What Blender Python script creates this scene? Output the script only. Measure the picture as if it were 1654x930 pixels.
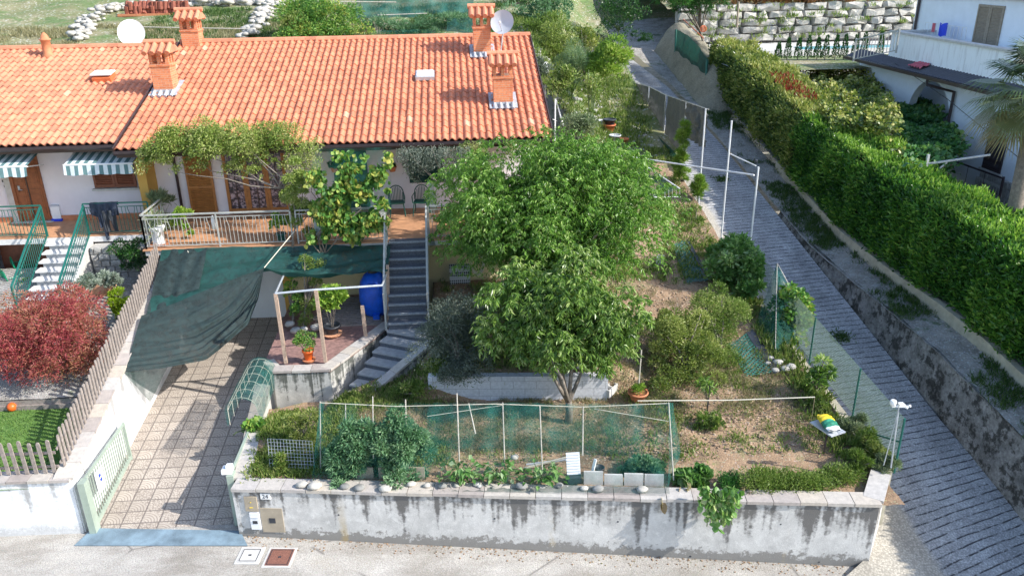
import bpy, math, random
import numpy as np
from mathutils import Vector, Matrix

# ---------------------------------------------------------------- camera, light, exposure
for o in list(bpy.data.objects): bpy.data.objects.remove(o)
SC = bpy.context.scene
COL = SC.collection
FPX = 1290.0; TH = math.radians(22.4); PSI = math.radians(3.8); RHO = math.radians(0.88); CXP, CYP = 827.0, 465.0; CAMZ = 11.1
Fv = np.array([math.sin(PSI)*math.cos(TH), math.cos(PSI)*math.cos(TH), -math.sin(TH)])
_R0 = np.array([math.cos(PSI), -math.sin(PSI), 0.0]); _U0 = np.cross(_R0, Fv)
Rv = _R0*math.cos(RHO) - _U0*math.sin(RHO); Uv = _U0*math.cos(RHO) + _R0*math.sin(RHO)
CAM = np.array([0.0, 0.0, CAMZ])
cd = bpy.data.cameras.new('camera'); cam = bpy.data.objects.new('camera', cd); COL.objects.link(cam)
cd.sensor_fit = 'HORIZONTAL'; cd.sensor_width = 36.0; cd.lens = 36.0*FPX/1654.0; cd.clip_start = 0.1; cd.clip_end = 1000
cam.matrix_world = Matrix(((Rv[0], Uv[0], -Fv[0], 0), (Rv[1], Uv[1], -Fv[1], 0), (Rv[2], Uv[2], -Fv[2], CAMZ), (0, 0, 0, 1)))
SC.camera = cam
SUN = Vector((1.25, -0.47, 1.0)).normalized()
sd = bpy.data.lights.new('sun', 'SUN'); sd.energy = 3.3; sd.angle = math.radians(0.5); sd.color = (1.0, 0.955, 0.88)
so = bpy.data.objects.new('sun', sd); COL.objects.link(so); so.rotation_euler = SUN.to_track_quat('Z', 'Y').to_euler(); so.location = (30, -15, 40)
w = bpy.data.worlds.new('World'); SC.world = w; w.use_nodes = True
nt = w.node_tree; sky = nt.nodes.new('ShaderNodeTexSky'); sky.sky_type = 'NISHITA'; sky.sun_disc = False
sky.sun_elevation = math.asin(SUN.z); sky.sun_rotation = math.atan2(SUN.x, SUN.y)
nt.links.new(sky.outputs[0], nt.nodes['Background'].inputs[0]); nt.nodes['Background'].inputs[1].default_value = 0.15
SC.view_settings.view_transform = 'Standard'; SC.view_settings.look = 'None'; SC.view_settings.gamma = 1
SC.view_settings.use_curve_mapping = False; SC.view_settings.exposure = 1.15
SC.render.engine = 'CYCLES'
SC.cycles.max_bounces = 6; SC.cycles.diffuse_bounces = 3; SC.cycles.transparent_max_bounces = 16; SC.cycles.transmission_bounces = 3

# ---------------------------------------------------------------- measuring: photo position + one known plane -> point in the place
def ray(x, y): return Fv + Rv*(x-CXP)/FPX + Uv*(CYP-y)/FPX
def A(x, y, z=None, X=None, Y=None, f=None):
    d = ray(x, y)
    if z is not None: return CAM + d*(z-CAMZ)/d[2]
    if Y is not None: return CAM + d*Y/d[1]
    if X is not None: return CAM + d*X/d[0]
    t0, t1 = 8.0, 120.0
    ts = np.linspace(t0, t1, 1500)
    for t in ts:
        p = CAM + d*t
        if p[2] <= f(p[0], p[1]):
            a, b = t-.08, t
            for _ in range(18):
                c = (a+b)/2; p = CAM + d*c
                if p[2] <= f(p[0], p[1]): b = c
                else: a = c
            return CAM + d*b
    return CAM + d*t1

def sst(a, b, x):
    t = np.clip((x-a)/(b-a), 0, 1); return t*t*(3-2*t)

rng = np.random.default_rng(7); random.seed(7)
_nt = rng.random((64, 64))
def vnoise(x, y):
    x = np.asarray(x, float); y = np.asarray(y, float)
    xi = np.floor(x).astype(int); yi = np.floor(y).astype(int); fx = x-xi; fy = y-yi
    fx = fx*fx*(3-2*fx); fy = fy*fy*(3-2*fy)
    g = lambda a, b: _nt[a % 64, b % 64]
    return (g(xi, yi)*(1-fx)+g(xi+1, yi)*fx)*(1-fy) + (g(xi, yi+1)*(1-fx)+g(xi+1, yi+1)*fx)*fy
def fbm(x, y, o=4):
    s = 0; a = .5
    for i in range(o): s = s + a*(vnoise(x*2**i+i*7.3, y*2**i+i*3.1)-.5); a *= .5
    return s

# heights of the place (gate threshold = 0)
def street_z(X, Y): return -0.0275*np.clip(X+4.85, 0, 16) + 0*Y
def lane_z(X, Y): return -.4+.165*(Y-11)
def drive_z(X, Y): return np.maximum(0, .1157*(Y-14.3)) + 0*X
def verge_h(Y): return np.interp(Y, [10, 15, 17, 19, 22, 25, 30], [1.6, 1.35, 1.25, 1.0, .5, .12, .1])
def verge_z(X, Y): return lane_z(X, Y)+verge_h(Y)+.04*np.maximum(0, X-11.8)
def yard_z(X, Y): return 1.15+.2*np.clip(Y-17.5, 0, 7)
def garden_z(X, Y):
    lo = 1.12+.05*np.clip(Y-13.5, 0, 4)
    up = 1.9+.03*(Y-17)
    slope = 1.12+.105*np.clip(Y-13.2, 0, 12)
    step = sst(16.75, 16.95, Y)
    a = lo*(1-step)+up*step
    m = sst(3.4, 4.6, X)
    a = a*(1-m)+slope*m
    # left of the block wall the bank falls to the steps
    bank = lo + (up-lo)*sst(17.4, 20.6, Y)
    n = sst(-.6, -1.4, X) if False else 1-sst(-1.4, -.7, X)
    a = a*(1-n)+bank*n
    a = a-.42*sst(-2.8, -3.5, X)*sst(16.0, 17.2, Y)
    g = a + .16*np.maximum(0, Y-23)
    return g
def hill_z(X, Y):
    right = 2.35+.16*(Y-23)+.02*np.maximum(0, Y-30)**1.3
    left = 7.7+.12*(Y-34)
    h = left*(1-sst(2.5, 6.5, X-.12*(Y-32)))+right*sst(2.5, 6.5, X-.12*(Y-32))
    h = h + .25*np.maximum(0, Y-52)
    return h + .35*fbm(np.asarray(X)*.5, np.asarray(Y)*.5)
def east_z(X, Y):
    base = np.interp(Y, [8, 26, 31, 40, 44, 60], [2.6, 2.9, 3.9, 6.2, 6.4, 6.4])
    return base+0*X

# ---------------------------------------------------------------- materials
MATS = {}
def newmat(name):
    m = bpy.data.materials.new(name); m.use_nodes = True; MATS[name] = m
    return m, m.node_tree, m.node_tree.nodes['Principled BSDF']
def N(t, kind, **kw):
    n = t.nodes.new(kind)
    for k, v in kw.items():
        if k.startswith('i_'):
            key = k[2:]; key = int(key) if key.isdigit() else key
            n.inputs[key].default_value = v
        else: setattr(n, k, v)
    return n
def ramp(t, fac, stops):
    r = t.nodes.new('ShaderNodeValToRGB'); e = r.color_ramp.elements
    while len(e) < len(stops): e.new(.5)
    for i, (p, c) in enumerate(stops):
        e[i].position = p; e[i].color = (*c, 1) if len(c) == 3 else c
    t.links.new(fac, r.inputs[0]); return r.outputs[0]
def mixc(t, a, b, f, mode='MIX'):
    n = t.nodes.new('ShaderNodeMix'); n.data_type = 'RGBA'; n.blend_type = mode
    for s, v in ((6, a), (7, b)):
        if hasattr(v, 'is_output'): t.links.new(v, n.inputs[s])
        else: n.inputs[s].default_value = (*v, 1)
    if hasattr(f, 'is_output'): t.links.new(f, n.inputs[0])
    else: n.inputs[0].default_value = f
    return n.outputs[2]
def pos(t, scale=(1, 1, 1), rot=(0, 0, 0), obj=False):
    if obj: s = N(t, 'ShaderNodeTexCoord').outputs['Object']
    else: s = N(t, 'ShaderNodeNewGeometry').outputs['Position']
    mp = N(t, 'ShaderNodeMapping'); mp.inputs['Scale'].default_value = scale; mp.inputs['Rotation'].default_value = rot
    t.links.new(s, mp.inputs[0]); return mp.outputs[0]
def noise(t, vec, scale, detail=4, rough=.6, dist=0):
    n = N(t, 'ShaderNodeTexNoise'); n.inputs['Scale'].default_value = scale; n.inputs['Detail'].default_value = detail
    n.inputs['Roughness'].default_value = rough; n.inputs['Distortion'].default_value = dist
    if vec is not None: t.links.new(vec, n.inputs['Vector'])
    return n.outputs[0]
def math_(t, op, a, b=None, clamp=False):
    n = t.nodes.new('ShaderNodeMath'); n.operation = op; n.use_clamp = clamp
    for i, v in enumerate((a, b)):
        if v is None: continue
        if hasattr(v, 'is_output'): t.links.new(v, n.inputs[i])
        else: n.inputs[i].default_value = v
    return n.outputs[0]
def bump(t, b, h, strength=.4, dist=.02):
    n = N(t, 'ShaderNodeBump'); n.inputs['Strength'].default_value = strength; n.inputs['Distance'].default_value = dist
    t.links.new(h, n.inputs['Height']); t.links.new(n.outputs[0], b.inputs['Normal'])
def sc(c, k): return tuple(min(1, x*k) for x in c)
def plain(name, c, rough=.6, var=.2, ns=6, bmp=.25, metal=0, fine=60):
    m, t, b = newmat(name); p = pos(t)
    n1 = noise(t, p, ns, 5); n2 = noise(t, p, fine, 3)
    c1 = ramp(t, n1, [(.3, sc(c, 1-var)), (.7, sc(c, 1+var))])
    c2 = mixc(t, c1, ramp(t, n2, [(.35, (.75, .75, .75)), (.65, (1.1, 1.1, 1.1))]), min(1, var*1.5), 'MULTIPLY')
    t.links.new(c2, b.inputs['Base Color']); b.inputs['Roughness'].default_value = rough; b.inputs['Metallic'].default_value = metal
    if bmp: bump(t, b, n2, bmp, .01)
    return m
def leafmat(name, stops, trans=.35, rough=.45):
    m, t, b = newmat(name)
    a = N(t, 'ShaderNodeAttribute'); a.attribute_name = 'tint'
    col = ramp(t, a.outputs['Fac'], [(i/(len(stops)-1), c) for i, c in enumerate(stops)])
    t.links.new(col, b.inputs['Base Color']); b.inputs['Roughness'].default_value = rough
    b.inputs['Specular IOR Level'].default_value = .4
    tr = N(t, 'ShaderNodeBsdfTranslucent'); c2 = mixc(t, col, (1.0, 1.25, .5), .6, 'MULTIPLY'); t.links.new(c2, tr.inputs[0])
    mx = N(t, 'ShaderNodeMixShader'); mx.inputs[0].default_value = trans
    t.links.new(b.outputs[0], mx.inputs[1]); t.links.new(tr.outputs[0], mx.inputs[2])
    t.links.new(mx.outputs[0], t.nodes['Material Output'].inputs[0]); return m
def netmat(name, c, alpha, rough=.7, folds=8, var=.25, trans=.4):
    m, t, b = newmat(name); p = pos(t)
    n1 = noise(t, p, folds, 4)
    fine = noise(t, p, 130, 2)
    t.links.new(ramp(t, n1, [(.3, sc(c, 1-var)), (.7, sc(c, 1+var))]), b.inputs['Base Color']); b.inputs['Roughness'].default_value = rough
    tl = N(t, 'ShaderNodeBsdfTranslucent'); tl.inputs[0].default_value = (*c, 1)
    m1 = N(t, 'ShaderNodeMixShader'); m1.inputs[0].default_value = trans
    t.links.new(b.outputs[0], m1.inputs[1]); t.links.new(tl.outputs[0], m1.inputs[2])
    tp = N(t, 'ShaderNodeBsdfTransparent'); mx = N(t, 'ShaderNodeMixShader')
    f = math_(t, 'ADD', math_(t, 'MULTIPLY', math_(t, 'SUBTRACT', n1, .5), .6), math_(t, 'ADD', math_(t, 'MULTIPLY', math_(t, 'SUBTRACT', fine, .5), .9), alpha), True)
    t.links.new(f, mx.inputs[0]); t.links.new(tp.outputs[0], mx.inputs[1]); t.links.new(m1.outputs[0], mx.inputs[2])
    t.links.new(mx.outputs[0], t.nodes['Material Output'].inputs[0]); return m

# roof tiles: one tone per tile
def tilemat(name, base, px_, py_):
    m, t, b = newmat(name)
    a = N(t, 'ShaderNodeAttribute'); a.attribute_name = 'tint'
    col = ramp(t, a.outputs['Fac'], [(0, sc(base, .8)), (.5, base), (.93, sc(base, 1.1)), (1, (.66, .34, .22))])
    n = noise(t, pos(t), 3, 5); n2 = noise(t, pos(t), 45, 3)
    c = mixc(t, col, ramp(t, n, [(.35, (.82, .80, .80)), (.65, (1.1, 1.08, 1.05))]), .8, 'MULTIPLY')
    c = mixc(t, c, ramp(t, n2, [(.4, (.8, .78, .76)), (.6, (1.08, 1.08, 1.08))]), .5, 'MULTIPLY')
    dk = noise(t, pos(t, (1, .35, 1)), 5, 6, .7)
    c = mixc(t, c, (.16, .10, .07), ramp(t, dk, [(.56, (0, 0, 0)), (.75, (.45, .45, .45))]))
    t.links.new(c, b.inputs['Base Color']); b.inputs['Roughness'].default_value = .75; bump(t, b, n2, .3, .01); return m
tilemat('roof_tile', (.60, .215, .115), 0, 0)
tilemat('roof_tile_pale', (.61, .245, .14), 0, 0)
plain('terracotta', (.50, .19, .09), .75, .2)
plain('terracotta_pale', (.60, .30, .17), .75, .15)
def brickmat(name, c1, c2, mortar, sx=1, scale=8.0, bw=.5, rh=.25, ms=.02, vert=True):
    m, t, b = newmat(name)
    # wall coordinates: run along x+y, up along z
    g = N(t, 'ShaderNodeTexCoord'); sp = N(t, 'ShaderNodeSeparateXYZ'); t.links.new(g.outputs['Object'], sp.inputs[0])
    cb = N(t, 'ShaderNodeCombineXYZ')
    t.links.new(math_(t, 'ADD', sp.outputs[0], sp.outputs[1]), cb.inputs[0]); t.links.new(sp.outputs[2], cb.inputs[1])
    br = N(t, 'ShaderNodeTexBrick'); br.inputs['Scale'].default_value = 1.0; br.inputs['Brick Width'].default_value = bw
    br.inputs['Row Height'].default_value = rh; br.inputs['Mortar Size'].default_value = ms; br.inputs['Mortar Smooth'].default_value = .3
    br.inputs['Color1'].default_value = (*c1, 1); br.inputs['Color2'].default_value = (*c2, 1); br.inputs['Mortar'].default_value = (*mortar, 1)
    t.links.new(cb.outputs[0], br.inputs['Vector'])
    n = noise(t, pos(t), 20, 4)
    c = mixc(t, br.outputs[0], ramp(t, n, [(.3, (.72, .72, .72)), (.7, (1.15, 1.15, 1.15))]), .7, 'MULTIPLY')
    t.links.new(c, b.inputs['Base Color']); b.inputs['Roughness'].default_value = .85; bump(t, b, br.outputs['Fac'], -.5, .01); return m
brickmat('chimney_brick', (.52, .15, .06), (.66, .25, .11), (.50, .34, .25), bw=.22, rh=.068, ms=.006)
brickmat('white_block', (.56, .57, .60), (.50, .51, .54), (.36, .36, .38), bw=.5, rh=.2, ms=.008)
def wallmat(name, base, streak, amt=.5, patch=.5, z0=0, z1=1.3, base_dirt=.4, xs=2.2, bottom=(.19, .18, .165), slope=0.0, x0=0.0, swap=False, thr=0.0, rust=False):
    m, t, b = newmat(name)
    g = N(t, 'ShaderNodeNewGeometry'); sp = N(t, 'ShaderNodeSeparateXYZ'); t.links.new(g.outputs['Position'], sp.inputs[0])
    hor = sp.outputs[1] if swap else sp.outputs[0]
    n_big = noise(t, pos(t), 1.6, 6, .65); n_med = noise(t, pos(t), 6, 6, .7); n_fine = noise(t, pos(t), 40, 4, .7)
    c = mixc(t, base, sc(base, .74), ramp(t, n_big, [(.42, (0, 0, 0)), (.66, (1, 1, 1))]))
    c = mixc(t, c, sc(base, 1.2), ramp(t, n_med, [(.5, (0, 0, 0)), (.68, (.7, .7, .7))]))
    c = mixc(t, c, ramp(t, n_fine, [(.3, (.8, .8, .8)), (.7, (1.1, 1.1, 1.1))]), .6, 'MULTIPLY')
    # rain streaks running down from the coping
    zz = math_(t, 'SUBTRACT', sp.outputs[2], math_(t, 'MULTIPLY', math_(t, 'SUBTRACT', hor, x0), slope))
    hgt = math_(t, 'DIVIDE', math_(t, 'SUBTRACT', zz, z0), z1-z0, True)
    cb = N(t, 'ShaderNodeCombineXYZ'); t.links.new(hor, cb.inputs[0])
    wob = noise(t, pos(t), 7, 5, .7)
    s1 = noise(t, cb.outputs[0], xs, 3, .8)
    s = math_(t, 'ADD', math_(t, 'MULTIPLY', s1, 1.0), math_(t, 'MULTIPLY', math_(t, 'SUBTRACT', wob, .5), .35))
    s = math_(t, 'ADD', s, math_(t, 'MULTIPLY', math_(t, 'SUBTRACT', hgt, .75), .26))
    sf = ramp(t, s, [(.535+thr, (0, 0, 0)), (.63+thr, (amt, amt, amt))])
    c = mixc(t, c, streak, sf)
    d = math_(t, 'SUBTRACT', math_(t, 'ADD', math_(t, 'MULTIPLY', math_(t, 'SUBTRACT', 1.0, hgt), 1.0), math_(t, 'MULTIPLY', math_(t, 'SUBTRACT', n_med, .5), .8)), .0)
    df = ramp(t, d, [(.80 if not rust else .77, (0, 0, 0)), (.90 if not rust else .84, (base_dirt,)*3)])
    c = mixc(t, c, bottom, df)
    ck = N(t, 'ShaderNodeTexVoronoi'); ck.feature = 'DISTANCE_TO_EDGE'; ck.inputs['Scale'].default_value = 1.7
    wv = mixc(t, pos(t), N(t, 'ShaderNodeTexNoise', i_Scale=5.0).outputs[1], .12); t.links.new(wv, ck.inputs['Vector'])
    c = mixc(t, c, sc(base, .45), math_(t, 'MULTIPLY', ramp(t, ck.outputs[0], [(.0, (.5, .5, .5)), (.008, (0, 0, 0))]), ramp(t, noise(t, pos(t), .7, 3), [(.5, (0, 0, 0)), (.58, (1, 1, 1))])))
    if rust:
        rr_ = noise(t, cb.outputs[0], .9, 2, .5); c = mixc(t, c, (.38, .27, .10), math_(t, 'MULTIPLY', ramp(t, math_(t, 'ADD', rr_, math_(t, 'MULTIPLY', math_(t, 'SUBTRACT', wob, .5), .12)), [(.64, (0, 0, 0)), (.68, (.6, .6, .6))]), math_(t, 'SUBTRACT', 1.0, hgt)))
    t.links.new(c, b.inputs['Base Color']); b.inputs['Roughness'].default_value = .92
    bump(t, b, n_fine, .35, .02); return m
wallmat('front_wall_render', (.56, .55, .53), (.10, .095, .09), .92, z0=-.02, z1=1.2, base_dirt=.9, xs=1.7, slope=-.0275, x0=-4.85, thr=-.045, rust=True)
wallmat('left_wall_render', (.78, .79, .80), (.24, .235, .225), .72, z0=0, z1=1.3, base_dirt=.35, xs=1.9)
wallmat('drive_wall_render', (.80, .80, .80), (.25, .24, .23), .8, z0=0, z1=1.45, base_dirt=.15, xs=1.6, slope=.13, x0=14.3, swap=True)
wallmat('terrace_render', (.50, .49, .46), (.075, .08, .07), .92, z0=.6, z1=1.75, base_dirt=.2, xs=4.5, thr=-.08)
plain('plaster_lilac', (.74, .70, .74), .9, .05, 2, .12)
plain('plaster_white', (.74, .79, .85), .9, .05, 2, .12)
plain('plaster_yellow', (.74, .62, .36), .9, .08, 2, .15)
plain('plaster_ochre', (.55, .33, .08), .9, .08, 2, .15)
def bluehouse():
    m, t, b = newmat('stained_white_render'); n = noise(t, pos(t, (1, 3.5, .5)), 1.6, 6, .7); n2 = noise(t, pos(t), 30, 3)
    c = ramp(t, n, [(.5, (.80, .84, .87)), (.66, (.62, .64, .66)), (.8, (.36, .36, .36))])
    t.links.new(mixc(t, c, ramp(t, n2, [(.3, (.9, .9, .9)), (.7, (1.04, 1.04, 1.04))]), .5, 'MULTIPLY'), b.inputs['Base Color']); b.inputs['Roughness'].default_value = .9
bluehouse()
def copingmat(name, swap=False, a=(.50, .40, .38), c2=(.42, .34, .33), j=.42):
    m, t, b = newmat(name)
    at_ = N(t, 'ShaderNodeAttribute'); at_.attribute_name = 'tint'
    c = ramp(t, at_.outputs['Fac'], [(0, (.34, .30, .28)), (.25, (.41, .37, .345)), (.5, (.46, .44, .42)), (.8, (.46, .41, .35)), (1, (.50, .475, .44))])
    n = noise(t, pos(t), 9, 5, .7); n2 = noise(t, pos(t), 60, 4)
    c = mixc(t, c, ramp(t, n, [(.3, (.7, .7, .7)), (.7, (1.2, 1.18, 1.15))]), .7, 'MULTIPLY')
    c = mixc(t, c, ramp(t, n2, [(.3, (.8, .8, .8)), (.7, (1.1, 1.1, 1.1))]), .5, 'MULTIPLY')
    t.links.new(c, b.inputs['Base Color']); b.inputs['Roughness'].default_value = .8; bump(t, b, n2, .4, .01); return m
copingmat('coping_stone')
plain('mortar', (.42, .40, .37), .9, .15)
plain('door_wood', (.26, .085, .03), .5, .25, 9, .15)
plain('shutter_wood', (.20, .065, .035), .5, .2, 9, .15)
plain('orange_wood', (.36, .15, .04), .5, .2, 9, .15)
plain('grey_wood', (.27, .23, .205), .85, .3, 14, .5)
plain('post_wood', (.40, .29, .22), .85, .25, 14, .4)
plain('stake_wood', (.50, .46, .40), .85, .25, 14, .3)
plain('pale_shutter', (.30, .25, .19), .7, .2, 9, .2)
plain('dark_metal', (.045, .032, .036), .4, .2, 5, .1)
plain('gutter_brown', (.06, .035, .03), .35, .2, 5, .05)
plain('green_paint', (.012, .12, .095), .4, .15, 5, .08)
plain('gate_paint', (.30, .36, .30), .5, .12, 5, .08)
plain('rail_paint', (.36, .37, .35), .5, .2, 9, .1)
plain('white_paint', (.75, .75, .74), .45, .08, 5, .08)
plain('galvanised', (.50, .53, .56), .4, .15, 8, .1, .3)
plain('lead_flashing', (.38, .40, .43), .5, .3, 10, .5)
plain('dish_white', (.78, .79, .80), .4, .05, 4, .05)
plain('dish_grey', (.48, .50, .54), .4, .05, 4, .05)
plain('tank_blue', (.008, .10, .60), .42, .25, 6, .15)
plain('plastic_orange', (.75, .13, .02), .4, .1, 3, .05)
plain('plastic_black', (.03, .035, .045), .5, .2, 5, .1)
plain('plastic_green', (.005, .22, .11), .35, .1, 3, .05)
plain('plastic_dark_green', (.01, .09, .07), .5, .1, 3, .05)
plain('plastic_white', (.72, .73, .75), .4, .06, 3, .05)
plain('plastic_blue', (.01, .05, .6), .4, .1, 3, .05)
plain('plastic_yellow', (.75, .55, .03), .4, .1, 3, .05)
plain('bucket_orange', (.60, .16, .06), .5, .15, 5, .1)
plain('navy_cloth', (.02, .03, .055), .85, .3, 12, .4)
plain('beige_box', (.34, .29, .22), .6, .12, 6, .1)
plain('manhole_rust', (.20, .085, .06), .8, .25, 30, .6)
plain('concrete_pale', (.50, .49, .47), .9, .15, 6, .3)
plain('concrete_kerb', (.46, .42, .32), .92, .2, 4, .4)
plain('step_stone', (.09, .10, .12), .8, .35, 30, .3)
plain('step_nosing', (.24, .26, .28), .8, .3, 20, .3)
plain('step_pale', (.30, .31, .32), .8, .18, 8, .3)
plain('white_step', (.66, .64, .62), .7, .1, 8, .2)
plain('slab_bluestone', (.17, .24, .29), .6, .38, 2.5, .2)
plain('balcony_tile', (.50, .26, .14), .6, .2, 4, .15)
plain('porphyry', (.26, .15, .13), .8, .35, 10, .4)
plain('rock', (.33, .32, .30), .9, .3, 5, .8, fine=18)
plain('pebble', (.48, .45, .40), .85, .25, 8, .4, fine=25)
plain('pale_rock', (.42, .40, .36), .9, .38, 2.2, .9, fine=14)
plain('bark', (.20, .17, .14), .9, .35, 12, .8, fine=30)
plain('stem_green', (.12, .17, .06), .7, .2, 8, .2)
plain('dry_stem', (.34, .27, .16), .85, .25, 8, .3)
plain('dark_roofing', (.07, .07, .085), .7, .2, 8, .2)
plain('rope', (.60, .56, .46), .8, .1, 8, .1)
plain('rubber_black', (.02, .02, .022), .7, .2, 8, .2)
plain('red_cloth', (.55, .12, .15), .9, .3, 8, .2)
def glassmat():
    m, t, b = newmat('window_glass'); n = noise(t, pos(t), 14, 4)
    t.links.new(ramp(t, n, [(.45, (.05, .045, .06)), (.6, (.42, .33, .36))]), b.inputs['Base Color']); b.inputs['Roughness'].default_value = .12
glassmat()
def watermat():
    m, t, b = newmat('pool_water'); b.inputs['Base Color'].default_value = (.10, .48, .58, 1); b.inputs['Roughness'].default_value = .06
    bump(t, b, noise(t, pos(t), 4, 3), .3, .05)
watermat()
def awningmat():
    m, t, b = newmat('awning_stripe'); g = N(t, 'ShaderNodeNewGeometry'); sp = N(t, 'ShaderNodeSeparateXYZ'); t.links.new(g.outputs['Position'], sp.inputs[0])
    f = math_(t, 'FRACT', math_(t, 'MULTIPLY', sp.outputs[0], 1/.235))
    s = ramp(t, f, [(.0, (.60, .66, .68)), (.5, (.60, .66, .68)), (.51, (.10, .19, .20)), (.99, (.10, .19, .20))]); s.node.color_ramp.interpolation = 'CONSTANT'
    n = noise(t, pos(t), 12, 3)
    t.links.new(mixc(t, s, ramp(t, n, [(.3, (.85, .85, .85)), (.7, (1.1, 1.1, 1.1))]), .6, 'MULTIPLY'), b.inputs['Base Color']); b.inputs['Roughness'].default_value = .85
awningmat()
def groundmat(name, cols, scale=3, peb=0, pebcol=(.5, .45, .4), fine=28, bmp=.7, green=None, gthr=.55, gscale=.9, stretch=(1, 1, 1), rot=0):
    m, t, b = newmat(name); p = pos(t, stretch, (0, 0, rot))
    n1 = noise(t, p, scale, 6, .68); n2 = noise(t, p, fine, 5, .7)
    c = ramp(t, n1, [(.28+.44*i/(len(cols)-1), k) for i, k in enumerate(cols)])
    c = mixc(t, c, ramp(t, n2, [(.32, (.5, .5, .5)), (.68, (1.35, 1.35, 1.35))]), .75, 'MULTIPLY')
    if peb:
        v = N(t, 'ShaderNodeTexVoronoi'); v.inputs['Scale'].default_value = peb; t.links.new(p, v.inputs['Vector'])
        w_ = noise(t, p, 4, 3)
        f = math_(t, 'MULTIPLY', ramp(t, v.outputs['Distance'], [(.15, (1, 1, 1)), (.42, (0, 0, 0))]), ramp(t, v.outputs['Color'], [(.5, (0, 0, 0)), (.56, (1, 1, 1))]))
        c = mixc(t, c, mixc(t, pebcol, v.outputs['Color'], .12), f)
    if green:
        g1 = noise(t, p, gscale, 6, .75); f = ramp(t, g1, [(gthr, (0, 0, 0)), (gthr+.08, (.85, .85, .85))])
        gc = ramp(t, n2, [(.3, sc(green, .5)), (.7, sc(green, 1.6))]); c = mixc(t, c, gc, f)
    t.links.new(c, b.inputs['Base Color']); b.inputs['Roughness'].default_value = .95; bump(t, b, n2, bmp, .04); return m
groundmat('soil', [(.17, .125, .08), (.34, .225, .14), (.50, .345, .225)], .8, 17, (.40, .31, .24), 30, .9, (.12, .15, .05), .55, .8)
groundmat('clod', [(.27, .18, .12), (.42, .30, .21), (.53, .42, .32)], 5, 0, fine=30)
groundmat('lawn', [(.08, .18, .035), (.12, .24, .045), (.17, .29, .06)], 5, 0, fine=90, bmp=.8)
groundmat('street_gravel', [(.30, .275, .24), (.41, .385, .35), (.50, .475, .44)], .8, 34, (.24, .22, .20), 38, .5)
groundmat('verge_gravel', [(.20, .185, .16), (.34, .315, .28), (.46, .43, .39)], 2.2, 16, (.52, .51, .49), 30, .9, (.06, .11, .035), .55, .8)
groundmat('hillside_grass', [(.34, .29, .20), (.20, .20, .09), (.10, .15, .045)], .45, 7, (.55, .53, .48), 10, .9, (.09, .15, .04), .5, .5)
groundmat('white_gravel', [(.20, .18, .15), (.33, .31, .28), (.46, .44, .42)], 1.5, 18, (.60, .59, .57), 30, .9, (.10, .13, .05), .58, 1.0)
groundmat('hay_bank', [(.20, .185, .13), (.28, .25, .18), (.33, .31, .23)], 1.5, 0, fine=16, bmp=1)
groundmat('lane_wall_face', [(.10, .10, .095), (.22, .22, .215), (.34, .34, .335)], 2.2, 0, fine=14, bmp=.8, green=(.015, .015, .012), gthr=.49, gscale=2.6)
groundmat('courtyard', [(.11, .11, .12), (.15, .15, .16), (.19, .19, .19)], 2, 0, fine=30, bmp=.3)
def cracks(name, scale, dark, wid=.012, patch=None):
    m = MATS[name]; t = m.node_tree; b = t.nodes['Principled BSDF']; src = b.inputs['Base Color'].links[0].from_socket
    v = N(t, 'ShaderNodeTexVoronoi'); v.feature = 'DISTANCE_TO_EDGE'; v.inputs['Scale'].default_value = scale
    t.links.new(mixc(t, pos(t), N(t, 'ShaderNodeTexNoise', i_Scale=2.5, i_Detail=6.0).outputs[1], .22), v.inputs['Vector'])
    brk = noise(t, pos(t), .8, 3); f = math_(t, 'MULTIPLY', ramp(t, v.outputs[0], [(0, (1, 1, 1)), (wid, (0, 0, 0))]), ramp(t, brk, [(.5, (0, 0, 0)), (.56, (.8, .8, .8))]))
    st = noise(t, pos(t, (.5, 1.6, 1)), .9, 6, .7); c = mixc(t, src, ramp(t, st, [(.38, (.74, .72, .70)), (.55, (1.0, 1.0, 1.0)), (.7, (1.15, 1.14, 1.12))]), .9, 'MULTIPLY')
    c = mixc(t, c, dark, f); t.links.new(c, b.inputs['Base Color'])
cracks('street_gravel', .35, (.12, .11, .10), .006)
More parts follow.
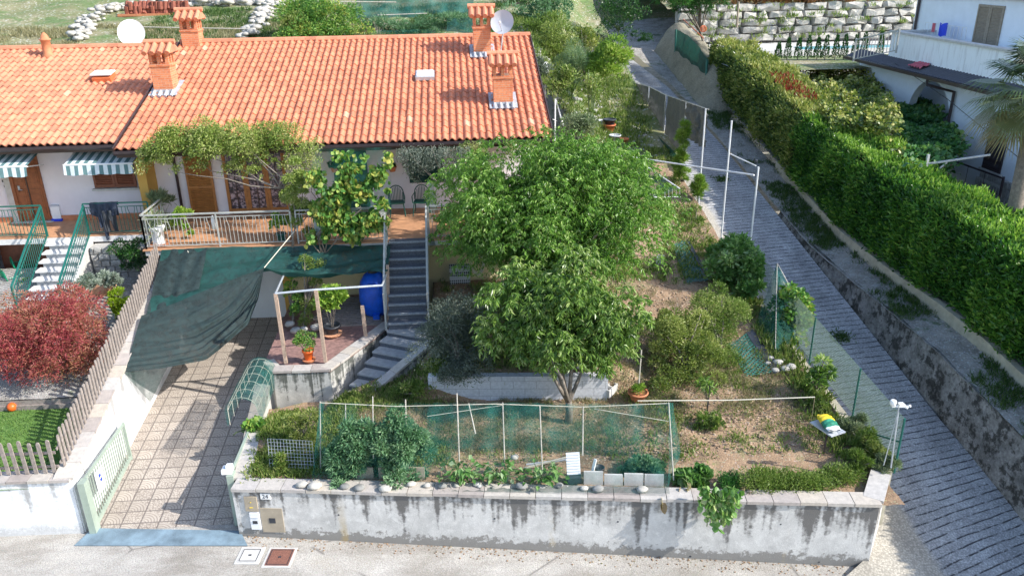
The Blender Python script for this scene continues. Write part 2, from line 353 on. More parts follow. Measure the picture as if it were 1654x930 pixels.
def lanemat():
    m, t, b = newmat('grooved_concrete'); g = N(t, 'ShaderNodeNewGeometry'); sp = N(t, 'ShaderNodeSeparateXYZ'); t.links.new(g.outputs['Position'], sp.inputs[0])
    n1 = noise(t, pos(t), 1.5, 5, .7); n2 = noise(t, pos(t), 32, 4, .7); n3 = noise(t, pos(t, (.5, 1, 1)), 1.5, 4)
    yy = math_(t, 'ADD', sp.outputs[1], math_(t, 'MULTIPLY', math_(t, 'SUBTRACT', n3, .5), .16))
    # grooves fan out towards the street
    fan = math_(t, 'MULTIPLY', math_(t, 'MULTIPLY', math_(t, 'SUBTRACT', sp.outputs[0], 9.0), math_(t, 'MAXIMUM', math_(t, 'SUBTRACT', 17.0, sp.outputs[1]), 0.0)), .05)
    yy = math_(t, 'ADD', yy, math_(t, 'MULTIPLY', math_(t, 'SUBTRACT', sp.outputs[0], 9.0), -.12)); yy = math_(t, 'SUBTRACT', yy, fan)
    fr = math_(t, 'FRACT', math_(t, 'MULTIPLY', yy, 1/.215))
    gr = ramp(t, fr, [(.0, (1, 1, 1)), (.09, (1, 1, 1)), (.19, (0, 0, 0)), (.97, (0, 0, 0)), (1.0, (1, 1, 1))])
    brk = noise(t, pos(t, (1, 1, 1)), 4.5, 5, .8)
    gr = math_(t, 'MULTIPLY', gr, ramp(t, brk, [(.42, (0, 0, 0)), (.52, (1, 1, 1))]))
    edge = ramp(t, math_(t, 'ADD', sp.outputs[0], math_(t, 'MULTIPLY', n3, .3)), [(0, (0, 0, 0)), (1, (1, 1, 1))])
    xm = N(t, 'ShaderNodeMapRange'); t.links.new(math_(t, 'ADD', sp.outputs[0], math_(t, 'MULTIPLY', n1, .4)), xm.inputs[0]); xm.inputs[1].default_value = 9.35; xm.inputs[2].default_value = 9.55
    gr = math_(t, 'MULTIPLY', gr, xm.outputs[0])
    c = ramp(t, n1, [(.3, (.31, .31, .31)), (.7, (.48, .48, .48))])
    c = mixc(t, c, ramp(t, n2, [(.3, (.5, .5, .5)), (.7, (1.45, 1.45, 1.45))]), .8, 'MULTIPLY')
    c = mixc(t, mixc(t, (.48, .44, .37), ramp(t, n2, [(.3, (.6, .6, .6)), (.7, (1.2, 1.2, 1.2))]), .8, 'MULTIPLY'), c, xm.outputs[0])
    wt = ramp(t, noise(t, pos(t, (1, .12, 1)), 1.4, 4), [(.4, (.8, .8, .8)), (.6, (1.12, 1.12, 1.12))]); c = mixc(t, c, wt, .8, 'MULTIPLY')
    cv = N(t, 'ShaderNodeTexVoronoi'); cv.inputs['Scale'].default_value = 22; t.links.new(pos(t), cv.inputs['Vector']); c = mixc(t, c, ramp(t, cv.outputs['Distance'], [(.2, (1.15, 1.15, 1.15)), (.6, (.72, .72, .72))]), .9, 'MULTIPLY')
    c = mixc(t, c, (.05, .05, .055), gr)
    t.links.new(c, b.inputs['Base Color']); b.inputs['Roughness'].default_value = .9
    h = math_(t, 'SUBTRACT', math_(t, 'MULTIPLY', n2, .3), gr); bump(t, b, h, .7, .03)
lanemat()
def drivemat():
    m, t, b = newmat('driveway_tiles'); g = N(t, 'ShaderNodeNewGeometry'); sp = N(t, 'ShaderNodeSeparateXYZ'); t.links.new(g.outputs['Position'], sp.inputs[0])
    SX, SY = 1/.395, 1/.345
    u = math_(t, 'MULTIPLY', math_(t, 'ADD', sp.outputs[0], 6.72), SX); v = math_(t, 'MULTIPLY', sp.outputs[1], SY)
    fu, fv = math_(t, 'FRACT', u), math_(t, 'FRACT', v)
    def edge(f): return math_(t, 'MINIMUM', f, math_(t, 'SUBTRACT', 1.0, f))
    e = math_(t, 'MINIMUM', edge(fu), edge(fv))
    joint = ramp(t, e, [(0, (1, 1, 1)), (.028, (1, 1, 1)), (.05, (0, 0, 0))])
    # quarter-circle ribs on every other tile, crazy-paving ribs on the rest
    ru = math_(t, 'POWER', math_(t, 'SUBTRACT', fu, .08), 2.0); rv = math_(t, 'POWER', math_(t, 'SUBTRACT', fv, .0), 2.0)
    r = math_(t, 'SQRT', math_(t, 'ADD', ru, rv))
    arcs = ramp(t, math_(t, 'FRACT', math_(t, 'MULTIPLY', r, 6.5)), [(0, (1, 1, 1)), (.16, (1, 1, 1)), (.34, (0, 0, 0)), (1, (0, 0, 0))])
    vo = N(t, 'ShaderNodeTexVoronoi'); vo.feature = 'DISTANCE_TO_EDGE'; vo.inputs['Scale'].default_value = 17; t.links.new(pos(t), vo.inputs['Vector'])
    cr = ramp(t, vo.outputs[0], [(0, (1, 1, 1)), (.05, (1, 1, 1)), (.11, (0, 0, 0))])
    ch = math_(t, 'MODULO', math_(t, 'ADD', math_(t, 'FLOOR', u), math_(t, 'FLOOR', v)), 2.0); ch = math_(t, 'ABSOLUTE', ch)
    sel = math_(t, 'MULTIPLY', math_(t, 'GREATER_THAN', ch, .5), math_(t, 'LESS_THAN', r, .93))
    pat = mixc(t, cr, arcs, sel)
    n1 = noise(t, pos(t), .9, 5, .7); n2 = noise(t, pos(t), 30, 4)
    wn = N(t, 'ShaderNodeTexWhiteNoise'); wn.noise_dimensions = '2D'; cb = N(t, 'ShaderNodeCombineXYZ'); t.links.new(math_(t, 'FLOOR', u), cb.inputs[0]); t.links.new(math_(t, 'FLOOR', v), cb.inputs[1]); t.links.new(cb.outputs[0], wn.inputs['Vector'])
    c = ramp(t, n1, [(.3, (.36, .31, .26)), (.7, (.49, .43, .37))])
    c = mixc(t, c, ramp(t, wn.outputs[0], [(0, (.9, .9, .9)), (1, (1.08, 1.07, 1.06))]), .8, 'MULTIPLY')
    c = mixc(t, c, ramp(t, n2, [(.3, (.8, .8, .8)), (.7, (1.15, 1.15, 1.15))]), .6, 'MULTIPLY')
    c = mixc(t, c, (.20, .165, .14), math_(t, 'MULTIPLY', pat, .8)); c = mixc(t, c, (.12, .10, .09), math_(t, 'MULTIPLY', joint, .75))
    t.links.new(c, b.inputs['Base Color']); b.inputs['Roughness'].default_value = .85
    bump(t, b, math_(t, 'MULTIPLY', math_(t, 'ADD', math_(t, 'MULTIPLY', pat, .5), joint), -1.0), .5, .01)
drivemat()
def meshmat():   # green grid mat lying on the soil
    m, t, b = newmat('grid_mat'); v = N(t, 'ShaderNodeTexVoronoi'); v.inputs['Scale'].default_value = 11; v.inputs['Randomness'].default_value = 0
    t.links.new(pos(t, (1, 1, 0), (0, 0, .8)), v.inputs['Vector'])
    b.inputs['Base Color'].default_value = (.03, .13, .10, 1)
    tp = N(t, 'ShaderNodeBsdfTransparent'); mx = N(t, 'ShaderNodeMixShader')
    t.links.new(ramp(t, v.outputs['Distance'], [(.3, (0, 0, 0)), (.4, (1, 1, 1))]), mx.inputs[0]); t.links.new(tp.outputs[0], mx.inputs[1]); t.links.new(b.outputs[0], mx.inputs[2])
    t.links.new(mx.outputs[0], t.nodes['Material Output'].inputs[0])
meshmat()
netmat('shade_green', (.015, .072, .063), .94, .6, 5, .35, .3)
netmat('shade_dark', (.014, .030, .031), .96, .8, 7, .4, .12)
netmat('shade_grey', (.065, .072, .066), .96, .7, 9, .3, .12)
netmat('screen_green', (.012, .085, .06), .9, .7, 3, .3, .2)
netmat('garden_net', (.02, .20, .165), .13, .7, 2.5, .3, .3)
netmat('garden_net_dense', (.015, .15, .125), .38, .7, 2.5, .3, .3)
leafmat('leaf_peach', [(.04, .10, .015), (.095, .215, .03), (.19, .36, .05), (.45, .56, .20)], .36, .33)
leafmat('leaf_cherry', [(.04, .09, .016), (.10, .195, .035), (.21, .33, .06), (.48, .54, .24)], .36, .33)
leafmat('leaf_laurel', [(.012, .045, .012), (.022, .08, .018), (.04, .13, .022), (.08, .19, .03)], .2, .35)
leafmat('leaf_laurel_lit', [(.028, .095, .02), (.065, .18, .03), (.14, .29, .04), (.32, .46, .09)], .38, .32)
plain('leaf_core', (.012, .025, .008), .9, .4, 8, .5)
leafmat('leaf_vine_dark', [(.03, .10, .035), (.06, .17, .055), (.10, .24, .07), (.20, .32, .09)])
leafmat('leaf_lime_green', [(.09, .18, .03), (.17, .30, .04), (.28, .40, .06), (.40, .46, .12)])
leafmat('leaf_marrow_lit', [(.10, .22, .05), (.16, .32, .08), (.26, .42, .14), (.42, .46, .22)])
leafmat('leaf_silver2', [(.10, .14, .08), (.17, .23, .12), (.28, .33, .20), (.38, .40, .24)])
leafmat('leaf_feather', [(.10, .17, .08), (.18, .27, .14), (.26, .36, .20)])
netmat('shade_flap', (.05, .10, .09), .55, .7, 6, .3, .3)
netmat('thin_net', (.03, .22, .18), .14, .7, 3, .3, .3)
netmat('garden_net_hill', (.01, .10, .085), .72, .7, 2, .4, .2)
plain('wire_green', (.16, .24, .19), .5, .1, 5, 0)
plain('sack_green', (.03, .22, .13), .4, .5, 12, .1)
plain('old_tile', (.26, .08, .05), .8, .35, 8, .4)
def hexm():
    m, t, b = newmat('hex_panel'); v = N(t, 'ShaderNodeTexVoronoi'); v.inputs['Scale'].default_value = 16; v.inputs['Randomness'].default_value = 0
    t.links.new(pos(t, (1, .5, .9)), v.inputs['Vector']); t.links.new(ramp(t, v.outputs['Distance'], [(.38, (.02, .02, .02)), (.46, (.5, .5, .5))]), b.inputs['Base Color'])
hexm()
leafmat('leaf_rust', [(.14, .06, .03), (.26, .12, .05), (.30, .22, .07)])
plain('dark_pebble', (.22, .22, .21), .85, .25, 8, .4, fine=25)
netmat('coping_net', (.05, .10, .09), .4, .7, 6, .4, .2)
leafmat('leaf_photinia', [(.045, .09, .025), (.13, .19, .04), (.28, .32, .07), (.46, .44, .15)], .3, .35)
leafmat('leaf_red', [(.20, .03, .02), (.35, .06, .03)], .3)
leafmat('leaf_maple', [(.22, .03, .045), (.38, .07, .085), (.42, .16, .11), (.30, .20, .09)], .35)
leafmat('leaf_vine', [(.045, .13, .03), (.08, .21, .045), (.15, .31, .06), (.26, .38, .08), (.44, .42, .10)])
leafmat('leaf_wisteria', [(.09, .15, .03), (.19, .27, .05), (.31, .38, .09), (.46, .46, .20)])
leafmat('leaf_olive', [(.055, .075, .055), (.10, .13, .10), (.17, .20, .16), (.26, .29, .24)])
leafmat('leaf_yellow', [(.08, .125, .03), (.17, .23, .05), (.30, .35, .09), (.46, .46, .18)])
leafmat('leaf_tomato', [(.045, .13, .065), (.10, .22, .11), (.18, .32, .17), (.28, .41, .24)])
leafmat('leaf_marrow', [(.055, .15, .035), (.11, .24, .055), (.21, .35, .12), (.36, .46, .27)])
leafmat('leaf_weed', [(.06, .11, .02), (.14, .22, .04), (.24, .32, .08), (.38, .38, .15)])
leafmat('leaf_thuja', [(.015, .06, .015), (.03, .12, .02), (.05, .17, .03)], .15)
leafmat('leaf_lime', [(.15, .24, .02), (.26, .38, .02), (.38, .48, .05)])
leafmat('leaf_conifer', [(.01, .05, .015), (.03, .12, .02), (.06, .20, .03), (.10, .26, .04)], .15)
leafmat('leaf_palm', [(.03, .06, .03), (.06, .105, .045), (.11, .15, .055), (.22, .18, .07)], .12)
leafmat('leaf_silver', [(.16, .21, .17), (.28, .33, .28), (.40, .45, .38)])
leafmat('leaf_dry', [(.22, .16, .09), (.36, .28, .17), (.48, .40, .27)])
leafmat('grass_blade', [(.03, .08, .02), (.07, .14, .03), (.13, .19, .05)])
leafmat('grass_dry', [(.20, .18, .09), (.30, .27, .15), (.42, .38, .24)])
leafmat('lawn_blade', [(.08, .17, .035), (.13, .24, .05), (.22, .31, .09)])

# ---------------------------------------------------------------- building helpers
def wpos(o):
    v = Vector((0, 0, 0))
    while o is not None: v += o.location; o = o.parent
    return v
def tag(o, label=None, cat=None, group=None, kind=None):
    if label: o['label'] = label
    if cat: o['category'] = cat
    if group: o['group'] = group
    if kind: o['kind'] = kind
    return o
def thing(name, label, cat, loc, group=None):
    o = bpy.data.objects.new(name, None); COL.objects.link(o); o.location = [float(v) for v in loc]; o.empty_display_size = .1
    return tag(o, label, cat, group)
def mesh_np(name, V, Fc, mat, parent=None, tint=None, smooth=False, label=None, loc=None, mats=None, midx=None):
    V = np.asarray(V, np.float32).reshape(-1, 3)
    off = np.array(wpos(parent), np.float32) if parent else (np.array(loc, np.float32) if loc is not None else np.zeros(3, np.float32))
    V = V-off
    me = bpy.data.meshes.new(name); me.vertices.add(len(V)); me.vertices.foreach_set('co', V.ravel())
    if isinstance(Fc, np.ndarray):
        nf, k = Fc.shape; me.loops.add(nf*k); me.loops.foreach_set('vertex_index', Fc.ravel().astype(np.int32))
        me.polygons.add(nf); me.polygons.foreach_set('loop_start', np.arange(0, nf*k, k, dtype=np.int32)); me.polygons.foreach_set('loop_total', np.full(nf, k, np.int32))
    else:
        ls = np.array([len(f) for f in Fc], np.int32); fl = np.concatenate([np.asarray(f, np.int32) for f in Fc])
        nf = len(ls); me.loops.add(len(fl)); me.loops.foreach_set('vertex_index', fl)
        me.polygons.add(nf); me.polygons.foreach_set('loop_start', np.concatenate([[0], np.cumsum(ls)[:-1]]).astype(np.int32)); me.polygons.foreach_set('loop_total', ls)
    for mm in (mats or [mat]): me.materials.append(MATS[mm])
    if midx is not None: me.polygons.foreach_set('material_index', np.asarray(midx, np.int32))
    if tint is not None:
        at_ = me.attributes.new('tint', 'FLOAT', 'POINT'); at_.data.foreach_set('value', np.asarray(tint, np.float32))
    me.polygons.foreach_set('use_smooth', np.full(nf, bool(smooth)))
    me.update(calc_edges=True); me.validate()
    o = bpy.data.objects.new(name, me); COL.objects.link(o)
    if parent: o.parent = parent
    elif loc is not None: o.location = [float(v) for v in loc]
    if label: o['label'] = label
    return o

class MB:
    def __init__(s): s.V = []; s.F = []; s.T = []; s.M = []; s.m = 0; s.K = []
    def add(s, V, F, tint=.5):
        b = len(s.V); s.K.append((b, len(s.F))); s.V += [tuple(map(float, v)) for v in V]; s.F += [tuple(b+i for i in f) for f in F]
        s.T += [tint]*len(V); s.M += [s.m]*len(F); return s
    def hexa(s, P, tint=.5):   # 8 corners: bottom ring 0-3, top ring 4-7
        return s.add(P, [(3, 2, 1, 0), (4, 5, 6, 7), (0, 1, 5, 4), (1, 2, 6, 5), (2, 3, 7, 6), (3, 0, 4, 7)], tint)
    def box(s, x0, x1, y0, y1, z0, z1, tint=.5):
        return s.hexa([(x0, y0, z0), (x1, y0, z0), (x1, y1, z0), (x0, y1, z0), (x0, y0, z1), (x1, y0, z1), (x1, y1, z1), (x0, y1, z1)], tint)
    def obox(s, c, size, rz=0, rx=0, ry=0, tint=.5):
        M = Matrix.Rotation(rz, 3, 'Z') @ Matrix.Rotation(ry, 3, 'Y') @ Matrix.Rotation(rx, 3, 'X'); c = Vector([float(q) for q in c]); h = [q/2 for q in size]
        P = [c + M @ Vector((sx*h[0], sy*h[1], sz*h[2])) for sz in (-1, 1) for sx, sy in ((-1, -1), (1, -1), (1, 1), (-1, 1))]
        return s.hexa(P, tint)
    def bar(s, a, b, w, d, up=(0, 0, 1), tint=.5):   # square bar between two points
        a = Vector([float(q) for q in a]); b = Vector([float(q) for q in b]); t = (b-a).normalized(); u = Vector(up)
        if abs(t.dot(u)) > .97: u = Vector((0, 1, 0))
        x = t.cross(u).normalized(); y = x.cross(t).normalized()
        P = [p + x*(sx*w/2)+y*(sy*d/2) for p in (a, b) for sx, sy in ((-1, -1), (1, -1), (1, 1), (-1, 1))]
        return s.hexa(P, tint)
    def tube(s, pts, r, n=6, r2=None, cap=True, tint=.5):
        pts = [Vector([float(q) for q in p]) for p in pts]; k = len(pts); V = []
        prev = None
        for i, p in enumerate(pts):
            t = (pts[min(i+1, k-1)]-pts[max(i-1, 0)]).normalized()
            if prev is None:
                x = t.cross(Vector((0, 0, 1)));
                if x.length < .1: x = t.cross(Vector((0, 1, 0)))
            else: x = prev - t*prev.dot(t)
            x.normalize(); prev = x; y = t.cross(x)
            if isinstance(r, (list, tuple)): rr = r[i]
            else: rr = r if r2 is None else r+(r2-r)*i/(k-1)
            V += [p + (x*math.cos(a)+y*math.sin(a))*rr for a in [2*math.pi*j/n for j in range(n)]]
        F = [(i*n+j, i*n+(j+1) % n, (i+1)*n+(j+1) % n, (i+1)*n+j) for i in range(k-1) for j in range(n)]
        if cap: F += [tuple(range(n))[::-1], tuple((k-1)*n+j for j in range(n))]
        return s.add(V, F, tint)
    def lathe(s, c, prof, n=20, ax=None, tint=.5, closed=True):   # prof: (radius, height) list
        c = Vector([float(q) for q in c]); M = Matrix.Identity(3)
        if ax is not None: M = Vector(ax).normalized().to_track_quat('Z', 'Y').to_matrix()
        V = []; k = len(prof)
        for r, h in prof: V += [c + M @ Vector((r*math.cos(2*math.pi*j/n), r*math.sin(2*math.pi*j/n), h)) for j in range(n)]
        F = [(i*n+j, i*n+(j+1) % n, (i+1)*n+(j+1) % n, (i+1)*n+j) for i in range(k-1) for j in range(n)]
        if closed: F += [tuple(range(n))[::-1], tuple((k-1)*n+j for j in range(n))]
        return s.add(V, F, tint)
    def prism(s, poly, d, tint=.5):   # poly: 3D polygon, extruded by d
        n = len(poly); d = Vector([float(q) for q in d]); P = [Vector([float(q) for q in p]) for p in poly]
        return s.add(P+[p+d for p in P], [tuple(range(n))[::-1], tuple(range(n, 2*n))]+[(i, (i+1) % n, n+(i+1) % n, n+i) for i in range(n)], tint)
    def each(s, name, mat, parent=None, per=1, smooth=False):   # every shape its own object
        out = []; K = s.K[::per]+[(len(s.V), len(s.F))]
        for (v0, f0), (v1, f1) in zip(K[:-1], K[1:]):
            out.append(mesh_np(name, np.array(s.V[v0:v1]), [tuple(i-v0 for i in f) for f in s.F[f0:f1]], mat, parent, s.T[v0:v1], smooth))
        return out
    def build(s, name, mat, parent=None, smooth=False, label=None, loc=None, mats=None):
        return mesh_np(name, np.array(s.V), s.F, mat, parent, s.T, smooth, label, loc, mats, s.M if mats else None)

def grid(name, nu, nv, fn, mat, parent=None, smooth=True, thick=0, loc=None):
    u, v = np.meshgrid(np.linspace(0, 1, nu), np.linspace(0, 1, nv), indexing='ij'); P = fn(u, v)
    V = np.stack([np.broadcast_to(q, u.shape) for q in P], -1).reshape(-1, 3)
    i, j = np.meshgrid(np.arange(nu-1), np.arange(nv-1), indexing='ij'); b = (i*nv+j).ravel()
    Fc = np.stack([b, b+nv, b+nv+1, b+1], 1)
    return mesh_np(name, V, Fc, mat, parent, None, smooth, None, loc)
def terrain(name, poly_x0, poly_x1, poly_y0, poly_y1, h, mat, step=.3, kind='structure', jit=0):
    nx = int((poly_x1-poly_x0)/step)+2; ny = int((poly_y1-poly_y0)/step)+2
    def fn(u, v):
        X = poly_x0+(poly_x1-poly_x0)*u; Y = poly_y0+(poly_y1-poly_y0)*v; return X, Y, h(X, Y)
    o = grid(name, nx, ny, fn, mat); tag(o, kind=kind); return o
def strip(name, left, right, h, mat, n=60, m=8, off=0, kind='structure'):   # a surface between two polylines given over Y
    ly = [p[1] for p in left]; lx = [p[0] for p in left]; rx = [p[0] for p in right]; ry = [p[1] for p in right]
    y0, y1 = ly[0], ly[-1]
    def fn(u, v):
        Y = y0+(y1-y0)*u; a = np.interp(Y, ly, lx); b = np.interp(Y, ry, rx); X = a+(b-a)*v; return X, Y, h(X, Y)+off
    o = grid(name, n, m, fn, mat)
    if kind: tag(o, kind=kind)
    return o

def nrm(v): return v/np.maximum(1e-9, np.linalg.norm(v, axis=-1, keepdims=True))
def leaves(name, P, D, L, W, mat, parent=None, tint=None, fold=.25, broad=False, loc=None, r=rng, up=None, label=None):
    n = len(P); D = nrm(D)
    q = r.normal(size=(n, 3)); q[:, 2] *= .45
    if up is not None: q = q*.5+np.array(up)*1.0; S = nrm(np.cross(D, q))
    else: S = nrm(np.cross(D, q))
    Nn = np.cross(S, D)
    L = (L*(.7+.6*r.random(n)))[:, None]; Wd = (W*(.75+.5*r.random(n)))[:, None]
    if tint is None: tint = r.random(n)
    if broad:
        pr = [(0, 0), (.12, .42), (.45, .55), (.8, .32), (1, 0), (.8, -.32), (.45, -.55), (.12, -.42)]
        V = np.stack([P+D*L*a+S*Wd*b-Nn*Wd*(abs(b)**1.5*fold*1.2+.12*a*a) for a, b in pr], 1); k = 8
        Fc = np.arange(n*k).reshape(n, k)
        # two halves folded at the midrib
        F1 = Fc[:, [0, 1, 2, 3, 4]]; F2 = Fc[:, [0, 4, 5, 6, 7]]; Fa = np.concatenate([F1, F2])
    else:
        mid = P+D*L*.45
        V = np.stack([P, mid+S*Wd*.5+Nn*Wd*fold, P+D*L-Nn*L*.08, mid-S*Wd*.5+Nn*Wd*fold], 1); k = 4
        b = np.arange(n)*4; Fa = np.concatenate([np.stack([b, b+1, b+2], 1), np.stack([b, b+2, b+3], 1)])
    return mesh_np(name, V.reshape(-1, 3), Fa, mat, parent, np.repeat(tint, k), False, label, loc)
def dirs(n, r=rng):
    return nrm(r.normal(size=(n, 3)))
def lumps(c, R, k, r=rng, top=True, rs=(.28, .5)):
    """k lump centres filling an ellipsoid c, R"""
    d = dirs(k, r); rad = r.random(k)**.45
    C_ = np.array(c)+d*rad[:, None]*np.array(R)*.84
    return C_, (rs[0]+(rs[1]-rs[0])*r.random(k))*min(R)
def clump_points(C_, rr, n, r=rng, shell=.55):
    i = r.integers(0, len(C_), n); d = dirs(n, r); d[:, 2] = np.where(d[:, 2] < -.3, -d[:, 2]*.6, d[:, 2])
    d = nrm(d); rad = rr[i]*(shell+(1-shell)*r.random(n)**.5)*(1+.25*(r.random(n)**4))
    return C_[i]+d*rad[:, None], d, i
def plant(name, label, cat, base, c, R, n, L, W, mat, k=14, droop=-.3, out=.8, broad=False, group=None, stem='bark', sr=.03, nst=5, rs=(.3, .5), r=rng, twigs=True, kind=None, partname='foliage', clip=None, tintg=True, fold=.25, fill=None):
    if fill is None: fill = cat in ('shrub', 'bush', 'weeds', 'plant', 'tomato plant', 'vine', 'ground cover')
    if cat in ('climber', 'ground cover'): twigs = twigs and cat == 'climber' and sr > .015 and R[2] > .5
    base = np.array(base, float); c = np.array(c, float)
    root = thing(name, label, cat, base, group)
    C_, rr = lumps(c, R, k, r, rs=rs)
    if fill and c[2]-base[2] > R[2]*.6:
        kk = max(4, k//2); t_ = r.random(kk)[:, None]*.8; low = base+(c-base)*t_+r.normal(size=(kk, 3))*np.array([R[0], R[1], R[2]*.3])*.38; C_ = np.concatenate([C_, low]); rr = np.concatenate([rr, rr[:1].repeat(kk)*(.7+.5*r.random(kk))]); n = int(n*1.35)
    P, d, i = clump_points(C_, rr, n, r)
    if fill: P[:, 2] = np.maximum(P[:, 2], base[2]+.02)
    D = d*out+r.normal(size=(n, 3))*.45+np.array([0, 0, droop])
    lt = r.random(len(C_))
    ti = np.clip(.55*lt[i]+.6*r.random(n)-.08, 0, 1)
    if clip is not None:
        kp = clip(P); P, D, ti = P[kp], D[kp], ti[kp]
    leaves(partname, P, D, L, W, mat, root, ti, broad=broad, r=r, fold=fold)
    if twigs:
        m = MB(); hub = base+(c-base)*.35
        m.tube([base-np.array([0, 0, .05]), base+(hub-base)*.5+r.normal(size=3)*.03, hub], sr*1.6, 7, sr*1.1)
        for q in range(min(nst+4, len(C_))):
            e = C_[q]; mid = (hub+e)/2+r.normal(size=3)*.08*min(R); m.tube([hub, mid, e, e+(e-hub)*.15], sr, 5, sr*.25)
        m.build('trunk' if sr > .04 else 'stem', stem, root, True)
    return root
def copy_tree(o, parent=None):
    c = o.copy(); COL.objects.link(c); c.parent = parent
    for ch in list(o.children): copy_tree(ch, c)
    return c
# ---------------------------------------------------------------- ground, roads
def far(X, Y): return street_z(X, Y)
terrain('street', -40, 24, -6, 14.6, lambda X, Y: street_z(X, Y)-.004, 'street_gravel', 1.2)
terrain('ground', -60, 90, -10, 100, lambda X, Y: -1.5+0*X+np.where(Y > 60, .0, 0), 'verge_gravel', 6)
LL = [(4.6, 9.5), (5.6, 11.2), (7.6, 12.0), (8.55, 13.1), (8.62, 16), (8.6, 26), (8.9, 34), (8.6, 42), (7.6, 48), (5.6, 56)]
LR = [(20, 9.5), (13.6, 11.2), (12.2, 12.0), (11.75, 13.1), (11.6, 16), (11.6, 26), (11.6, 34), (11.2, 42), (10.2, 48), (8.4, 56)]
strip('lane', LL, LR, lambda X, Y: np.maximum(lane_z(X, Y), street_z(X, Y)+.006), 'grooved_concrete', 120, 30)
dr = strip('driveway', [(-8.2, 14.3), (-8.2, 20), (-8.2, 24.5)], [(-4.75, 14.3), (-5.15, 18), (-5.15, 24.5)], drive_z, 'driveway_tiles', 40, 8, .0)
m = MB(); P = [A(120, 881, z=.004), A(150, 853, z=.03), A(388, 857, z=.03), A(400, 881, z=.004)]
m.prism([P[0], P[3], P[2], P[1]], (0, 0, .014)); o = m.build('threshold_slab', 'slab_bluestone'); tag(o, kind='structure')
# kerb verge right of the lane (upper strip of stones and grass)
def vl(X, Y): return verge_z(X, Y)
strip('verge', [(11.95, 9), (11.78, 16), (11.72, 26), (11.62, 34), (11.4, 42), (10.6, 48), (8.8, 56)], [(13.2, 9), (13.1, 26), (12.9, 34), (12.9, 42), (13.2, 48), (15, 56)],
      lambda X, Y: verge_z(X, Y)+.12*fbm(X*2, Y*2), 'verge_gravel', 160, 14)
terrain('garden_soil', -5.3, 8.6, 12.3, 30, lambda X, Y: garden_z(X, Y)+.09*fbm(X*3, Y*3)+.05*fbm(X*9, Y*9, 3), 'soil', .09) if False else None
def gfn(u, v):
    Y = 12.2+18.8*v; xl = np.interp(Y, [12.2, 17.5, 18.2, 19.6, 22.6, 22.7, 31], [-4.7, -4.9, -3.3, -2.0, -1.2, 2.5, 2.5]); xr = 8.45+0*Y
    X = xl+(xr-xl)*u
    Yf = 13.95-.131*(X+4.7); Y = np.maximum(Y, Yf)
    Z = garden_z(X, Y)+.09*fbm(X*2.5, Y*2.5)+.06*fbm(X*8, Y*8, 3)
    cut = (Y > 17.5) & (X < np.interp(Y, [17.5, 18.85, 30], [-2.95, -.9, -.9])) & (Y < 22.7)
    return X, Y, np.where(cut, .85, Z)
o = grid('garden_soil', 190, 260, gfn, 'soil'); tag(o, kind='structure')
terrain('lawn', -24, -8.45, 14.3, 17.62, lambda X, Y: 1.17+0*X, 'lawn', .5)
terrain('gravel_bed', -24, -8.45, 17.6, 23.6, lambda X, Y: 1.45+.2*(Y-17.6)+.06*fbm(X*3, Y*3), 'white_gravel', .2)
terrain('hillside', -34, 8.9, 30.8, 95, hill_z, 'hillside_grass', .45)
terrain('bank', 12.9, 18.0, 8, 46, lambda X, Y: np.minimum(east_z(X, Y), verge_z(X, Y)+.3), 'verge_gravel', .5)
terrain('courtyard', 14.9, 34, 8, 36.2, lambda X, Y: 2.65+0*X, 'courtyard', 1)
terrain('pool_terrace', 12.9, 34, 38, 49, lambda X, Y: 6.25+0*X, 'concrete_pale', 1)
terrain('terrace_lawn', 13.2, 34, 36, 41.2, lambda X, Y: 6.27+0*X, 'hillside_grass', 1)
terrain('far_hillside', -45, 60, 55, 112, lambda X, Y: 6.3+.26*(Y-55)+.5*fbm(X*.4, Y*.4), 'hillside_grass', 1.2)
terrain('upper_bank', 12.6, 46, 48.6, 95, lambda X, Y: 8.3+.22*(Y-49)+.3*fbm(X, Y), 'hillside_grass', .8)

# ---------------------------------------------------------------- tiled roofs
def tile_roof(name, x0, x1, yE, zE, yR, zR, cols, rows, mat, parent, lower=0.0):
    prof = [(p, .058*math.sin(math.pi*min(p/.64, 1))**.75 if p < .64 else -.012*math.sin(math.pi*(p-.64)/.36)) for p in [0, .07, .17, .32, .47, .57, .64, .82, 1.0]]
    k = len(prof); pr_ = np.array(prof); s = np.array([0, yR-yE, zR-zE]); Ls = np.linalg.norm(s); d = s/Ls; n = np.array([0, -d[2], d[1]])
    V = []; F = []; T = []; w_ = (x1-x0)/cols; base = np.array([x0, yE, zE-lower])
    for c in range(cols):
        for r_ in range(rows):
            s0 = Ls*r_/rows; s1 = Ls*(r_+1)/rows; tint = rng.random()**1.2*.92 if rng.random() > .007 else 1.0
            jx = rng.normal()*.004; jz = rng.normal()*.003; b = len(V)
            for (ss, hh) in ((s0, -.005), (s0, .03), (s1+.02, .004)):
                for p, h in prof: V.append(base+np.array([c*w_+p*w_+jx, 0, 0])+d*ss+n*(h+hh+jz)); T.append(tint)
            for q in range(2):
                for i in range(k-1): F.append((b+q*k+i, b+q*k+i+1, b+(q+1)*k+i+1, b+(q+1)*k+i))
    return mesh_np(name, np.array(V), np.array(F), mat, parent, np.array(T))
XE0, XE1, YE, ZE, YR, ZR = -9.77, 2.83, 23.37, 6.2, 30.72, 8.45
def roof_z(Y, low=0): return ZE+(Y-YE)*(ZR-ZE)/(YR-YE)-low

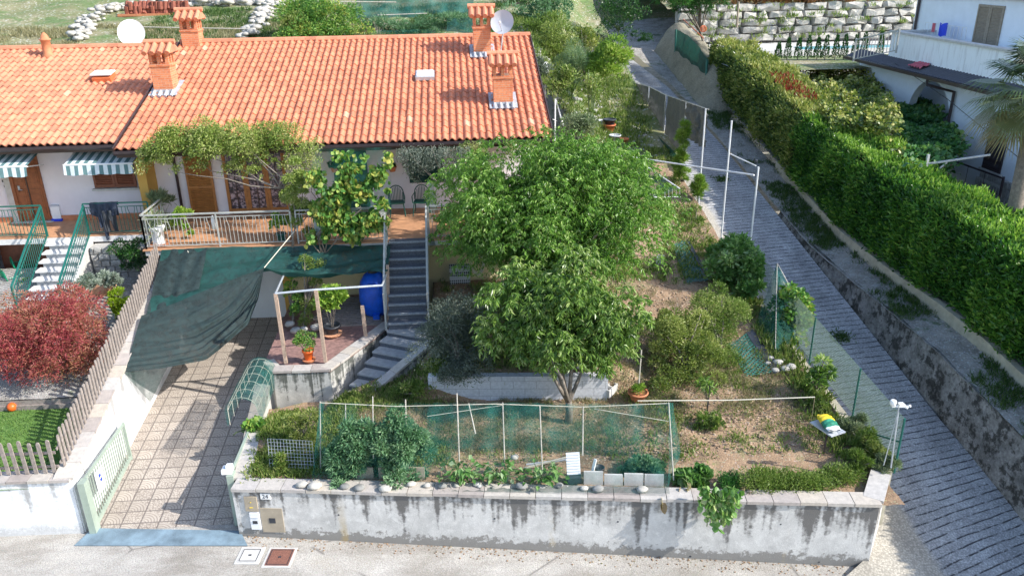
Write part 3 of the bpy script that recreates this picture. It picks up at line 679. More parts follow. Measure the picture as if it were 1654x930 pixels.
def chimney(x, y, parent, zb=None, h=.88, w_=.60, low=0, grey=False):
    zb = roof_z(y, low) if zb is None else zb
    m = MB(); hw = w_/2
    m.box(x-hw, x+hw, y-hw, y+hw, zb-.35, zb+h)
    zt = zb+h
    m.box(x-hw-.03, x+hw+.03, y-hw-.03, y+hw+.03, zt-.09, zt-.02)
    for i in range(3):
        xx = x-hw+.05+i*(w_-.1)/2
        for yy in (y-hw+.05, y+hw-.05): m.box(xx-.05, xx+.05, yy-.05, yy+.05, zt, zt+.26)
    for yy in (y,):
        for xx in (x-hw+.05, x+hw-.05): m.box(xx-.05, xx+.05, yy-.05, yy+.05, zt, zt+.26)
    m.box(x-hw, x+hw, y-hw, y+hw, zt+.26, zt+.33)
    c = mesh_np('chimney', np.array(m.V), m.F, 'chimney_brick', parent)
    z0 = zt+.33; m = MB(); e = hw+.14
    m.prism([(x-e, y-e, z0), (x-e, y+e, z0), (x-e, y, z0+.26)], (2*e, 0, 0), .4)
    for sgn in (-1, 1):
        for i in range(4):
            xx = x-e+.09+i*(2*e-.18)/3
            m.tube([(xx, y+sgn*(e+.04), z0+.005), (xx, y, z0+.275)], .082, 8, .068, tint=.3+.17*i)
    for i in range(3): m.tube([(x-e-.03+i*(2*e+.06)/3, y, z0+.31), (x-e-.03+(i+1)*(2*e+.06)/3+.02, y, z0+.315)], .085, 8, .075, tint=.8-.2*i)
    m.build('cap', 'roof_tile_pale', c)
    m = MB(); s_ = (ZR-ZE)/(YR-YE)
    m.obox((x, y-hw-.08, zb-s_*(hw+.1)+.07), (w_+.22, .3, .02), rx=math.atan(s_)); m.obox((x+hw+.06, y, zb+.07), (.16, w_+.5, .02), rx=math.atan(s_)); m.obox((x-hw-.06, y, zb+.07), (.16, w_+.5, .02), rx=math.atan(s_))
    m.box(x-hw-.012, x+hw+.012, y-hw-.012, y+hw+.012, zb-.3, zb+.06)
    for i in range(4): m.tube([(x-hw+.02+i*.19, y-hw-.3, zb-s_*(hw+.3)+.07), (x-hw+.02+i*.19, y-hw-.02, zb-s_*hw+.11)], .055, 7)
    m.build('flashing', 'lead_flashing', c)
    return c

def louvre(m, x0, x1, y, z0, z1, depth=.05, fr=.07, n=14, mid=False):
    """shutter leaf facing -Y: frame + slats"""
    m.box(x0, x0+fr, y-depth, y, z0, z1); m.box(x1-fr, x1, y-depth, y, z0, z1)
    m.box(x0+fr, x1-fr, y-depth, y, z0, z0+fr*1.3); m.box(x0+fr, x1-fr, y-depth, y, z1-fr, z1)
    if mid: zm = z0+(z1-z0)*.4; m.box(x0+fr, x1-fr, y-depth, y, zm-fr/2, zm+fr/2)
    m.box(x0+fr, x1-fr, y-depth*.35, y-.002, z0+fr, z1-fr)
    k = int((z1-z0-2*fr)/.055)
    for i in range(k):
        zz = z0+fr*1.3+(z1-z0-fr*2.4)*(i+.5)/k
        m.obox(((x0+x1)/2, y-depth*.62, zz), (x1-x0-2*fr, .035, .012), rx=.7)

# main house
H = thing('terrace_house', 'larger tiled house on the right with wisteria over its eave and a wide orange balcony', 'house', (-3.5, 22.6, 0))
m = MB(); m.box(XE0+.25, 2.55, 25.0, 30.4, .5, 6.35); m.prism([(2.55, 25.0, 6.35), (2.55, 30.4, 6.35), (2.55, 30.4, 7.9), (2.55, 25.0, 6.55)], (-12, 0, 0)); m.build('wall', 'plaster_lilac', H)
m = MB(); m.box(-5.2, 2.55, 22.75, 22.95, .8, 3.5); m.build('basement_wall', 'plaster_yellow', H)
m = MB(); m.box(-8.85, 2.6, 21.8, 25.0, 3.52, 3.66); m.build('balcony_slab', 'concrete_pale', H)
m = MB(); m.box(-8.9, 2.62, 21.76, 25.0, 3.665, 3.70); m.build('balcony_floor', 'balcony_tile', H)
m = MB(); m.box(-8.85, -8.62, 21.95, 22.2, .6, 3.5); m.box(-5.35, -5.1, 22.5, 22.74, .8, 3.5); m.each('pillar', 'plaster_ochre', H)
m = MB(); m.box(-8.15, -5.4, 22.9, 23.0, .8, 3.5); m.build('garage_front', 'plaster_white', H)
tile_roof('roof', XE0, XE1, YE, ZE, YR, ZR, 58, 20, 'roof_tile', H)
m = MB(); m.prism([(XE0, YE+.05, ZE-.1), (XE0, YR, ZR-.1), (XE0, 38.2-.2, ZE-.1), (XE0, 38, ZE-.2), (XE0, YR, ZR-.24), (XE0, YE+.05, ZE-.24)], (XE1-XE0-.02, 0, 0)); m.build('roof_deck', 'gutter_brown', H)
m = MB(); m.prism([(XE0, YR+.02, ZR-.02), (XE0, 38, ZE+.1), (XE0, 38, ZE)], (XE1-XE0, 0, 0)); m.build('rear_slope', 'roof_tile_pale', H)
m = MB()
for i in range(34):
    a = XE0+(XE1-XE0)*i/34; m.tube([(a, YR, ZR+.02), (a+(XE1-XE0)/34+.03, YR, ZR+.035)], .12, 8, .105, tint=rng.random())
m.build('ridge', 'roof_tile_pale', H)
m = MB()
for xx in (XE0-.03, XE1+.03):
    m.bar((xx, YE-.02, ZE-.03), (xx, YR, ZR-.03), .03, .2)
m.each('verge_board', 'gutter_brown', H)
m = MB(); gut = [(0, .0), (-.0, -.07), (-.05, -.11), (-.11, -.11), (-.15, -.06), (-.15, .01), (-.135, .01), (-.135, -.05), (-.1, -.09), (-.05, -.09), (-.015, -.06), (-.015, .0)]
m.prism([(XE0, YE-.0+a, ZE-.03+b) for a, b in gut], (XE1-XE0+.03, 0, 0)); m.build('gutter', 'dark_metal', H)
m = MB(); m.tube([(-8.75, 23.25, 6.1), (-8.75, 24.85, 5.85), (-8.72, 24.92, 5.6), (-8.72, 24.92, 3.7)], .045, 8); m.build('downpipe', 'dark_metal', H, True)
for (px_, py_) in ((266, 148), (814, 168)):
    pass
chimney(-9.28, 27.05, H, h=.86)
chimney(1.50, 25.62, H, h=.86)
chimney(1.02, 29.35, H, h=.92)
# skylight
m = MB(); c = np.array([-.97, 27.38, roof_z(27.38)+.12]); sa = math.atan((ZR-ZE)/(YR-YE))
m.obox(c, (.62, .52, .12), rx=sa); sk = m.build('skylight', 'galvanised', H); m = MB(); m.obox(c+np.array([0, -.02, .075]), (.54, .44, .03), rx=sa); m.build('cover', 'white_paint', sk)
# french windows and shutters (facade plane Y = 25)
def fx(x, y): return float(A(x, y, Y=24.98)[0])
x0, x1 = fx(318, 345), fx(352, 345)
m = MB(); louvre(m, x0-.12, x1+.04, 24.94, 3.74, 6.0, mid=True); m.build('shutter', 'orange_wood', H)
xs = [fx(372, 345), fx(405, 345), fx(438, 345), fx(470, 345)]
for i in range(3):
    m = MB(); a, b_ = xs[i], xs[i+1]
    m.box(a, a+.09, 24.92, 24.99, 3.74, 6.05); m.box(b_-.09, b_-.005, 24.92, 24.99, 3.74, 6.05); m.box(a+.09, b_-.09, 24.92, 24.99, 3.74, 3.9); m.box(a+.09, b_-.09, 24.92, 24.99, 5.95, 6.05)
    dw = m.build('french_window', 'orange_wood', H)
    m = MB(); m.box(a+.09, b_-.09, 24.955, 24.975, 3.9, 5.95); m.build('pane', 'window_glass', dw)
    m = MB(); xm = (a+b_)/2; m.box(xm-.012, xm+.012, 24.925, 24.95, 3.9, 5.95)
    for k in range(1, 7): m.box(a+.09, b_-.09, 24.93, 24.945, 3.9+k*.29, 3.918+k*.29)
    m.build('glazing_bar', 'gutter_brown', dw)
x0, x1 = fx(616, 340), fx(638, 340); m = MB(); m.box(-3.9, -2.85, 24.93, 24.99, 3.74, 5.95); m.build('door', 'plastic_dark_green', H)
m = MB(); louvre(m, -1.55, -.45, 24.97, 4.55, 5.95); m.build('window_shutter', 'shade_green', H)
m = MB(); louvre(m, .2, .75, 24.97, 4.6, 5.95); m.build('window_shutter', 'orange_wood', H)
m = MB(); m.box(-2.1, 2.55, 22.0, 22.05, 6.0, 6.12); 

# balcony railing
def railing(name, label, pts, h, mat, post_every=2.6, sp=.105, decor=True, cat='railing', bw=.014):
    root = thing(name, label, cat, pts[0])
    m = MB(); mb = MB(); mp = MB()
    for a, b in zip(pts[:-1], pts[1:]):
        a = np.array(a, float); b = np.array(b, float); L = np.linalg.norm(b-a); u = (b-a)/L; up = np.array([0, 0, 1.])
        m.bar(a+up*h, b+up*h, .05, .035); m.bar(a+up*(h-.11), b+up*(h-.11), .02, .02); m.bar(a+up*.08, b+up*.08, .025, .025)
        k = max(1, int(round(L/post_every)))
        for i in range(k+1): q = a+(b-a)*i/k; mp.bar(q-up*.08, q+up*(h-.02), .04, .04)
        n = int(L/sp)
        for i in range(1, n):
            q = a+u*(L*i/n)
            if decor and i % 5 in (2, 3):
                s_ = .045 if i % 5 == 2 else -.045
                mb.bar(q+up*.1, q+up*(h*.62), bw, bw); mb.bar(q+up*(h*.62), q+up*(h*.8)-u*s_, bw, bw); mb.bar(q+up*(h*.8)-u*s_, q+up*(h-.1)-u*s_, bw, bw)
            else: mb.bar(q+up*.1, q+up*(h-.11), bw, bw)
    m.build('handrail', mat, root); mb.build('baluster', mat, root); mp.each('post', mat, root)
    return root
railing('balcony_railing', 'grey metal balcony railing above the green shade cloth', [(-8.82, 23.6, 3.7), (-8.82, 21.86, 3.7), (-4.75, 21.86, 3.7)], .98, 'rail_paint')
railing('balcony_railing', 'grey metal balcony railing behind the climbing grapevine', [(-4.6, 21.86, 3.7), (-2.12, 21.86, 3.7)], .98, 'rail_paint')
railing('balcony_railing', 'short grey balcony railing right of the stairs, behind the big tree', [(-.9, 21.86, 3.7), (2.4, 21.86, 3.7)], .98, 'rail_paint')

# neighbouring house on the left
G = thing('terrace_house', 'left-hand tiled house with striped awnings and a brown panelled front door', 'house', (-14, 23.3, 0))
GX0, GX1, GY = -23.0, -9.74, 23.95
gz = lambda Y: roof_z(Y, .10)
m = MB(); m.box(GX0, XE0+.24, 25.0, 30.4, .5, 6.35); m.build('wall', 'plaster_lilac', G)
m = MB(); m.box(-9.62, -9.36, 24.2, 24.99, 3.7, 6.3); m.build('party_wall', 'plaster_ochre', G)
tile_roof('roof', GX0, GX1, GY, gz(GY), YR, gz(YR), 61, 18, 'roof_tile_pale', G)
m = MB(); m.prism([(GX0, GY+.05, gz(GY)-.1), (GX0, YR, gz(YR)-.1), (GX0, 38, ZE-.2), (GX0, 38, ZE-.3), (GX0, YR, gz(YR)-.24), (GX0, GY+.05, gz(GY)-.24)], (GX1-GX0-.03, 0, 0)); m.build('roof_deck', 'gutter_brown', G)
m = MB()
for i in range(36):
    a = GX0+(GX1-GX0)*i/36; m.tube([(a, YR, gz(YR)+.03), (a+(GX1-GX0)/36+.03, YR, gz(YR)+.045)], .12, 8, .105, tint=rng.random())
m.build('ridge', 'roof_tile_pale', G)
m = MB(); m.prism([(GX0, GY+a, gz(GY)-.03+b) for a, b in gut], (GX1-GX0-.04, 0, 0)); m.build('gutter', 'dark_metal', G)
m = MB(); m.box(GX0, -9.2, 23.3, 25.0, 3.5, 3.66); m.build('balcony_slab', 'white_step', G)
m = MB(); m.box(GX0, -9.2, 23.32, 25.0, 3.665, 3.70); m.build('balcony_floor', 'balcony_tile', G)
m = MB(); m.box(GX0, -9.62, 24.95, 24.99, 3.7, 3.86); m.build('skirting', 'terracotta', G)
m = MB(); m.box(GX0, -14.2, 23.9, 24.0, 1.8, 3.5); m.box(-14.2, -11.7, 24.3, 24.4, 1.8, 3.5); m.build('basement_wall', 'shutter_wood', G)
chimney(-9.30, 30.62, G, zb=8.2, h=.75)
x0 = fx(40, 355)-.02; x1 = fx(84, 355); xm = x0+(x1-x0)*.46
m = MB(); m.box(x0, x1, 24.93, 24.99, 3.72, 6.15); m.box(x0-.1, x0, 24.9, 24.99, 3.7, 6.2)
dd = m.build('front_door', 'door_wood', G)
m = MB()
for a, b_ in ((x0+.06, xm-.05), (xm+.05, x1-.06)):
    for z0, z1 in ((3.82, 4.75), (4.86, 5.75), (5.85, 6.1)):
        m.box(a, b_, 24.915, 24.93, z0, z1); m.box(a+.05, b_-.05, 24.905, 24.915, z0+.05, z1-.05)
m.build('door_panel', 'door_wood', dd)
m = MB(); m.box(xm-.015, xm+.015, 24.91, 24.93, 3.75, 6.15); m.build('astragal', 'gutter_brown', dd)
m = MB(); m.tube([(x0+.12, 24.93, 4.75), (x0+.12, 24.86, 4.75), (x0+.24, 24.86, 4.74)], .012, 6); m.box(x0+.09, x0+.15, 24.915, 24.93, 4.62, 4.88); m.build('handle', 'galvanised', dd)
m = MB(); m.box(x0-.28, x0-.1, 24.9, 24.985, 3.7, 6.2); m.box(x0-.3, x1+.1, 24.8, 24.985, 3.7, 3.73); m.build('door_surround', 'concrete_pale', G)
x0, x1 = fx(156, 308), fx(224, 308); m = MB(); louvre(m, x0, (x0+x1)/2-.005, 24.96, 4.72, 5.9); louvre(m, (x0+x1)/2+.005, x1, 24.96, 4.72, 5.9); m.build('window_shutter', 'shutter_wood', G)
m = MB(); m.box(x0-.06, x1+.08, 24.82, 24.985, 4.64, 4.70); m.build('window_sill', 'concrete_pale', G)
m = MB(); q = A(10, 300, Y=24.97); m.box(q[0]-.08, q[0]+.05, 24.95, 24.985, 4.98, 5.05); m.box(q[0]-.06, q[0]+.07, 24.95, 24.985, 4.82, 4.89); m.each('letter_slot', 'dark_metal', G)
def awning(xa, xb, nm):
    za, zb = 6.0, 5.72; ya, yb = 24.9, 23.75
    fn = lambda u, v: (xa+(xb-xa)*u, ya+(yb-ya)*v, za+(zb-za)*v+.02*np.sin(u*9)*v)
    a = grid(nm, 30, 6, fn, 'awning_stripe', G)
    m = MB(); m.tube([(xa, yb, zb), (xb, yb, zb)], .03, 8); m.build('front_bar', 'white_paint', a)
    fn = lambda u, v: (xa+(xb-xa)*u, yb-.02-.05*v+.02*np.sin(u*23)*v, zb-.02-v*(.25+.035*np.abs(np.sin(u*(xb-xa)*math.pi/.5))))
    grid('valance', 60, 4, fn, 'awning_stripe', a)
    m = MB()
    for xx in (xa+.3, xb-.1): m.bar((xx, 24.9, 5.5), (xx-.05, yb+.05, zb-.03), .04, .03)
    m.each('arm', 'white_paint', a)
q0, q1 = float(A(98, 250, Y=23.75)[0]), float(A(212, 250, Y=23.75)[0])
awning(q0, q1, 'awning'); q2 = float(A(38, 250, Y=23.75)[0]); awning(q2-4, q2, 'awning')
c = A(77, 84, Y=30.1); zb = gz(30.1)
m = MB(); m.lathe((c[0], 30.1, zb-.1), [(.22, 0), (.2, .15), (.15, .2), (.15, .62), (.19, .64), (.19, .68), (.14, .70), (.10, .82), (.02, .9)], 14); vp = m.build('vent_pipe', 'terracotta', G, True)
c = A(168, 126, Y=28.1); sa = math.atan((ZR-ZE)/(YR-YE))
m = MB(); m.obox((c[0], 28.1, gz(28.1)+.1), (.6, .5, .14), rx=sa); rh = m.build('roof_hatch', 'bucket_orange', G)
m = MB(); m.obox((c[0]-.02, 28.12, gz(28.1)+.24), (.66, .5, .03), rx=sa-.12); m.build('cover', 'dish_white', rh)
# green railings and stairs of the neighbour
XA = float(A(62, 335, Y=23.35)[0]); XB = float(A(128, 327, Y=23.35)[0])
SX0 = float(A(76, 388, z=3.7)[0]); 
railing('balcony_railing', 'green balcony railing left of the white outdoor steps', [(-20, 23.36, 3.7), (-12.18, 23.36, 3.7)], .95, 'green_paint', 3)
railing('balcony_railing', 'green balcony railing with the dark jacket hung over it', [(-11.0, 23.36, 3.7), (-9.15, 23.36, 3.7)], .95, 'green_paint', 2)
S = thing('outdoor_steps', 'flight of white stone steps with shadows of a green handrail', 'stairs', (-11.8, 22, 2))
m = MB(); n_ = 8; y0 = 23.3
for i in range(n_):
    z = 3.56-i*.17; yy = y0-.28*i; m.box(-12.15, -11.0, yy-.30, yy+.02, z-.05, z)
m.build('tread', 'white_step', S)
m = MB()
for i in range(n_): m.box(-12.05, -11.05, y0-.28*i-.26, y0-.28*i, 1.7, 3.505-i*.17)
m.build('step_body', 'step_pale', S)
m = MB(); m.hexa([(-11.04, y0-2.4, 1.7), (-10.9, y0-2.4, 1.7), (-10.9, y0, 1.7), (-11.04, y0, 1.7), (-11.04, y0-2.4, 2.3), (-10.9, y0-2.4, 2.3), (-10.9, y0, 3.66), (-11.04, y0, 3.66)]); m.build('side_wall', 'concrete_pale', S)
for lab, xx in (('green sloping handrail on the left of the white steps', -12.2), ('green sloping handrail on the right of the white steps', -10.98)):
    R_ = thing('stair_railing', lab, 'railing', (xx, 21, 2.2)); m = MB(); p0 = np.array([xx, 23.36, 3.6]); p1 = np.array([xx, 20.95, 2.13]); up = np.array([0, 0, 1.])
    m.bar(p0+up*1.0, p1+up*.95, .05, .04); m.bar(p0+up*.85, p1+up*.8, .025, .025); m.bar(p0+up*.12, p1+up*.12, .03, .03); m.build('handrail', 'green_paint', R_)
    m = MB()
    for i in range(23): q = p0+(p1-p0)*(i+.5)/23; m.bar(q+up*.1, q+up*.85, .014, .014)
    m.build('baluster', 'green_paint', R_)
    m = MB()
    for q in (p0, p1): m.bar(q-up*.05, q+up*.97, .045, .045)
    m.each('post', 'green_paint', R_)

# ---------------------------------------------------------------- boundary walls with coping stones
def coping_run(m, a, b, w_, t, stone, ztop_a, ztop_b, over=.05, tones=None):
    a = np.array(a, float); b = np.array(b, float); L = np.linalg.norm(b-a); u = (b-a)/L; nn = np.array([-u[1], u[0]]); k = max(1, int(L/stone)); 
    for i in range(k):
        s0, s1 = L*i/k+.006, L*(i+1)/k-.006; z0 = ztop_a+(ztop_b-ztop_a)*i/k; z1 = ztop_a+(ztop_b-ztop_a)*(i+1)/k; j = rng.normal()*.004
        e0, e1 = -over+rng.normal()*.006, w_+over+rng.normal()*.006
        P = []
        for zz in (0, t):
            for s_, e, z in ((s0, e0, z0), (s1, e0, z1), (s1, e1, z1), (s0, e1, z0)): q = a+u*s_+nn*e; P.append((q[0], q[1], z-t+zz+j))
        m.hexa(P, rng.random())
def wall_run(m, a, b, w_, zba, zbb, zta, ztb):
    a = np.array(a, float); b = np.array(b, float); u = (b-a)/np.linalg.norm(b-a); nn = np.array([-u[1], u[0]])*w_
    pts = [a, b, b+nn, a+nn]; m.hexa([(*pts[0], zba), (*pts[1], zbb), (*pts[2], zbb), (*pts[3], zba), (*pts[0], zta), (*pts[1], ztb), (*pts[2], ztb), (*pts[3], zta)])
FA, FB, FC = np.array([-4.88, 13.9]), np.array([7.92, 12.22]), np.array([8.52, 13.05])
W = thing('boundary_wall', 'long stained grey front wall holding up the vegetable garden', 'wall', (1.5, 13.1, 0))
m = MB(); wall_run(m, FA, FB, .3, -.6, -.9, 1.14, 1.14); wall_run(m, FB, FC, .28, -.9, -.9, 1.14, 1.2)
m.build('wall_face', 'front_wall_render', W)
m = MB(); coping_run(m, FA, FB+np.array([.03, 0]), .3, .07, .5, 1.215, 1.215, .045); coping_run(m, FB+np.array([.06, .06]), FC, .30, .07, .55, 1.225, 1.27, .04)
m.build('coping', 'coping_stone', W)
m = MB()
for (x, y, rr) in ((547, 831, .02), (799, 837, .022), (891, 893, .022), (998, 842, .02), (1115, 898, .024), (1261, 846, .018), (1323, 907, .018)):
    d = ray(x, y); u = (FB-FA)/np.linalg.norm(FB-FA); nn = np.array([-u[1], u[0]]); t_ = (FA@nn)/(d[0]*nn[0]+d[1]*nn[1]); q = CAM+d*t_; m.tube([q-np.array([0, .004, 0]), q+np.array([0, .004, 0])], rr, 8)
m.each('weep_hole', 'plastic_black', W)
# drive side of the garden
W2 = thing('retaining_wall', 'low stone-capped wall between the driveway and the garden net', 'wall', (-5, 16, 0))
m = MB(); wall_run(m, (-4.60, 14.22), (-4.95, 18.0), .28, -.2, .3, 1.14, 1.3); m.build('wall_face', 'terrace_render', W2)
m = MB(); coping_run(m, (-4.60, 14.25), (-4.95, 18.0), .28, .06, .55, 1.21, 1.36, .04); m.build('coping', 'coping_stone', W2)
# left of the drive
W3 = thing('retaining_wall', 'white stained wall rising along the left of the driveway', 'wall', (-8.3, 17, 0))
m = MB(); wall_run(m, (-8.18, 14.32), (-8.18, 22.3), .34, -.2, .8, 1.31, 3.3); m.build('wall_face', 'drive_wall_render', W3)
m = MB(); coping_run(m, (-8.18, 14.3), (-8.18, 22.3), .34, .06, .42, 1.38, 3.37, .035); m.build('coping', 'coping_stone', W3)
W4 = thing('boundary_wall', 'white front wall with dark streaks left of the open gate', 'wall', (-12, 14.3, 0))
m = MB(); wall_run(m, (-24, 14.75), (-8.2, 14.28), .32, -.4, -.2, 1.31, 1.31); m.build('wall_face', 'left_wall_render', W4)
m = MB(); coping_run(m, (-24, 14.75), (-8.2, 14.28), .32, .06, .42, 1.375, 1.375, .04); m.build('coping', 'coping_stone', W4)
# gates
def gate(name, label, xf, y0, y1, flip=1):
    g_ = thing(name, label, 'gate', (xf, y0, 0)); zz = lambda y: float(drive_z(0, y))
    m = MB(); m.box(xf-.07, xf+.07, y0-.1, y0+.12, .02, 1.28); m.box(xf-.03, xf+.03, y1-.05, y1, zz(y1)+.04, 1.30); m.box(xf-.025, xf+.025, y0+.12, y1-.05, 1.24, 1.295)
    m.hexa([(xf-.025, y0+.12, .06), (xf+.025, y0+.12, .06), (xf+.025, y1-.05, zz(y1)+.06), (xf-.025, y1-.05, zz(y1)+.06), (xf-.025, y0+.12, .16), (xf+.025, y0+.12, .16), (xf+.025, y1-.05, zz(y1)+.14), (xf-.025, y1-.05, zz(y1)+.14)]); m.build('frame', 'gate_paint', g_)
    m = MB(); k = int((y1-y0)/.105)
    for i in range(1, k): y = y0+.1+(y1-y0-.15)*i/k; m.box(xf-.01, xf+.01, y-.01, y+.01, zz(y)+.14, 1.24)
    m.build('bar', 'gate_paint', g_); return g_
g1 = gate('driveway_gate', 'open green-grey barred gate leaf against the white wall', -7.98, 14.3, 16.55)
m = MB(); m.box(-7.955, -7.945, 14.75, 15.12, .62, 1.12); sgn = m.build('gate_sign', 'white_paint', g1)
m = MB(); m.obox((-7.94, 14.93, .98), (.006, .09, .07)); m.obox((-7.94, 14.96, .86), (.006, .09, .07)); m.each('sign_mark', 'plastic_blue', sgn)
g2 = gate('driveway_gate', 'green-grey gate leaf folded back by the meter boxes', -4.98, 14.3, 15.9)
m = MB(); m.obox((-5.05, 14.35, 1.34), (.2, .2, .1)); m.obox((-5.0, 14.35, 1.42), (.12, .12, .08)); m.build('flashing_lamp', 'dish_white', g2)

# terrace with pergola
T = thing('terrace', 'raised porphyry-paved terrace with a mossy rendered front wall', 'terrace', (-3.8, 19, .9))
c1, c2, c3, c4 = A(440, 600, z=1.75), A(533, 597, z=1.75), A(634, 524, z=1.75), None
poly = [(c1[0], c1[1]), (c2[0], c2[1]), (c3[0], c3[1]), (-2.15, 22.7), (-5.15, 22.7), (-5.1, 18.4)]
m = MB(); m.prism([(x, y, .5) for x, y in poly], (0, 0, 1.18)); m.build('wall', 'terrace_render', T)
m = MB(); m.prism([(x, y, 1.685) for x, y in poly], (0, 0, .03)); m.build('paving', 'porphyry', T)
m = MB()
coping_run(m, poly[0], poly[1], .26, .06, .4, 1.775, 1.775, .03); coping_run(m, poly[1], poly[2], .26, .06, .4, 1.775, 1.80, .03); coping_run(m, poly[5], poly[0], .24, .06, .4, 1.775, 1.775, .02)
m.build('coping', 'coping_stone', T)
m = MB()
for i in range(16):
    y = 20.4+i*.13; m.box(-4.2+.1*math.sin(i), -2.3, y, y+.07, 1.72, 1.765)
tag(m.build('duckboard', 'grey_wood'), 'dark wooden duckboard slats in front of the blue tank', 'duckboard')
# lower curved flight
ST = thing('garden_steps', 'lower flight of pale steps turning down beside the terrace wall', 'stairs', (-2.5, 18.4, 1))
i0, i1 = np.array([-2.08, 19.5, 1.9]), A(552, 645, z=1.0); o0, o1 = A(700, 548, z=1.95), A(583, 648, z=1.05)
m = MB(); m2 = MB(); k = 6
for i in range(k):
    z = 1.86-.145*(i+.3); a0 = i0+(i1-i0)*i/k; a1 = i0+(i1-i0)*(i+1)/k; b0 = o0+(o1-o0)*i/k; b1 = o0+(o1-o0)*(i+1)/k; e = (a1-a0)*.05
    a0 = a0+(a1-a0)*.012; b0 = b0+(b1-b0)*.012; a1 = a1-(a1-a0)*.012; b1 = b1-(b1-b0)*.012
    m2.prism([(a0[0], a0[1], z-.9), (a1[0], a1[1], z-.9), (b1[0], b1[1], z-.9), (b0[0], b0[1], z-.9)], (0, 0, .86))
    m.prism([(a0[0], a0[1], z-.038), (a1[0]+e[0], a1[1]+e[1], z-.038), (b1[0]+e[0], b1[1]+e[1], z-.038), (b0[0], b0[1], z-.038)], (0, 0, .04))
m.prism([(i0[0], i0[1], 1.9), (o0[0], o0[1], 1.9), (-.95, 19.64, 1.9), (-2.1, 19.64, 1.9)], (0, 0, .04)); m2.prism([(i0[0], i0[1]+.02, .9), (o0[0], o0[1]+.02, .9), (-.96, 19.59, .9), (-2.09, 19.59, .9)], (0, 0, .99))
m.build('tread', 'step_pale', ST); m2.build('step_body', 'step_stone', ST)
m = MB(); u = (o1-o0)[:2]; u = u/np.linalg.norm(u); nn = np.array([-u[1], u[0]])
ob, oe = o0[:2]+np.array([.0, .0]), o1[:2]
wall_run(m, oe, ob, .22, .6, .9, 1.13, 2.0) if False else wall_run(m, ob, oe, .2, .9, .6, 2.0, 1.17); m.build('parapet', 'terrace_render', ST)
m = MB(); coping_run(m, ob, oe, .2, .06, .42, 2.07, 1.24, .03); m.build('coping', 'coping_stone', ST)
# main flight
SM = thing('staircase', 'straight flight of dark stone steps climbing to the orange balcony', 'stairs', (-1.55, 19.7, 1.9))
m = MB(); m2 = MB(); m3 = MB(); k = 10
for i in range(k):
    z = 1.94+(i+1)*.176; y = 19.6+i*.232
    m.box(-2.05, -1.0, y-.02, y+.26, z-.035, z+.005); m3.box(-2.05, -1.0, y-.035, y+.03, z-.037, z+.009); m2.box(-2.03, -1.02, y, y+.24, 1.0, z-.035)
m.build('tread', 'step_stone', SM); m3.build('nosing', 'step_nosing', SM); m2.build('step_body', 'step_stone', SM)
for lab, xx in (('grey stair handrail beside the shade cloth', -2.1), ('grey stair handrail beside the big tree', -.95)):
    R_ = thing('stair_railing', lab, 'railing', (xx, 20, 2)); up = np.array([0, 0, 1.]); p0 = np.array([xx, 21.86, 3.7]); p1 = np.array([xx, 19.65, 2.0])
    m = MB(); m.bar(p0+up*.98, p1+up*.95, .05, .035); m.bar(p0+up*.12, p1+up*.12, .03, .03); m.build('handrail', 'rail_paint', R_)
    m = MB()
    for i in range(17): q = p0+(p1-p0)*(i+.5)/17; m.bar(q+up*.1, q+up*.95, .014, .014)
    m.build('baluster', 'rail_paint', R_)
    m = MB(); m.bar(p0-up*.1, p0+up*1.0, .05, .05); m.bar(p1-up*.1, p1+up*.97, .05, .05); m.each('post', 'rail_paint', R_)
m = MB(); wall_run(m, (-.92, 16.87), (3.35, 16.5), .2, .9, .9, 1.93, 1.93)
o = m.build('block_wall', 'white_block', None, loc=(1, 16.8, 1)); tag(o, 'low white block wall shaded by the tree in mid garden', 'wall')
# garden wall along the lane
W5 = thing('boundary_wall', 'low concrete wall carrying the wire fence beside the grooved lane', 'wall', (8.4, 17, .5))
m = MB(); wall_run(m, (8.62, 13.1), (8.62, 25.5), .2, -.4, 1.2, 1.27, 2.05); m.build('wall_face', 'concrete_kerb', W5)
W6 = thing('retaining_wall', 'dark mossy retaining wall along the right edge of the lane', 'wall', (11.7, 16, .5))
def rfn(u, v):
    Y = 8.5+19*u; X = 11.62+.18*v+.05*fbm(Y*2, v*3); X = np.where(Y < 12.5, X+(12.5-Y)*.0, X); zb_ = lane_z(0, Y)-.3; zt = verge_z(11.8, Y)+.05*fbm(Y*3, 1); return X, Y, zb_+(zt-zb_)*v
grid('wall_face', 140, 16, rfn, 'lane_wall_face', W6)
def rf2(u, v):
    Y = 8.5+19*u; X = 11.8+.2*v; return X, Y, verge_z(11.8, Y)+.05*fbm(Y*3, 1)-.1*v+.03
grid('top', 140, 3, rf2, 'lane_wall_face', W6)
W7 = thing('kerb_wall', 'pale concrete kerb wall under the long laurel hedge', 'wall', (13, 20, 2))
m = MB()
ys = np.linspace(9, 31, 23)
for a, b_ in zip(ys[:-1], ys[1:]): wall_run(m, (13.02, a), (13.02, b_-.004), .18, verge_z(13, a)-.3, verge_z(13, b_)-.3, verge_z(13, a)+.33, verge_z(13, b_)+.33)
m.build('wall_face', 'concrete_kerb', W7)

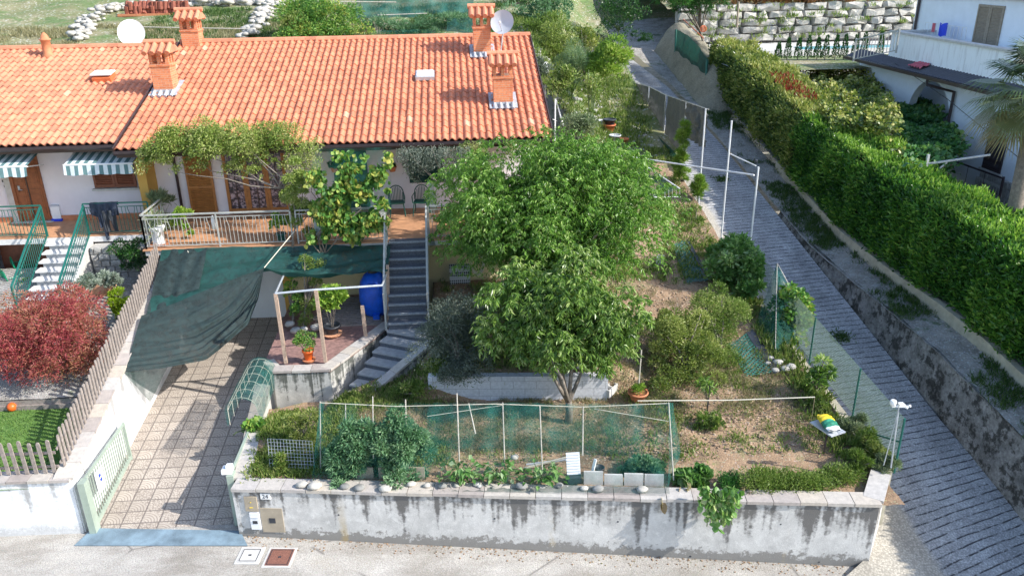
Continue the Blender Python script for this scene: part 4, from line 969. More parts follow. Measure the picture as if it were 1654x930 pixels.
def rubble(name, label, o_, ex, ez, nx, nz, d=.25, cat='wall', mat='rock', dark='mortar', j=.25, loc=None):
    """a wall of rough stones: o_ lower corner, ex run vector, ez up vector"""
    root = thing(name, label, cat, o_); o_ = np.array(o_, float); ex = np.array(ex, float); ez = np.array(ez, float)
    nn = np.cross(ex, ez); nn /= np.linalg.norm(nn); m = MB()
    for r_ in range(nz):
        c = -rng.random()*.6
        while c < nx:
            w_ = .7+rng.random()*.9; a0, a1 = max(0, c)+.03, min(nx, c+w_)-.03
            if a1-a0 > .15:
                pts = []
                for lay, (sh, dp) in enumerate(((0, .0), (.12, 1.0))):
                    for (fa, fz) in ((0, .04), (.5, .0), (1, .05), (1, .95), (.5, 1.0), (0, .93)):
                        a = a0+(a1-a0)*(fa+(0.5-fa)*sh*1.2)+rng.normal()*.03*j; z = r_+fz+(0.5-fz)*sh+rng.normal()*.06*j
                        pts.append(o_+ex*(a/nx)+ez*(z/nz)+nn*d*dp*(.45+.6*rng.random()))
                cc = sum(pts[6:])/6+nn*d*.25*rng.random(); pts.append(cc); F = [(i, (i+1) % 6, 6+(i+1) % 6, 6+i) for i in range(6)]+[(6+i, 6+(i+1) % 6, 12) for i in range(6)]
                m.add(pts, F, rng.random())
            c += w_
    m.build('stones', mat, root)
    m = MB(); m.hexa([o_, o_+ex, o_+ex-nn*.4, o_-nn*.4, o_+ez, o_+ex+ez, o_+ex+ez-nn*.4, o_+ez-nn*.4]); m.build('backing', dark, root)
    return root
rubble('stone_wall', 'rubble stone wall under the neighbour balcony, right of the white steps', (-10.85, 22.9, 1.9), (2.6, 0, 0), (0, 0, 1.55), 9, 8, .08)
# ---------------------------------------------------------------- property on the right
RH = thing('villa', 'pale blue-white villa with an arched opening and a parapet balcony', 'house', (19.5, 28, 2.6))
XW = 18.9
m = MB(); at_p, al, arr = A(1499, 129, X=XW), A(1469, 155, X=XW), A(1535, 185, X=XW); ar = float(al[1]-arr[1])/2; ay = float(al[1]+arr[1])/2; az = float(at_p[2])-ar
# lower wall with an arched opening, built as strips around it
y0, y1 = 20.0, 37.2
m.box(XW, XW+.3, y0, ay-ar, 2.6, 6.75); m.box(XW, XW+.3, ay+ar, y1, 2.6, 6.75)
k = 14
for i in range(k):
    a0, a1 = math.pi*i/k, math.pi*(i+1)/k; p0 = (ay+ar*math.cos(a0), az+ar*math.sin(a0)); p1 = (ay+ar*math.cos(a1), az+ar*math.sin(a1))
    m.hexa([(XW, p1[0], p1[1]), (XW+.3, p1[0], p1[1]), (XW+.3, p0[0], p0[1]), (XW, p0[0], p0[1]), (XW, p1[0], 6.75), (XW+.3, p1[0], 6.75), (XW+.3, p0[0], 6.75), (XW, p0[0], 6.75)])
m.box(XW+1.5, XW+1.6, y0, y1, 2.6, 6.75)
m.build('ground_floor_wall', 'plaster_white', RH)
m = MB(); m.box(20.5, 27, y0, 36.0, 6.75, 9.45); m.build('upper_wall', 'plaster_white', RH)
m = MB(); m.prism([(20.3, y0-.5, 9.46), (27.5, y0-.5, 9.46), (24.5, y0-.5, 9.8)], (0, 37-y0, 0)); m.build('roof', 'dark_roofing', RH)
m = MB(); m.box(18.7, 18.9, 22.0, 34.4, 6.98, 7.95); m.box(18.9, 20.5, 34.2, 34.4, 6.98, 7.95); m.box(18.7, 20.5, 22, 34.4, 6.85, 6.98); m.build('balcony_parapet', 'stained_white_render', RH)
m = MB(); m.box(18.62, 18.98, 21.9, 34.48, 7.95, 8.03); m.box(18.98, 20.5, 34.12, 34.48, 7.95, 8.03); m.build('parapet_cap', 'concrete_pale', RH)
m = MB()
V = []; 
def ribs(u, v):
    Y = 21.5+15.5*u; X = 18.05+(18.75-18.05)*v; return X, Y, 6.72+.27*v+.035*np.abs(np.sin(Y*math.pi/.2))
grid('canopy_roof', 620, 4, ribs, 'dark_roofing', RH, False)
m = MB(); m.box(17.98, 18.07, 21.5, 37, 6.6, 6.72); m.build('gutter', 'dark_metal', RH)
m = MB(); m.box(18.08, 18.9, 21.6, 36.9, 6.6, 6.66); m.build('soffit', 'concrete_pale', RH)
q = A(1541, 150, X=18.8); m = MB(); m.tube([(18.02, q[1]+.6, 6.62), (18.05, q[1]+.6, 6.4), (18.8, q[1], 6.2), (18.8, q[1], 4.4)], .06, 8); m.build('downpipe', 'dark_metal', RH)
q = A(1480, 20, X=20.4); m = MB(); m.tube([(20.42, 35.7, 7.0), (20.42, 35.7, 9.44)], .06, 8); m.build('downpipe', 'dark_metal', RH)
a, b_ = A(1575, 40, X=20.45)[1], A(1617, 40, X=20.45)[1]
def louvre_x(parent, yA, yB, x, z0, z1, mat):
    m = MB(); f = .08
    m.box(x-.05, x, yA, yA+f, z0, z1); m.box(x-.05, x, yB-f, yB, z0, z1); m.box(x-.05, x, yA+f, yB-f, z0, z0+.12); m.box(x-.05, x, yA+f, yB-f, z1-f, z1); zm = z0+(z1-z0)*.27; m.box(x-.05, x, yA+f, yB-f, zm, zm+.1)
    m.box(x-.015, x-.002, yA+f, yB-f, z0+.1, z1-f)
    k = int((z1-z0)/.06)
    for i in range(k): m.obox((x-.03, (yA+yB)/2, z0+.14+(z1-z0-.22)*(i+.5)/k), (.035, yB-yA-2*f, .012), ry=-.7)
    return m.build('shutter', mat, parent)
louvre_x(RH, float(b_), float((a+b_)/2)-.01, 20.49, 6.99, 9.2, 'pale_shutter'); louvre_x(RH, float((a+b_)/2)+.01, float(a), 20.49, 6.99, 9.2, 'pale_shutter')
q = A(1615, 215, X=XW)[1]; louvre_x(RH, float(q)-.5, float(q)+.5, XW-.01, 3.9, 5.1, 'dark_metal')
m = MB(); m.box(XW-.1, XW+.02, float(q)-.6, float(q)+.6, 3.82, 3.89); m.build('window_sill', 'concrete_pale', RH)
rubble('stone_plinth', 'dark stone plinth at the foot of the villa beside the barred cellar window', (XW-.06, 27.0, 2.66), (0, -3.2, 0), (0, 0, 1.1), 14, 4, .05, cat='plinth')
q = float(A(1600, 305, X=XW)[1])
cw = thing('cellar_window', 'barred cellar window in a grey frame at the villa foot', 'window', (XW-.1, q, 2.8))
m = MB(); m.box(XW-.12, XW-.02, q-.75, q-.6, 2.7, 3.55); m.box(XW-.12, XW-.02, q+.6, q+.75, 2.7, 3.55); m.box(XW-.12, XW-.02, q-.6, q+.6, 2.7, 2.82); m.box(XW-.12, XW-.02, q-.6, q+.6, 3.45, 3.55); m.build('frame', 'concrete_pale', cw)
m = MB(); m.box(XW-.07, XW-.05, q-.6, q+.6, 2.82, 3.45); m.build('pane', 'rubber_black', cw)
m = MB()
for i in range(7): y = q-.5+i/6; m.box(XW-.15, XW-.13, y-.012, y+.012, 2.75, 3.5)
m.box(XW-.152, XW-.128, q-.6, q+.6, 3.1, 3.13); m.build('grille', 'rail_paint', cw)
def wrail(name, label, a, b, h, mat, sp=.12, cat='railing', bw=.02):
    root = thing(name, label, cat, a); a = np.array(a, float); b = np.array(b, float); up = np.array([0, 0, 1.]); L = np.linalg.norm(b-a); m = MB()
    m.bar(a+up*h, b+up*h, .05, .05); m.bar(a+up*.1, b+up*.1, .04, .04); m.build('rail', mat, root); m = MB()
    for i in range(1, int(L/sp)): q = a+(b-a)*i*sp/L; m.bar(q+up*.1, q+up*h, bw, bw)
    m.build('baluster', mat, root); m = MB()
    for q in (a, b): m.bar(q, q+up*(h+.06), .06, .06)
    m.each('post', mat, root); return root
wrail('garden_gate', 'white barred gate below the palm tree at the right edge', A(1655, 365, z=2.66), A(1606, 322, z=2.66), 1.05, 'white_paint', cat='gate')
wrail('garden_gate', 'dark wire gate panel in front of the cellar window', A(1608, 345, z=2.66), A(1500, 300, z=2.66), 1.25, 'dark_metal', .9, cat='gate', bw=.012)
wrail('stair_railing', 'sloping pale railing from the cypress row down beside the villa canopy', A(1447, 86, X=18.0), A(1378, 100, X=17.0), .9, 'rail_paint', .14)
# laundry rack with blue cloth and pot row on the parapet balcony
lr = thing('clothes_rack', 'clothes rack with a bright blue cloth behind the villa parapet', 'clothes rack', (20.0, 30, 7.0)); qa, qb = A(1493, 50, X=20.0), A(1560, 55, X=20.0)
m = MB()
for i in range(12): q = qa+(qb-qa)*i/11; m.bar((q[0], q[1], 7.0), (q[0], q[1], 8.35), .015, .015)
m.bar((qa[0], qa[1], 8.35), (qb[0], qb[1], 8.35), .02, .02); m.build('frame', 'white_paint', lr)
q = A(1522, 52, X=19.95); grid('cloth', 8, 8, lambda u, v: (19.95+.05*np.sin(u*9), float(q[1])-.3+.6*u, 8.4-.5*v+.04*np.sin(u*7)), 'plastic_blue', lr)
q = A(1507, 50, X=19.95); grid('towel', 5, 5, lambda u, v: (19.93+.02*np.sin(u*9), float(q[1])-.15+.25*u, 8.37-.35*v), 'red_cloth', lr)
q = A(1480, 97, X=18.2); r_ = thing('cloth', 'crumpled red and white cloth lying on the villa canopy', 'cloth', q)
grid('cloth', 14, 8, lambda u, v: (18.2+.45*v, float(q[1])-.35+.9*u, 6.86+.14*v+.08*np.abs(np.sin(u*14+v*5))), 'red_cloth', r_)
# pool, boulder wall, cypresses
m = MB(); a, b_ = A(1300, 77, z=6.27), A(1425, 70, z=6.27); m.prism([(a[0]-.5, 42.0, 6.262), (b_[0]+1.5, 42.0, 6.262), (b_[0]+2.5, 45.5, 6.262), (a[0]-.5, 45.5, 6.262)], (0, 0, .012)); o = m.build('pool_water', 'pool_water'); tag(o, kind='structure')
m = MB(); m.box(14.6, 24.5, 41.4, 41.55, 6.2, 6.55); tag(m.build('pool_edge', 'white_step'), 'white low pool edge behind the row of cypresses', 'pool edge')
sl = thing('sun_lounger', 'dark sun lounger on the paving at the end of the boulder wall', 'lounger', (24.2, 45.6, 6.3)); m = MB(); m.obox((24.0, 45.6, 6.55), (1.3, .6, .06)); m.obox((24.95, 45.6, 6.75), (.7, .6, .06), ry=-.6); m.build('bed', 'dark_metal', sl)
m = MB()
for dx in (-.55, .5):
    for dy in (-.25, .25): m.box(24.0+dx-.02, 24.0+dx+.02, 45.6+dy-.02, 45.6+dy+.02, 6.25, 6.53)
m.each('leg', 'dark_metal', sl)
rubble('boulder_wall', 'big pale boulder retaining wall behind the pool', (13.2, 48.4, 6.3), (14.6, 0, 0), (0, .4, 2.1), 15, 5, .5, mat='pale_rock', j=1.5)
for i, (x, h) in enumerate(((1256, .7), (1271, .95), (1288, .92), (1304, 1.05), (1319, .95), (1332, 1.05), (1348, 1.05), (1362, 1.1), (1379, 1.1), (1393, 1.2), (1419, 1.2))):
    q = A(x, 97, z=6.28); n = 420; t_ = rng.random(n); ang = rng.random(n)*6.28; rr = (.17*(1-t_)**.8+.02)*(.7+.4*rng.random(n)); z = 6.35+t_*h
    root = thing('cypress', 'young clipped cypress cone, number %s from the left in the poolside row' % ('one two three four five six seven eight nine ten eleven'.split()[i]), 'cypress', (q[0], q[1], 6.28), 'cypresses in a row by the pool')
    P = np.stack([q[0]+rr*np.cos(ang), q[1]+rr*np.sin(ang), z], 1); D = np.stack([np.cos(ang)*.5, np.sin(ang)*.5, np.ones(n)], 1)+rng.normal(size=(n, 3))*.2
    leaves('foliage', P, D, .10, .04, 'leaf_thuja', root); m = MB(); m.tube([(q[0], q[1], 6.2), (q[0], q[1], 6.28+h*.9)], .03, 6, .01); m.build('trunk', 'bark', root)
# dark pole in front of the boulder wall
q = A(1190, 45, Y=44); m = MB(); q2 = A(1193, 3, Y=44); m.tube([q, q2], .06, 7); tag(m.build('pole', 'pale_shutter', loc=q), 'weathered pole standing in front of the boulder wall', 'pole')

# ---------------------------------------------------------------- hedge
HT_Y = [9, 12, 14, 16, 20, 24, 28, 32, 36, 41]; HT_Z = [3.0, 3.3, 3.9, 4.35, 4.6, 4.8, 5.15, 5.75, 6.5, 7.0]
def hedge_surface(n, ya, yb, r=rng):
    Y = ya+(yb-ya)*r.random(n); s = r.random(n)*4.6  # 0-2.5 front face, 2.5-4.3 top
    zt = np.interp(Y, HT_Y, HT_Z); zb = verge_z(13, Y)+.42
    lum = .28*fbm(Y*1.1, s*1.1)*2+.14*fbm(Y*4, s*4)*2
    f = s < 2.6; u = np.clip(s/2.6, 0, 1); v = np.clip((s-2.6)/2.0, 0, 1)
    rd = .35*np.clip((u-.8)/.2, 0, 1)**2
    X = np.where(f, 12.95-lum+rd, 13.15+1.75*v); Z = np.where(f, zb+(zt-zb)*u, zt+lum)
    nx = np.where(f, -1, 0); nz = np.where(f, .25, 1)
    P = np.stack([X, Y, Z], 1)+r.normal(size=(n, 3))*.06; Nn = np.stack([nx, 0*Y, nz], 1).astype(float)
    return P, Nn, lum
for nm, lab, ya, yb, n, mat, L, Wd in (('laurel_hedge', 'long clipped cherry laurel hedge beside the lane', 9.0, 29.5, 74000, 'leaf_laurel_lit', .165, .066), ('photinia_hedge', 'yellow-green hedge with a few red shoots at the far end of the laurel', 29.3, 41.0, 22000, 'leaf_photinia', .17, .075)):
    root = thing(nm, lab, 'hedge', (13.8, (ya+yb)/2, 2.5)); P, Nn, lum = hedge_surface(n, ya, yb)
    D = Nn*.5+rng.normal(size=P.shape)*.5+np.array([0, 0, .45]); top_ = np.clip((Nn[:, 2]-.5)*2, 0, 1); ti = np.clip(.34+.36*top_+lum*1.6+.42*rng.normal(size=len(P))*.6, 0, 1)  # lighter tint on top: paler new growth, plus sunlight put into the colour
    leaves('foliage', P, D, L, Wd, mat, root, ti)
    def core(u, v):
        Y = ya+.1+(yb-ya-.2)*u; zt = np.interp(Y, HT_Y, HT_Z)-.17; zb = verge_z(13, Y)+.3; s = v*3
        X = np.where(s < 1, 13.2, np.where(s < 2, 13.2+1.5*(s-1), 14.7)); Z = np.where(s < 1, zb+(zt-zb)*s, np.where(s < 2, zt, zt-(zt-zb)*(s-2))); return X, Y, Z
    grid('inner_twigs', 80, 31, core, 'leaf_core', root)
    if nm == 'photinia_hedge':
        k = 260; P = np.stack([13.4+rng.random(k)*.9, 31+rng.random(k)*3.2, np.zeros(k)], 1); P[:, 2] = np.interp(P[:, 1], HT_Y, HT_Z)+.12+.15*rng.random(k); leaves('red_shoot', P, rng.normal(size=(k, 3))*.4+np.array([0, 0, 1]), .16, .06, 'leaf_red', root)['kind'] = 'stuff'
for i in range(26):
    y = 10+i*.95; 
# vine pergola between hedge and villa
def P_(x, y, Y): return A(x, y, Y=Y)
def canopy(name, label, quad, z, n, L, W, mat, amp=.5, thr=-.2, posts=((.1, .1), (.9, .9)), under=.9):
    Q = [np.array(q, float) for q in quad]; c = A(*(sum(Q)/4), z=z); t = thing(name, label, 'climber', (c[0], c[1], 2.8)); u = rng.random((n, 1)); v = rng.random((n, 1))
    px_ = Q[0]*(1-u)*(1-v)+Q[1]*u*(1-v)+Q[2]*u*v+Q[3]*(1-u)*v; px_ = px_+rng.normal(size=px_.shape)*5
    P = np.array([A(x, y, z=z) for x, y in px_]); f = fbm(P[:, 0]*1.1, P[:, 1]*1.1)*2; e = np.minimum(np.minimum(u, 1-u), np.minimum(v, 1-v))[:, 0]
    kp = f+np.minimum(e*3, .4)-.2 > thr; P = P[kp]; f = f[kp]; e = e[kp]; P[:, 2] += f*amp+np.abs(rng.normal(size=len(P)))*-.16+.05; k = rng.random(len(P)) < .22; P[k, 2] -= under*rng.random(k.sum()); n = len(P)
    leaves('foliage', P, rng.normal(size=(n, 3))*.6+np.array([-.2, -.4, .25]), L, W, mat, t, np.clip(.4+f*.9+.28*rng.normal(size=n), 0, 1), broad=True, up=(0, -.2, 1)); m = MB()
    for a, b in posts: q = A(*(Q[0]*(1-a)*(1-b)+Q[1]*a*(1-b)+Q[2]*a*b+Q[3]*(1-a)*b), z=z); m.tube([(q[0], q[1], 2.6), (q[0], q[1], z)], [.05, .035], 6)
    m.each('stem', 'bark', t, 1, True); return t
canopy('vine_pergola', 'pale variegated climber on the pergola between hedge and villa', [(1296, 88), (1405, 84), (1452, 205), (1345, 190)], 5.75, 14000, .14, .10, 'leaf_photinia', .7)
canopy('vine_pergola', 'dark green grapevine roof beside the villa arch', [(1428, 122), (1462, 128), (1562, 238), (1470, 262)], 5.1, 17000, .145, .13, 'leaf_vine_dark', .35)
canopy('vine_pergola', 'pale climber tuft over the dark pergola opening', [(1395, 205), (1445, 195), (1480, 250), (1425, 262)], 5.0, 1500, .16, .12, 'leaf_photinia', .4, .0)
pg = thing('metal_pergola', 'grey metal pergola posts below the grapevine end', 'pergola', (16.2, 24, 2.7)); m = MB()
a, b_ = A(1497, 265, Y=23.5), A(1600, 250, Y=23.0); m.bar(a, b_, .05, .05); m.bar(A(1498, 288, Y=23.5), A(1530, 262, Y=23.4), .04, .04); m.bar((a[0], a[1], 2.7), (a[0], a[1], a[2]+.3), .07, .07); m.each('beam', 'galvanised', pg)
m = MB(); m.tube([A(1445, 102, Y=33), A(1530, 160, Y=28), A(1654, 262, Y=22)], .012, 5); tag(m.build('cable', 'rubber_black', loc=A(1530, 160, Y=28)), 'thin black cable slanting across the villa wall', 'cable')
# fan palm
pc = A(1678, 160, Y=19.6); root = thing('fan_palm', 'fan palm with drooping fringed leaves at the right edge', 'palm', (pc[0], pc[1], 2.66)); m = MB(); m.tube([(pc[0], pc[1], 2.6), (pc[0]+.05, pc[1], 4.4), (pc[0], pc[1], pc[2])], .17, 10, .2); m.build('trunk', 'bark', root, True)
for i in range(40):
    az_ = i*2.39996+.4; el = (1.15, .75, .35, .0, -.35, -.7)[i % 6]; pl = 1.15+.3*rng.random(); d = np.array([math.cos(az_)*math.cos(el), math.sin(az_)*math.cos(el), math.sin(el)])
    e = pc+d*pl*.75; d2 = nrm(d+np.array([0, 0, -.35])); sd_ = nrm(np.cross(d2, [0, 0, 1])); upv = np.cross(sd_, d2); k = 34
    ang = np.linspace(-1.9, 1.9, k); bd = np.cos(ang)[:, None]*d2+np.sin(ang)[:, None]*sd_; V = []; F = []
    for q in range(k):
        Lb = (.85+.15*rng.random())*(1-.18*abs(ang[q])/1.9); b0 = e; mid = e+bd[q]*Lb*.6+upv*.02; tip = e+bd[q]*Lb+np.array([0, 0, -.12-.16*rng.random()]); wv = nrm(np.cross(bd[q], upv))*.024
        s_ = len(V); V += [b0, mid-wv, mid+wv, tip]; F += [(s_, s_+1, s_+2), (s_+1, s_+3, s_+2)]
    fr_ = mesh_np('frond', np.array(V), np.array(F), 'leaf_palm', root, np.full(len(V), float(np.clip(.75-.5*el-.2+.25*rng.random(), 0, 1)))); m = MB(); m.tube([pc, (pc+e)/2+np.array([0, 0, .04]), e], .016, 5, .01); m.build('stalk', 'stem_green', fr_)

# ---------------------------------------------------------------- beside and above the lane
plant('conifer', 'bright green conifer leaning over the top of the lane', 'tree', (13.6, 44, 6.2), A(1118, -14, Y=43), (2.7, 1.8, 1.3), 16000, .28, .03, 'leaf_conifer', 40, -.35, .8, sr=.05)
o = grid('bank_mound', 40, 30, lambda u, v: (11.9+1.7*v, 37.5+11*u, lane_z(0, 37.5+11*u)+.1+np.sin(v*math.pi*.62)*(1.9-.3*u)*np.minimum(1, u*5)+.2*fbm(u*9, v*5)), 'hay_bank'); tag(o, kind='structure')
sf = thing('screen_fence', 'dark green screened fence panel between hay bank and hedge', 'fence', (12.5, 38, 4.5)); a, b_ = A(1090, 105, X=12.35), A(1139, 157, X=12.5)
at_, bt_ = A(1092, 48, X=12.35), A(1142, 97, X=12.5); zt = at_[2]-.05
m = MB(); m.tube([a, at_], .06, 8); m.tube([(b_[0], b_[1], b_[2]-.4), bt_], .06, 8); m.each('post', 'green_paint', sf)
m = MB(); c0, c1 = A(1104, 32, X=12.6), A(1136, 62, X=12.6); m.tube([c0, c1], .03, 6); m.build('top_rail', 'bucket_orange', sf)
grid('screen', 12, 8, lambda u, v: (a[0]+(b_[0]-a[0])*u+.03*np.sin(u*20), a[1]+(b_[1]-a[1])*u, (a[2]+(b_[2]-a[2])*u)*(1-v)+(at_[2]+(bt_[2]-at_[2])*u+.25*np.sin(u*3.1))*v), 'screen_green', sf)
q = A(1136, 47, X=12.9); bq = thing('hanging_basket', 'small orange wire ball hanging under the conifer', 'basket', q); m = MB()
for i in range(7): an = i*math.pi/7; m.tube([q+.17*np.array([math.cos(t_)*math.cos(an), math.cos(t_)*math.sin(an), math.sin(t_)]) for t_ in np.linspace(0, 6.28, 13)], .012, 4, cap=False)
m.build('ball', 'bucket_orange', bq); m = MB(); m.tube([q+np.array([0, 0, .17]), q+np.array([0, 0, .7])], .01, 4); m.build('cord', 'rope', bq)
# scatter stones and grass along the verge
def stones(name, label, pts, r0, r1, mat='pebble', cat='stone', group=None, flat=.7):
    m = MB(); out = []
    for p in pts:
        rr = r0+(r1-r0)*random.random(); V = []; F = []; n = 7; k = 5
        for i in range(1, k):
            ph = math.pi*i/k
            for j in range(n): th = 2*math.pi*j/n; w_ = 1+.22*(random.random()-.5); V.append((p[0]+rr*w_*math.sin(ph)*math.cos(th)*1.2, p[1]+rr*w_*math.sin(ph)*math.sin(th), p[2]+rr*flat*math.cos(ph)*w_))
        F = [(i*n+j, i*n+(j+1) % n, (i+1)*n+(j+1) % n, (i+1)*n+j)[::-1] for i in range(k-2) for j in range(n)]+[tuple(range(n)), tuple((k-2)*n+j for j in range(n))[::-1]]
        m.add(V, F, random.random())
    return m.build(name, mat, None, True, loc=pts[0])
def tufts(name, pts, L, W, mat, per=14, kind='stuff', spread=.08, lean=.5):
    P = np.repeat(np.array(pts), per, 0)+rng.normal(size=(len(pts)*per, 3))*np.array([spread, spread, .005]); D = rng.normal(size=P.shape)*lean+np.array([0, 0, 1])
    o = leaves(name, P, D, L, W, mat, None, loc=pts[0]); return tag(o, kind=kind)
n = 1900; Y = 12+rng.random(n)*26; X = 11.85+1.2*rng.random(n); kp = (fbm(X*.9+3, Y*.55) > .0)&(X < 12.75+.3*rng.random(n)); X, Y = X[kp], Y[kp]
tufts('verge_grass', np.stack([X, Y, verge_z(X, Y)], 1), .16, .02, 'grass_blade', 12)
n = 520; Y = 11+rng.random(n)*27; X = 11.9+1.15*rng.random(n); tag(stones('verge_stones', '', np.stack([X, Y, verge_z(X, Y)+.005], 1), .012, .045, 'rock'), kind='stuff')
for i, (x, y) in enumerate(((1380, 377), (1320, 318), (1640, 628), (1415, 462))):
    q = A(x, y, f=verge_z); tag(stones('stone', '', [q], .1, .14, 'rock', flat=.4), ('flat pale stone on the verge nearest the middle of the hedge', 'small grey stone on the upper verge near the far hedge', 'grey boulder on the verge at the right edge of the photo', 'pale stone on the verge beside the dark grass clump')[i], 'stone')
# weeds growing in the lane
for i, (x, y, rr) in enumerate(((1358, 545, .3), (1195, 205, .35), (1345, 270, .3), (1165, 290, .3))):
    if i == 2: continue
    q = A(x, y, f=lane_z); k = 260; P = np.stack([q[0]+rng.normal(size=k)*rr*.5, q[1]+rng.normal(size=k)*rr*.5, np.zeros(k)], 1); P[:, 2] = lane_z(P[:, 0], P[:, 1]); o = leaves('weed_patch', P, rng.normal(size=(k, 3))*.6+np.array([0, 0, .8]), .1, .03, 'grass_blade', None, loc=q)
    tag(o, ('flat green weed patch in the grooved lane beside the wire fence', 'green weed patch in the lane behind the dark hanging cloths', '', 'green weed patch in the lane by the crossing white poles')[i], 'weed patch', 'weed patches in the lane')

plant('heather_strip', 'rusty brown ground cover along the top of the boulder wall', 'ground cover', (19.5, 48.9, 8.4), (19.8, 49.0, 8.62), (8.5, .5, .35), 5200, .22, .06, 'leaf_rust', 60, .5, twigs=False, rs=(.7, 1.2))
P = np.stack([13.5+14*rng.random(60), np.full(60, 47.85), 6.5+1.8*rng.random(60)], 1); tufts('wall_weeds', P, .3, .05, 'leaf_weed', 16, spread=.14)
# ---------------------------------------------------------------- pictures of nets, cloths and frames
def patch(name, corners, mat, parent, nu=24, nv=24, wr=.05, wf=7, dirn=None, sag=(0, 0), label=None, fold_axis='u'):
    """cloth between four 3D corners (p00, p10, p11, p01); wrinkles push it along its normal"""
    p = [np.array(c, float) for c in corners]; nn = np.cross(p[1]-p[0], p[3]-p[0]); nn = nn/np.linalg.norm(nn) if dirn is None else np.array(dirn, float)
    def fn(u, v):
        U = u[..., None]; V_ = v[..., None]; q = p[0]*(1-U)*(1-V_)+p[1]*U*(1-V_)+p[2]*U*V_+p[3]*(1-U)*V_
        w_ = (np.sin((u if fold_axis == 'u' else v)*wf*6.28+3*fbm(u*3, v*3)*2)*.5+2*fbm(u*5+1.3, v*5+2.2))*wr
        q = q+w_[..., None]*nn; q = q+np.array([0, 0, -1.])*((4*u*(1-u)*sag[0])+(4*v*(1-v)*sag[1]))[..., None]
        return q[..., 0], q[..., 1], q[..., 2]
    return grid(name, nu, nv, fn, mat, parent, True, 0, None if parent else p[0])
def line(m, pts, r=.008, sag=0):
    P = [np.array(p, float) for p in pts]
    if sag and len(P) == 2: P = [P[0]+(P[1]-P[0])*t-np.array([0, 0, sag*4*t*(1-t)]) for t in np.linspace(0, 1, 9)]
    m.tube(P, r, 5)
# shade cloth over the driveway
SHC = thing('shade_cloth', 'large green shade cloth slung from the balcony edge over the driveway and terrace', 'shade cloth', (-6, 20.5, .8))
tl, tr = A(262, 404, Y=21.72), A(631, 392, Y=21.7)
bl = np.array([-8.2, 19.55, 2.75]); pk = A(427, 434, Y=20.4); br = A(626, 436, Y=20.3); pc_ = A(445, 474, Y=18.35)
def sail(u, v):
    # top edge tl..tr, bottom edge bl..pk..br
    U = u[..., None]; V_ = v[..., None]; top = tl*(1-U)+tr*U
    um = .46; s1 = np.clip(u/um, 0, 1)[..., None]; s2 = np.clip((u-um)/(1-um), 0, 1)[..., None]
    bot = np.where((u < um)[..., None], bl*(1-s1)+pk*s1, pk*(1-s2)+br*s2); q = top*(1-V_)+bot*V_
    z = -.28*4*v*(1-v)*(.3+u*(1-u)*3)-.22*np.sin(np.clip((u-um)/(1-um), 0, 1)*math.pi)*v**2-.12*np.sin(s1[..., 0]*math.pi)*v
    wr = .045*np.sin(v*17+u*5)+.10*fbm(u*7, v*7)+.03*np.sin(u*40+v*9)*v
    return q[..., 0], q[..., 1]+.3*wr, q[..., 2]+z+wr
grid('upper_sheet', 70, 36, sail, 'shade_green', SHC)
patch('side_sheet', [tl+np.array([-.02, 0, 0]), A(335, 400, Y=21.7), bl+np.array([1.1, .6, .05]), bl], 'shade_dark', SHC, 24, 30, .035, 3)
# darker overlapping sheet gathered at the peak and tied down at the wall
DK = thing('shade_cloth', 'darker charcoal shade cloth gathered into folds and tied down at the driveway wall', 'shade cloth', (-7, 19, .6))
S_ = np.array([-8.15, 17.5, 2.12]); q0 = pk+np.array([0, 0, .03]); L0 = np.array([-8.25, 19.3, 2.78]); R0_ = A(404, 524, Y=19.15); R1 = A(335, 581, Y=18.2)
R0_ = A(402, 522, Y=19.5); R1 = A(333, 580, Y=18.5); LC = np.array([q0, q0*.45+R0_*.55+np.array([.06, 0, -.03]), R0_, R1, R1*.45+S_*.55+np.array([0, 0, -.05]), S_])
def fan(u, v):
    tt = np.array([0, .22, .42, .70, .86, 1.0]); low = np.stack([np.interp(v, tt, LC[:, k]) for k in range(3)], -1); sm = low
    top = q0*(1-v[..., None])+L0*v[..., None]; U = u[..., None]; bulge = 4*v*(1-v)
    q = top*(1-U)+sm*U; amp = np.minimum(1, 3*v)*np.minimum(1, 2.2*(1-v)+.15)*.055
    f = (np.sin(u*u*38+5*fbm(v*2, u*5)*2)*(.5+fbm(u*7, v*1.5)*1.6)*amp*(.25+.75*u)*1.15)+.12*fbm(u*7, v*4)*bulge
    return q[..., 0]+f*.3, q[..., 1]-f*.6, q[..., 2]+f-.10*bulge*np.sin(u*math.pi)
grid('gathered_sheet', 130, 46, fan, 'shade_dark', DK)
f0, f1, f2 = S_, A(242, 652, X=-8.05), A(272, 588, X=-7.3)
patch('hanging_flap', [S_, A(272, 590, Y=18.2), A(243, 650, Y=18.3), S_+np.array([.03, .0, -.1])], 'shade_flap', DK, 16, 16, .03, 2)
m = MB(); line(m, [A(475, 374, Y=21.7), pk+np.array([0, 0, .03])], .012); tag(m.build('rope', 'rope', loc=pk), 'taut pale rope from the balcony rail to the peak of the shade cloth', 'rope')
m = MB(); line(m, [A(303, 405, Y=21.6), A(311, 424, Y=21.4), A(310, 440, Y=21.2)], .01); tag(m.build('rope', 'rope', loc=A(311, 424, Y=21.4)), 'short white rope end lying on the left part of the shade cloth', 'rope')
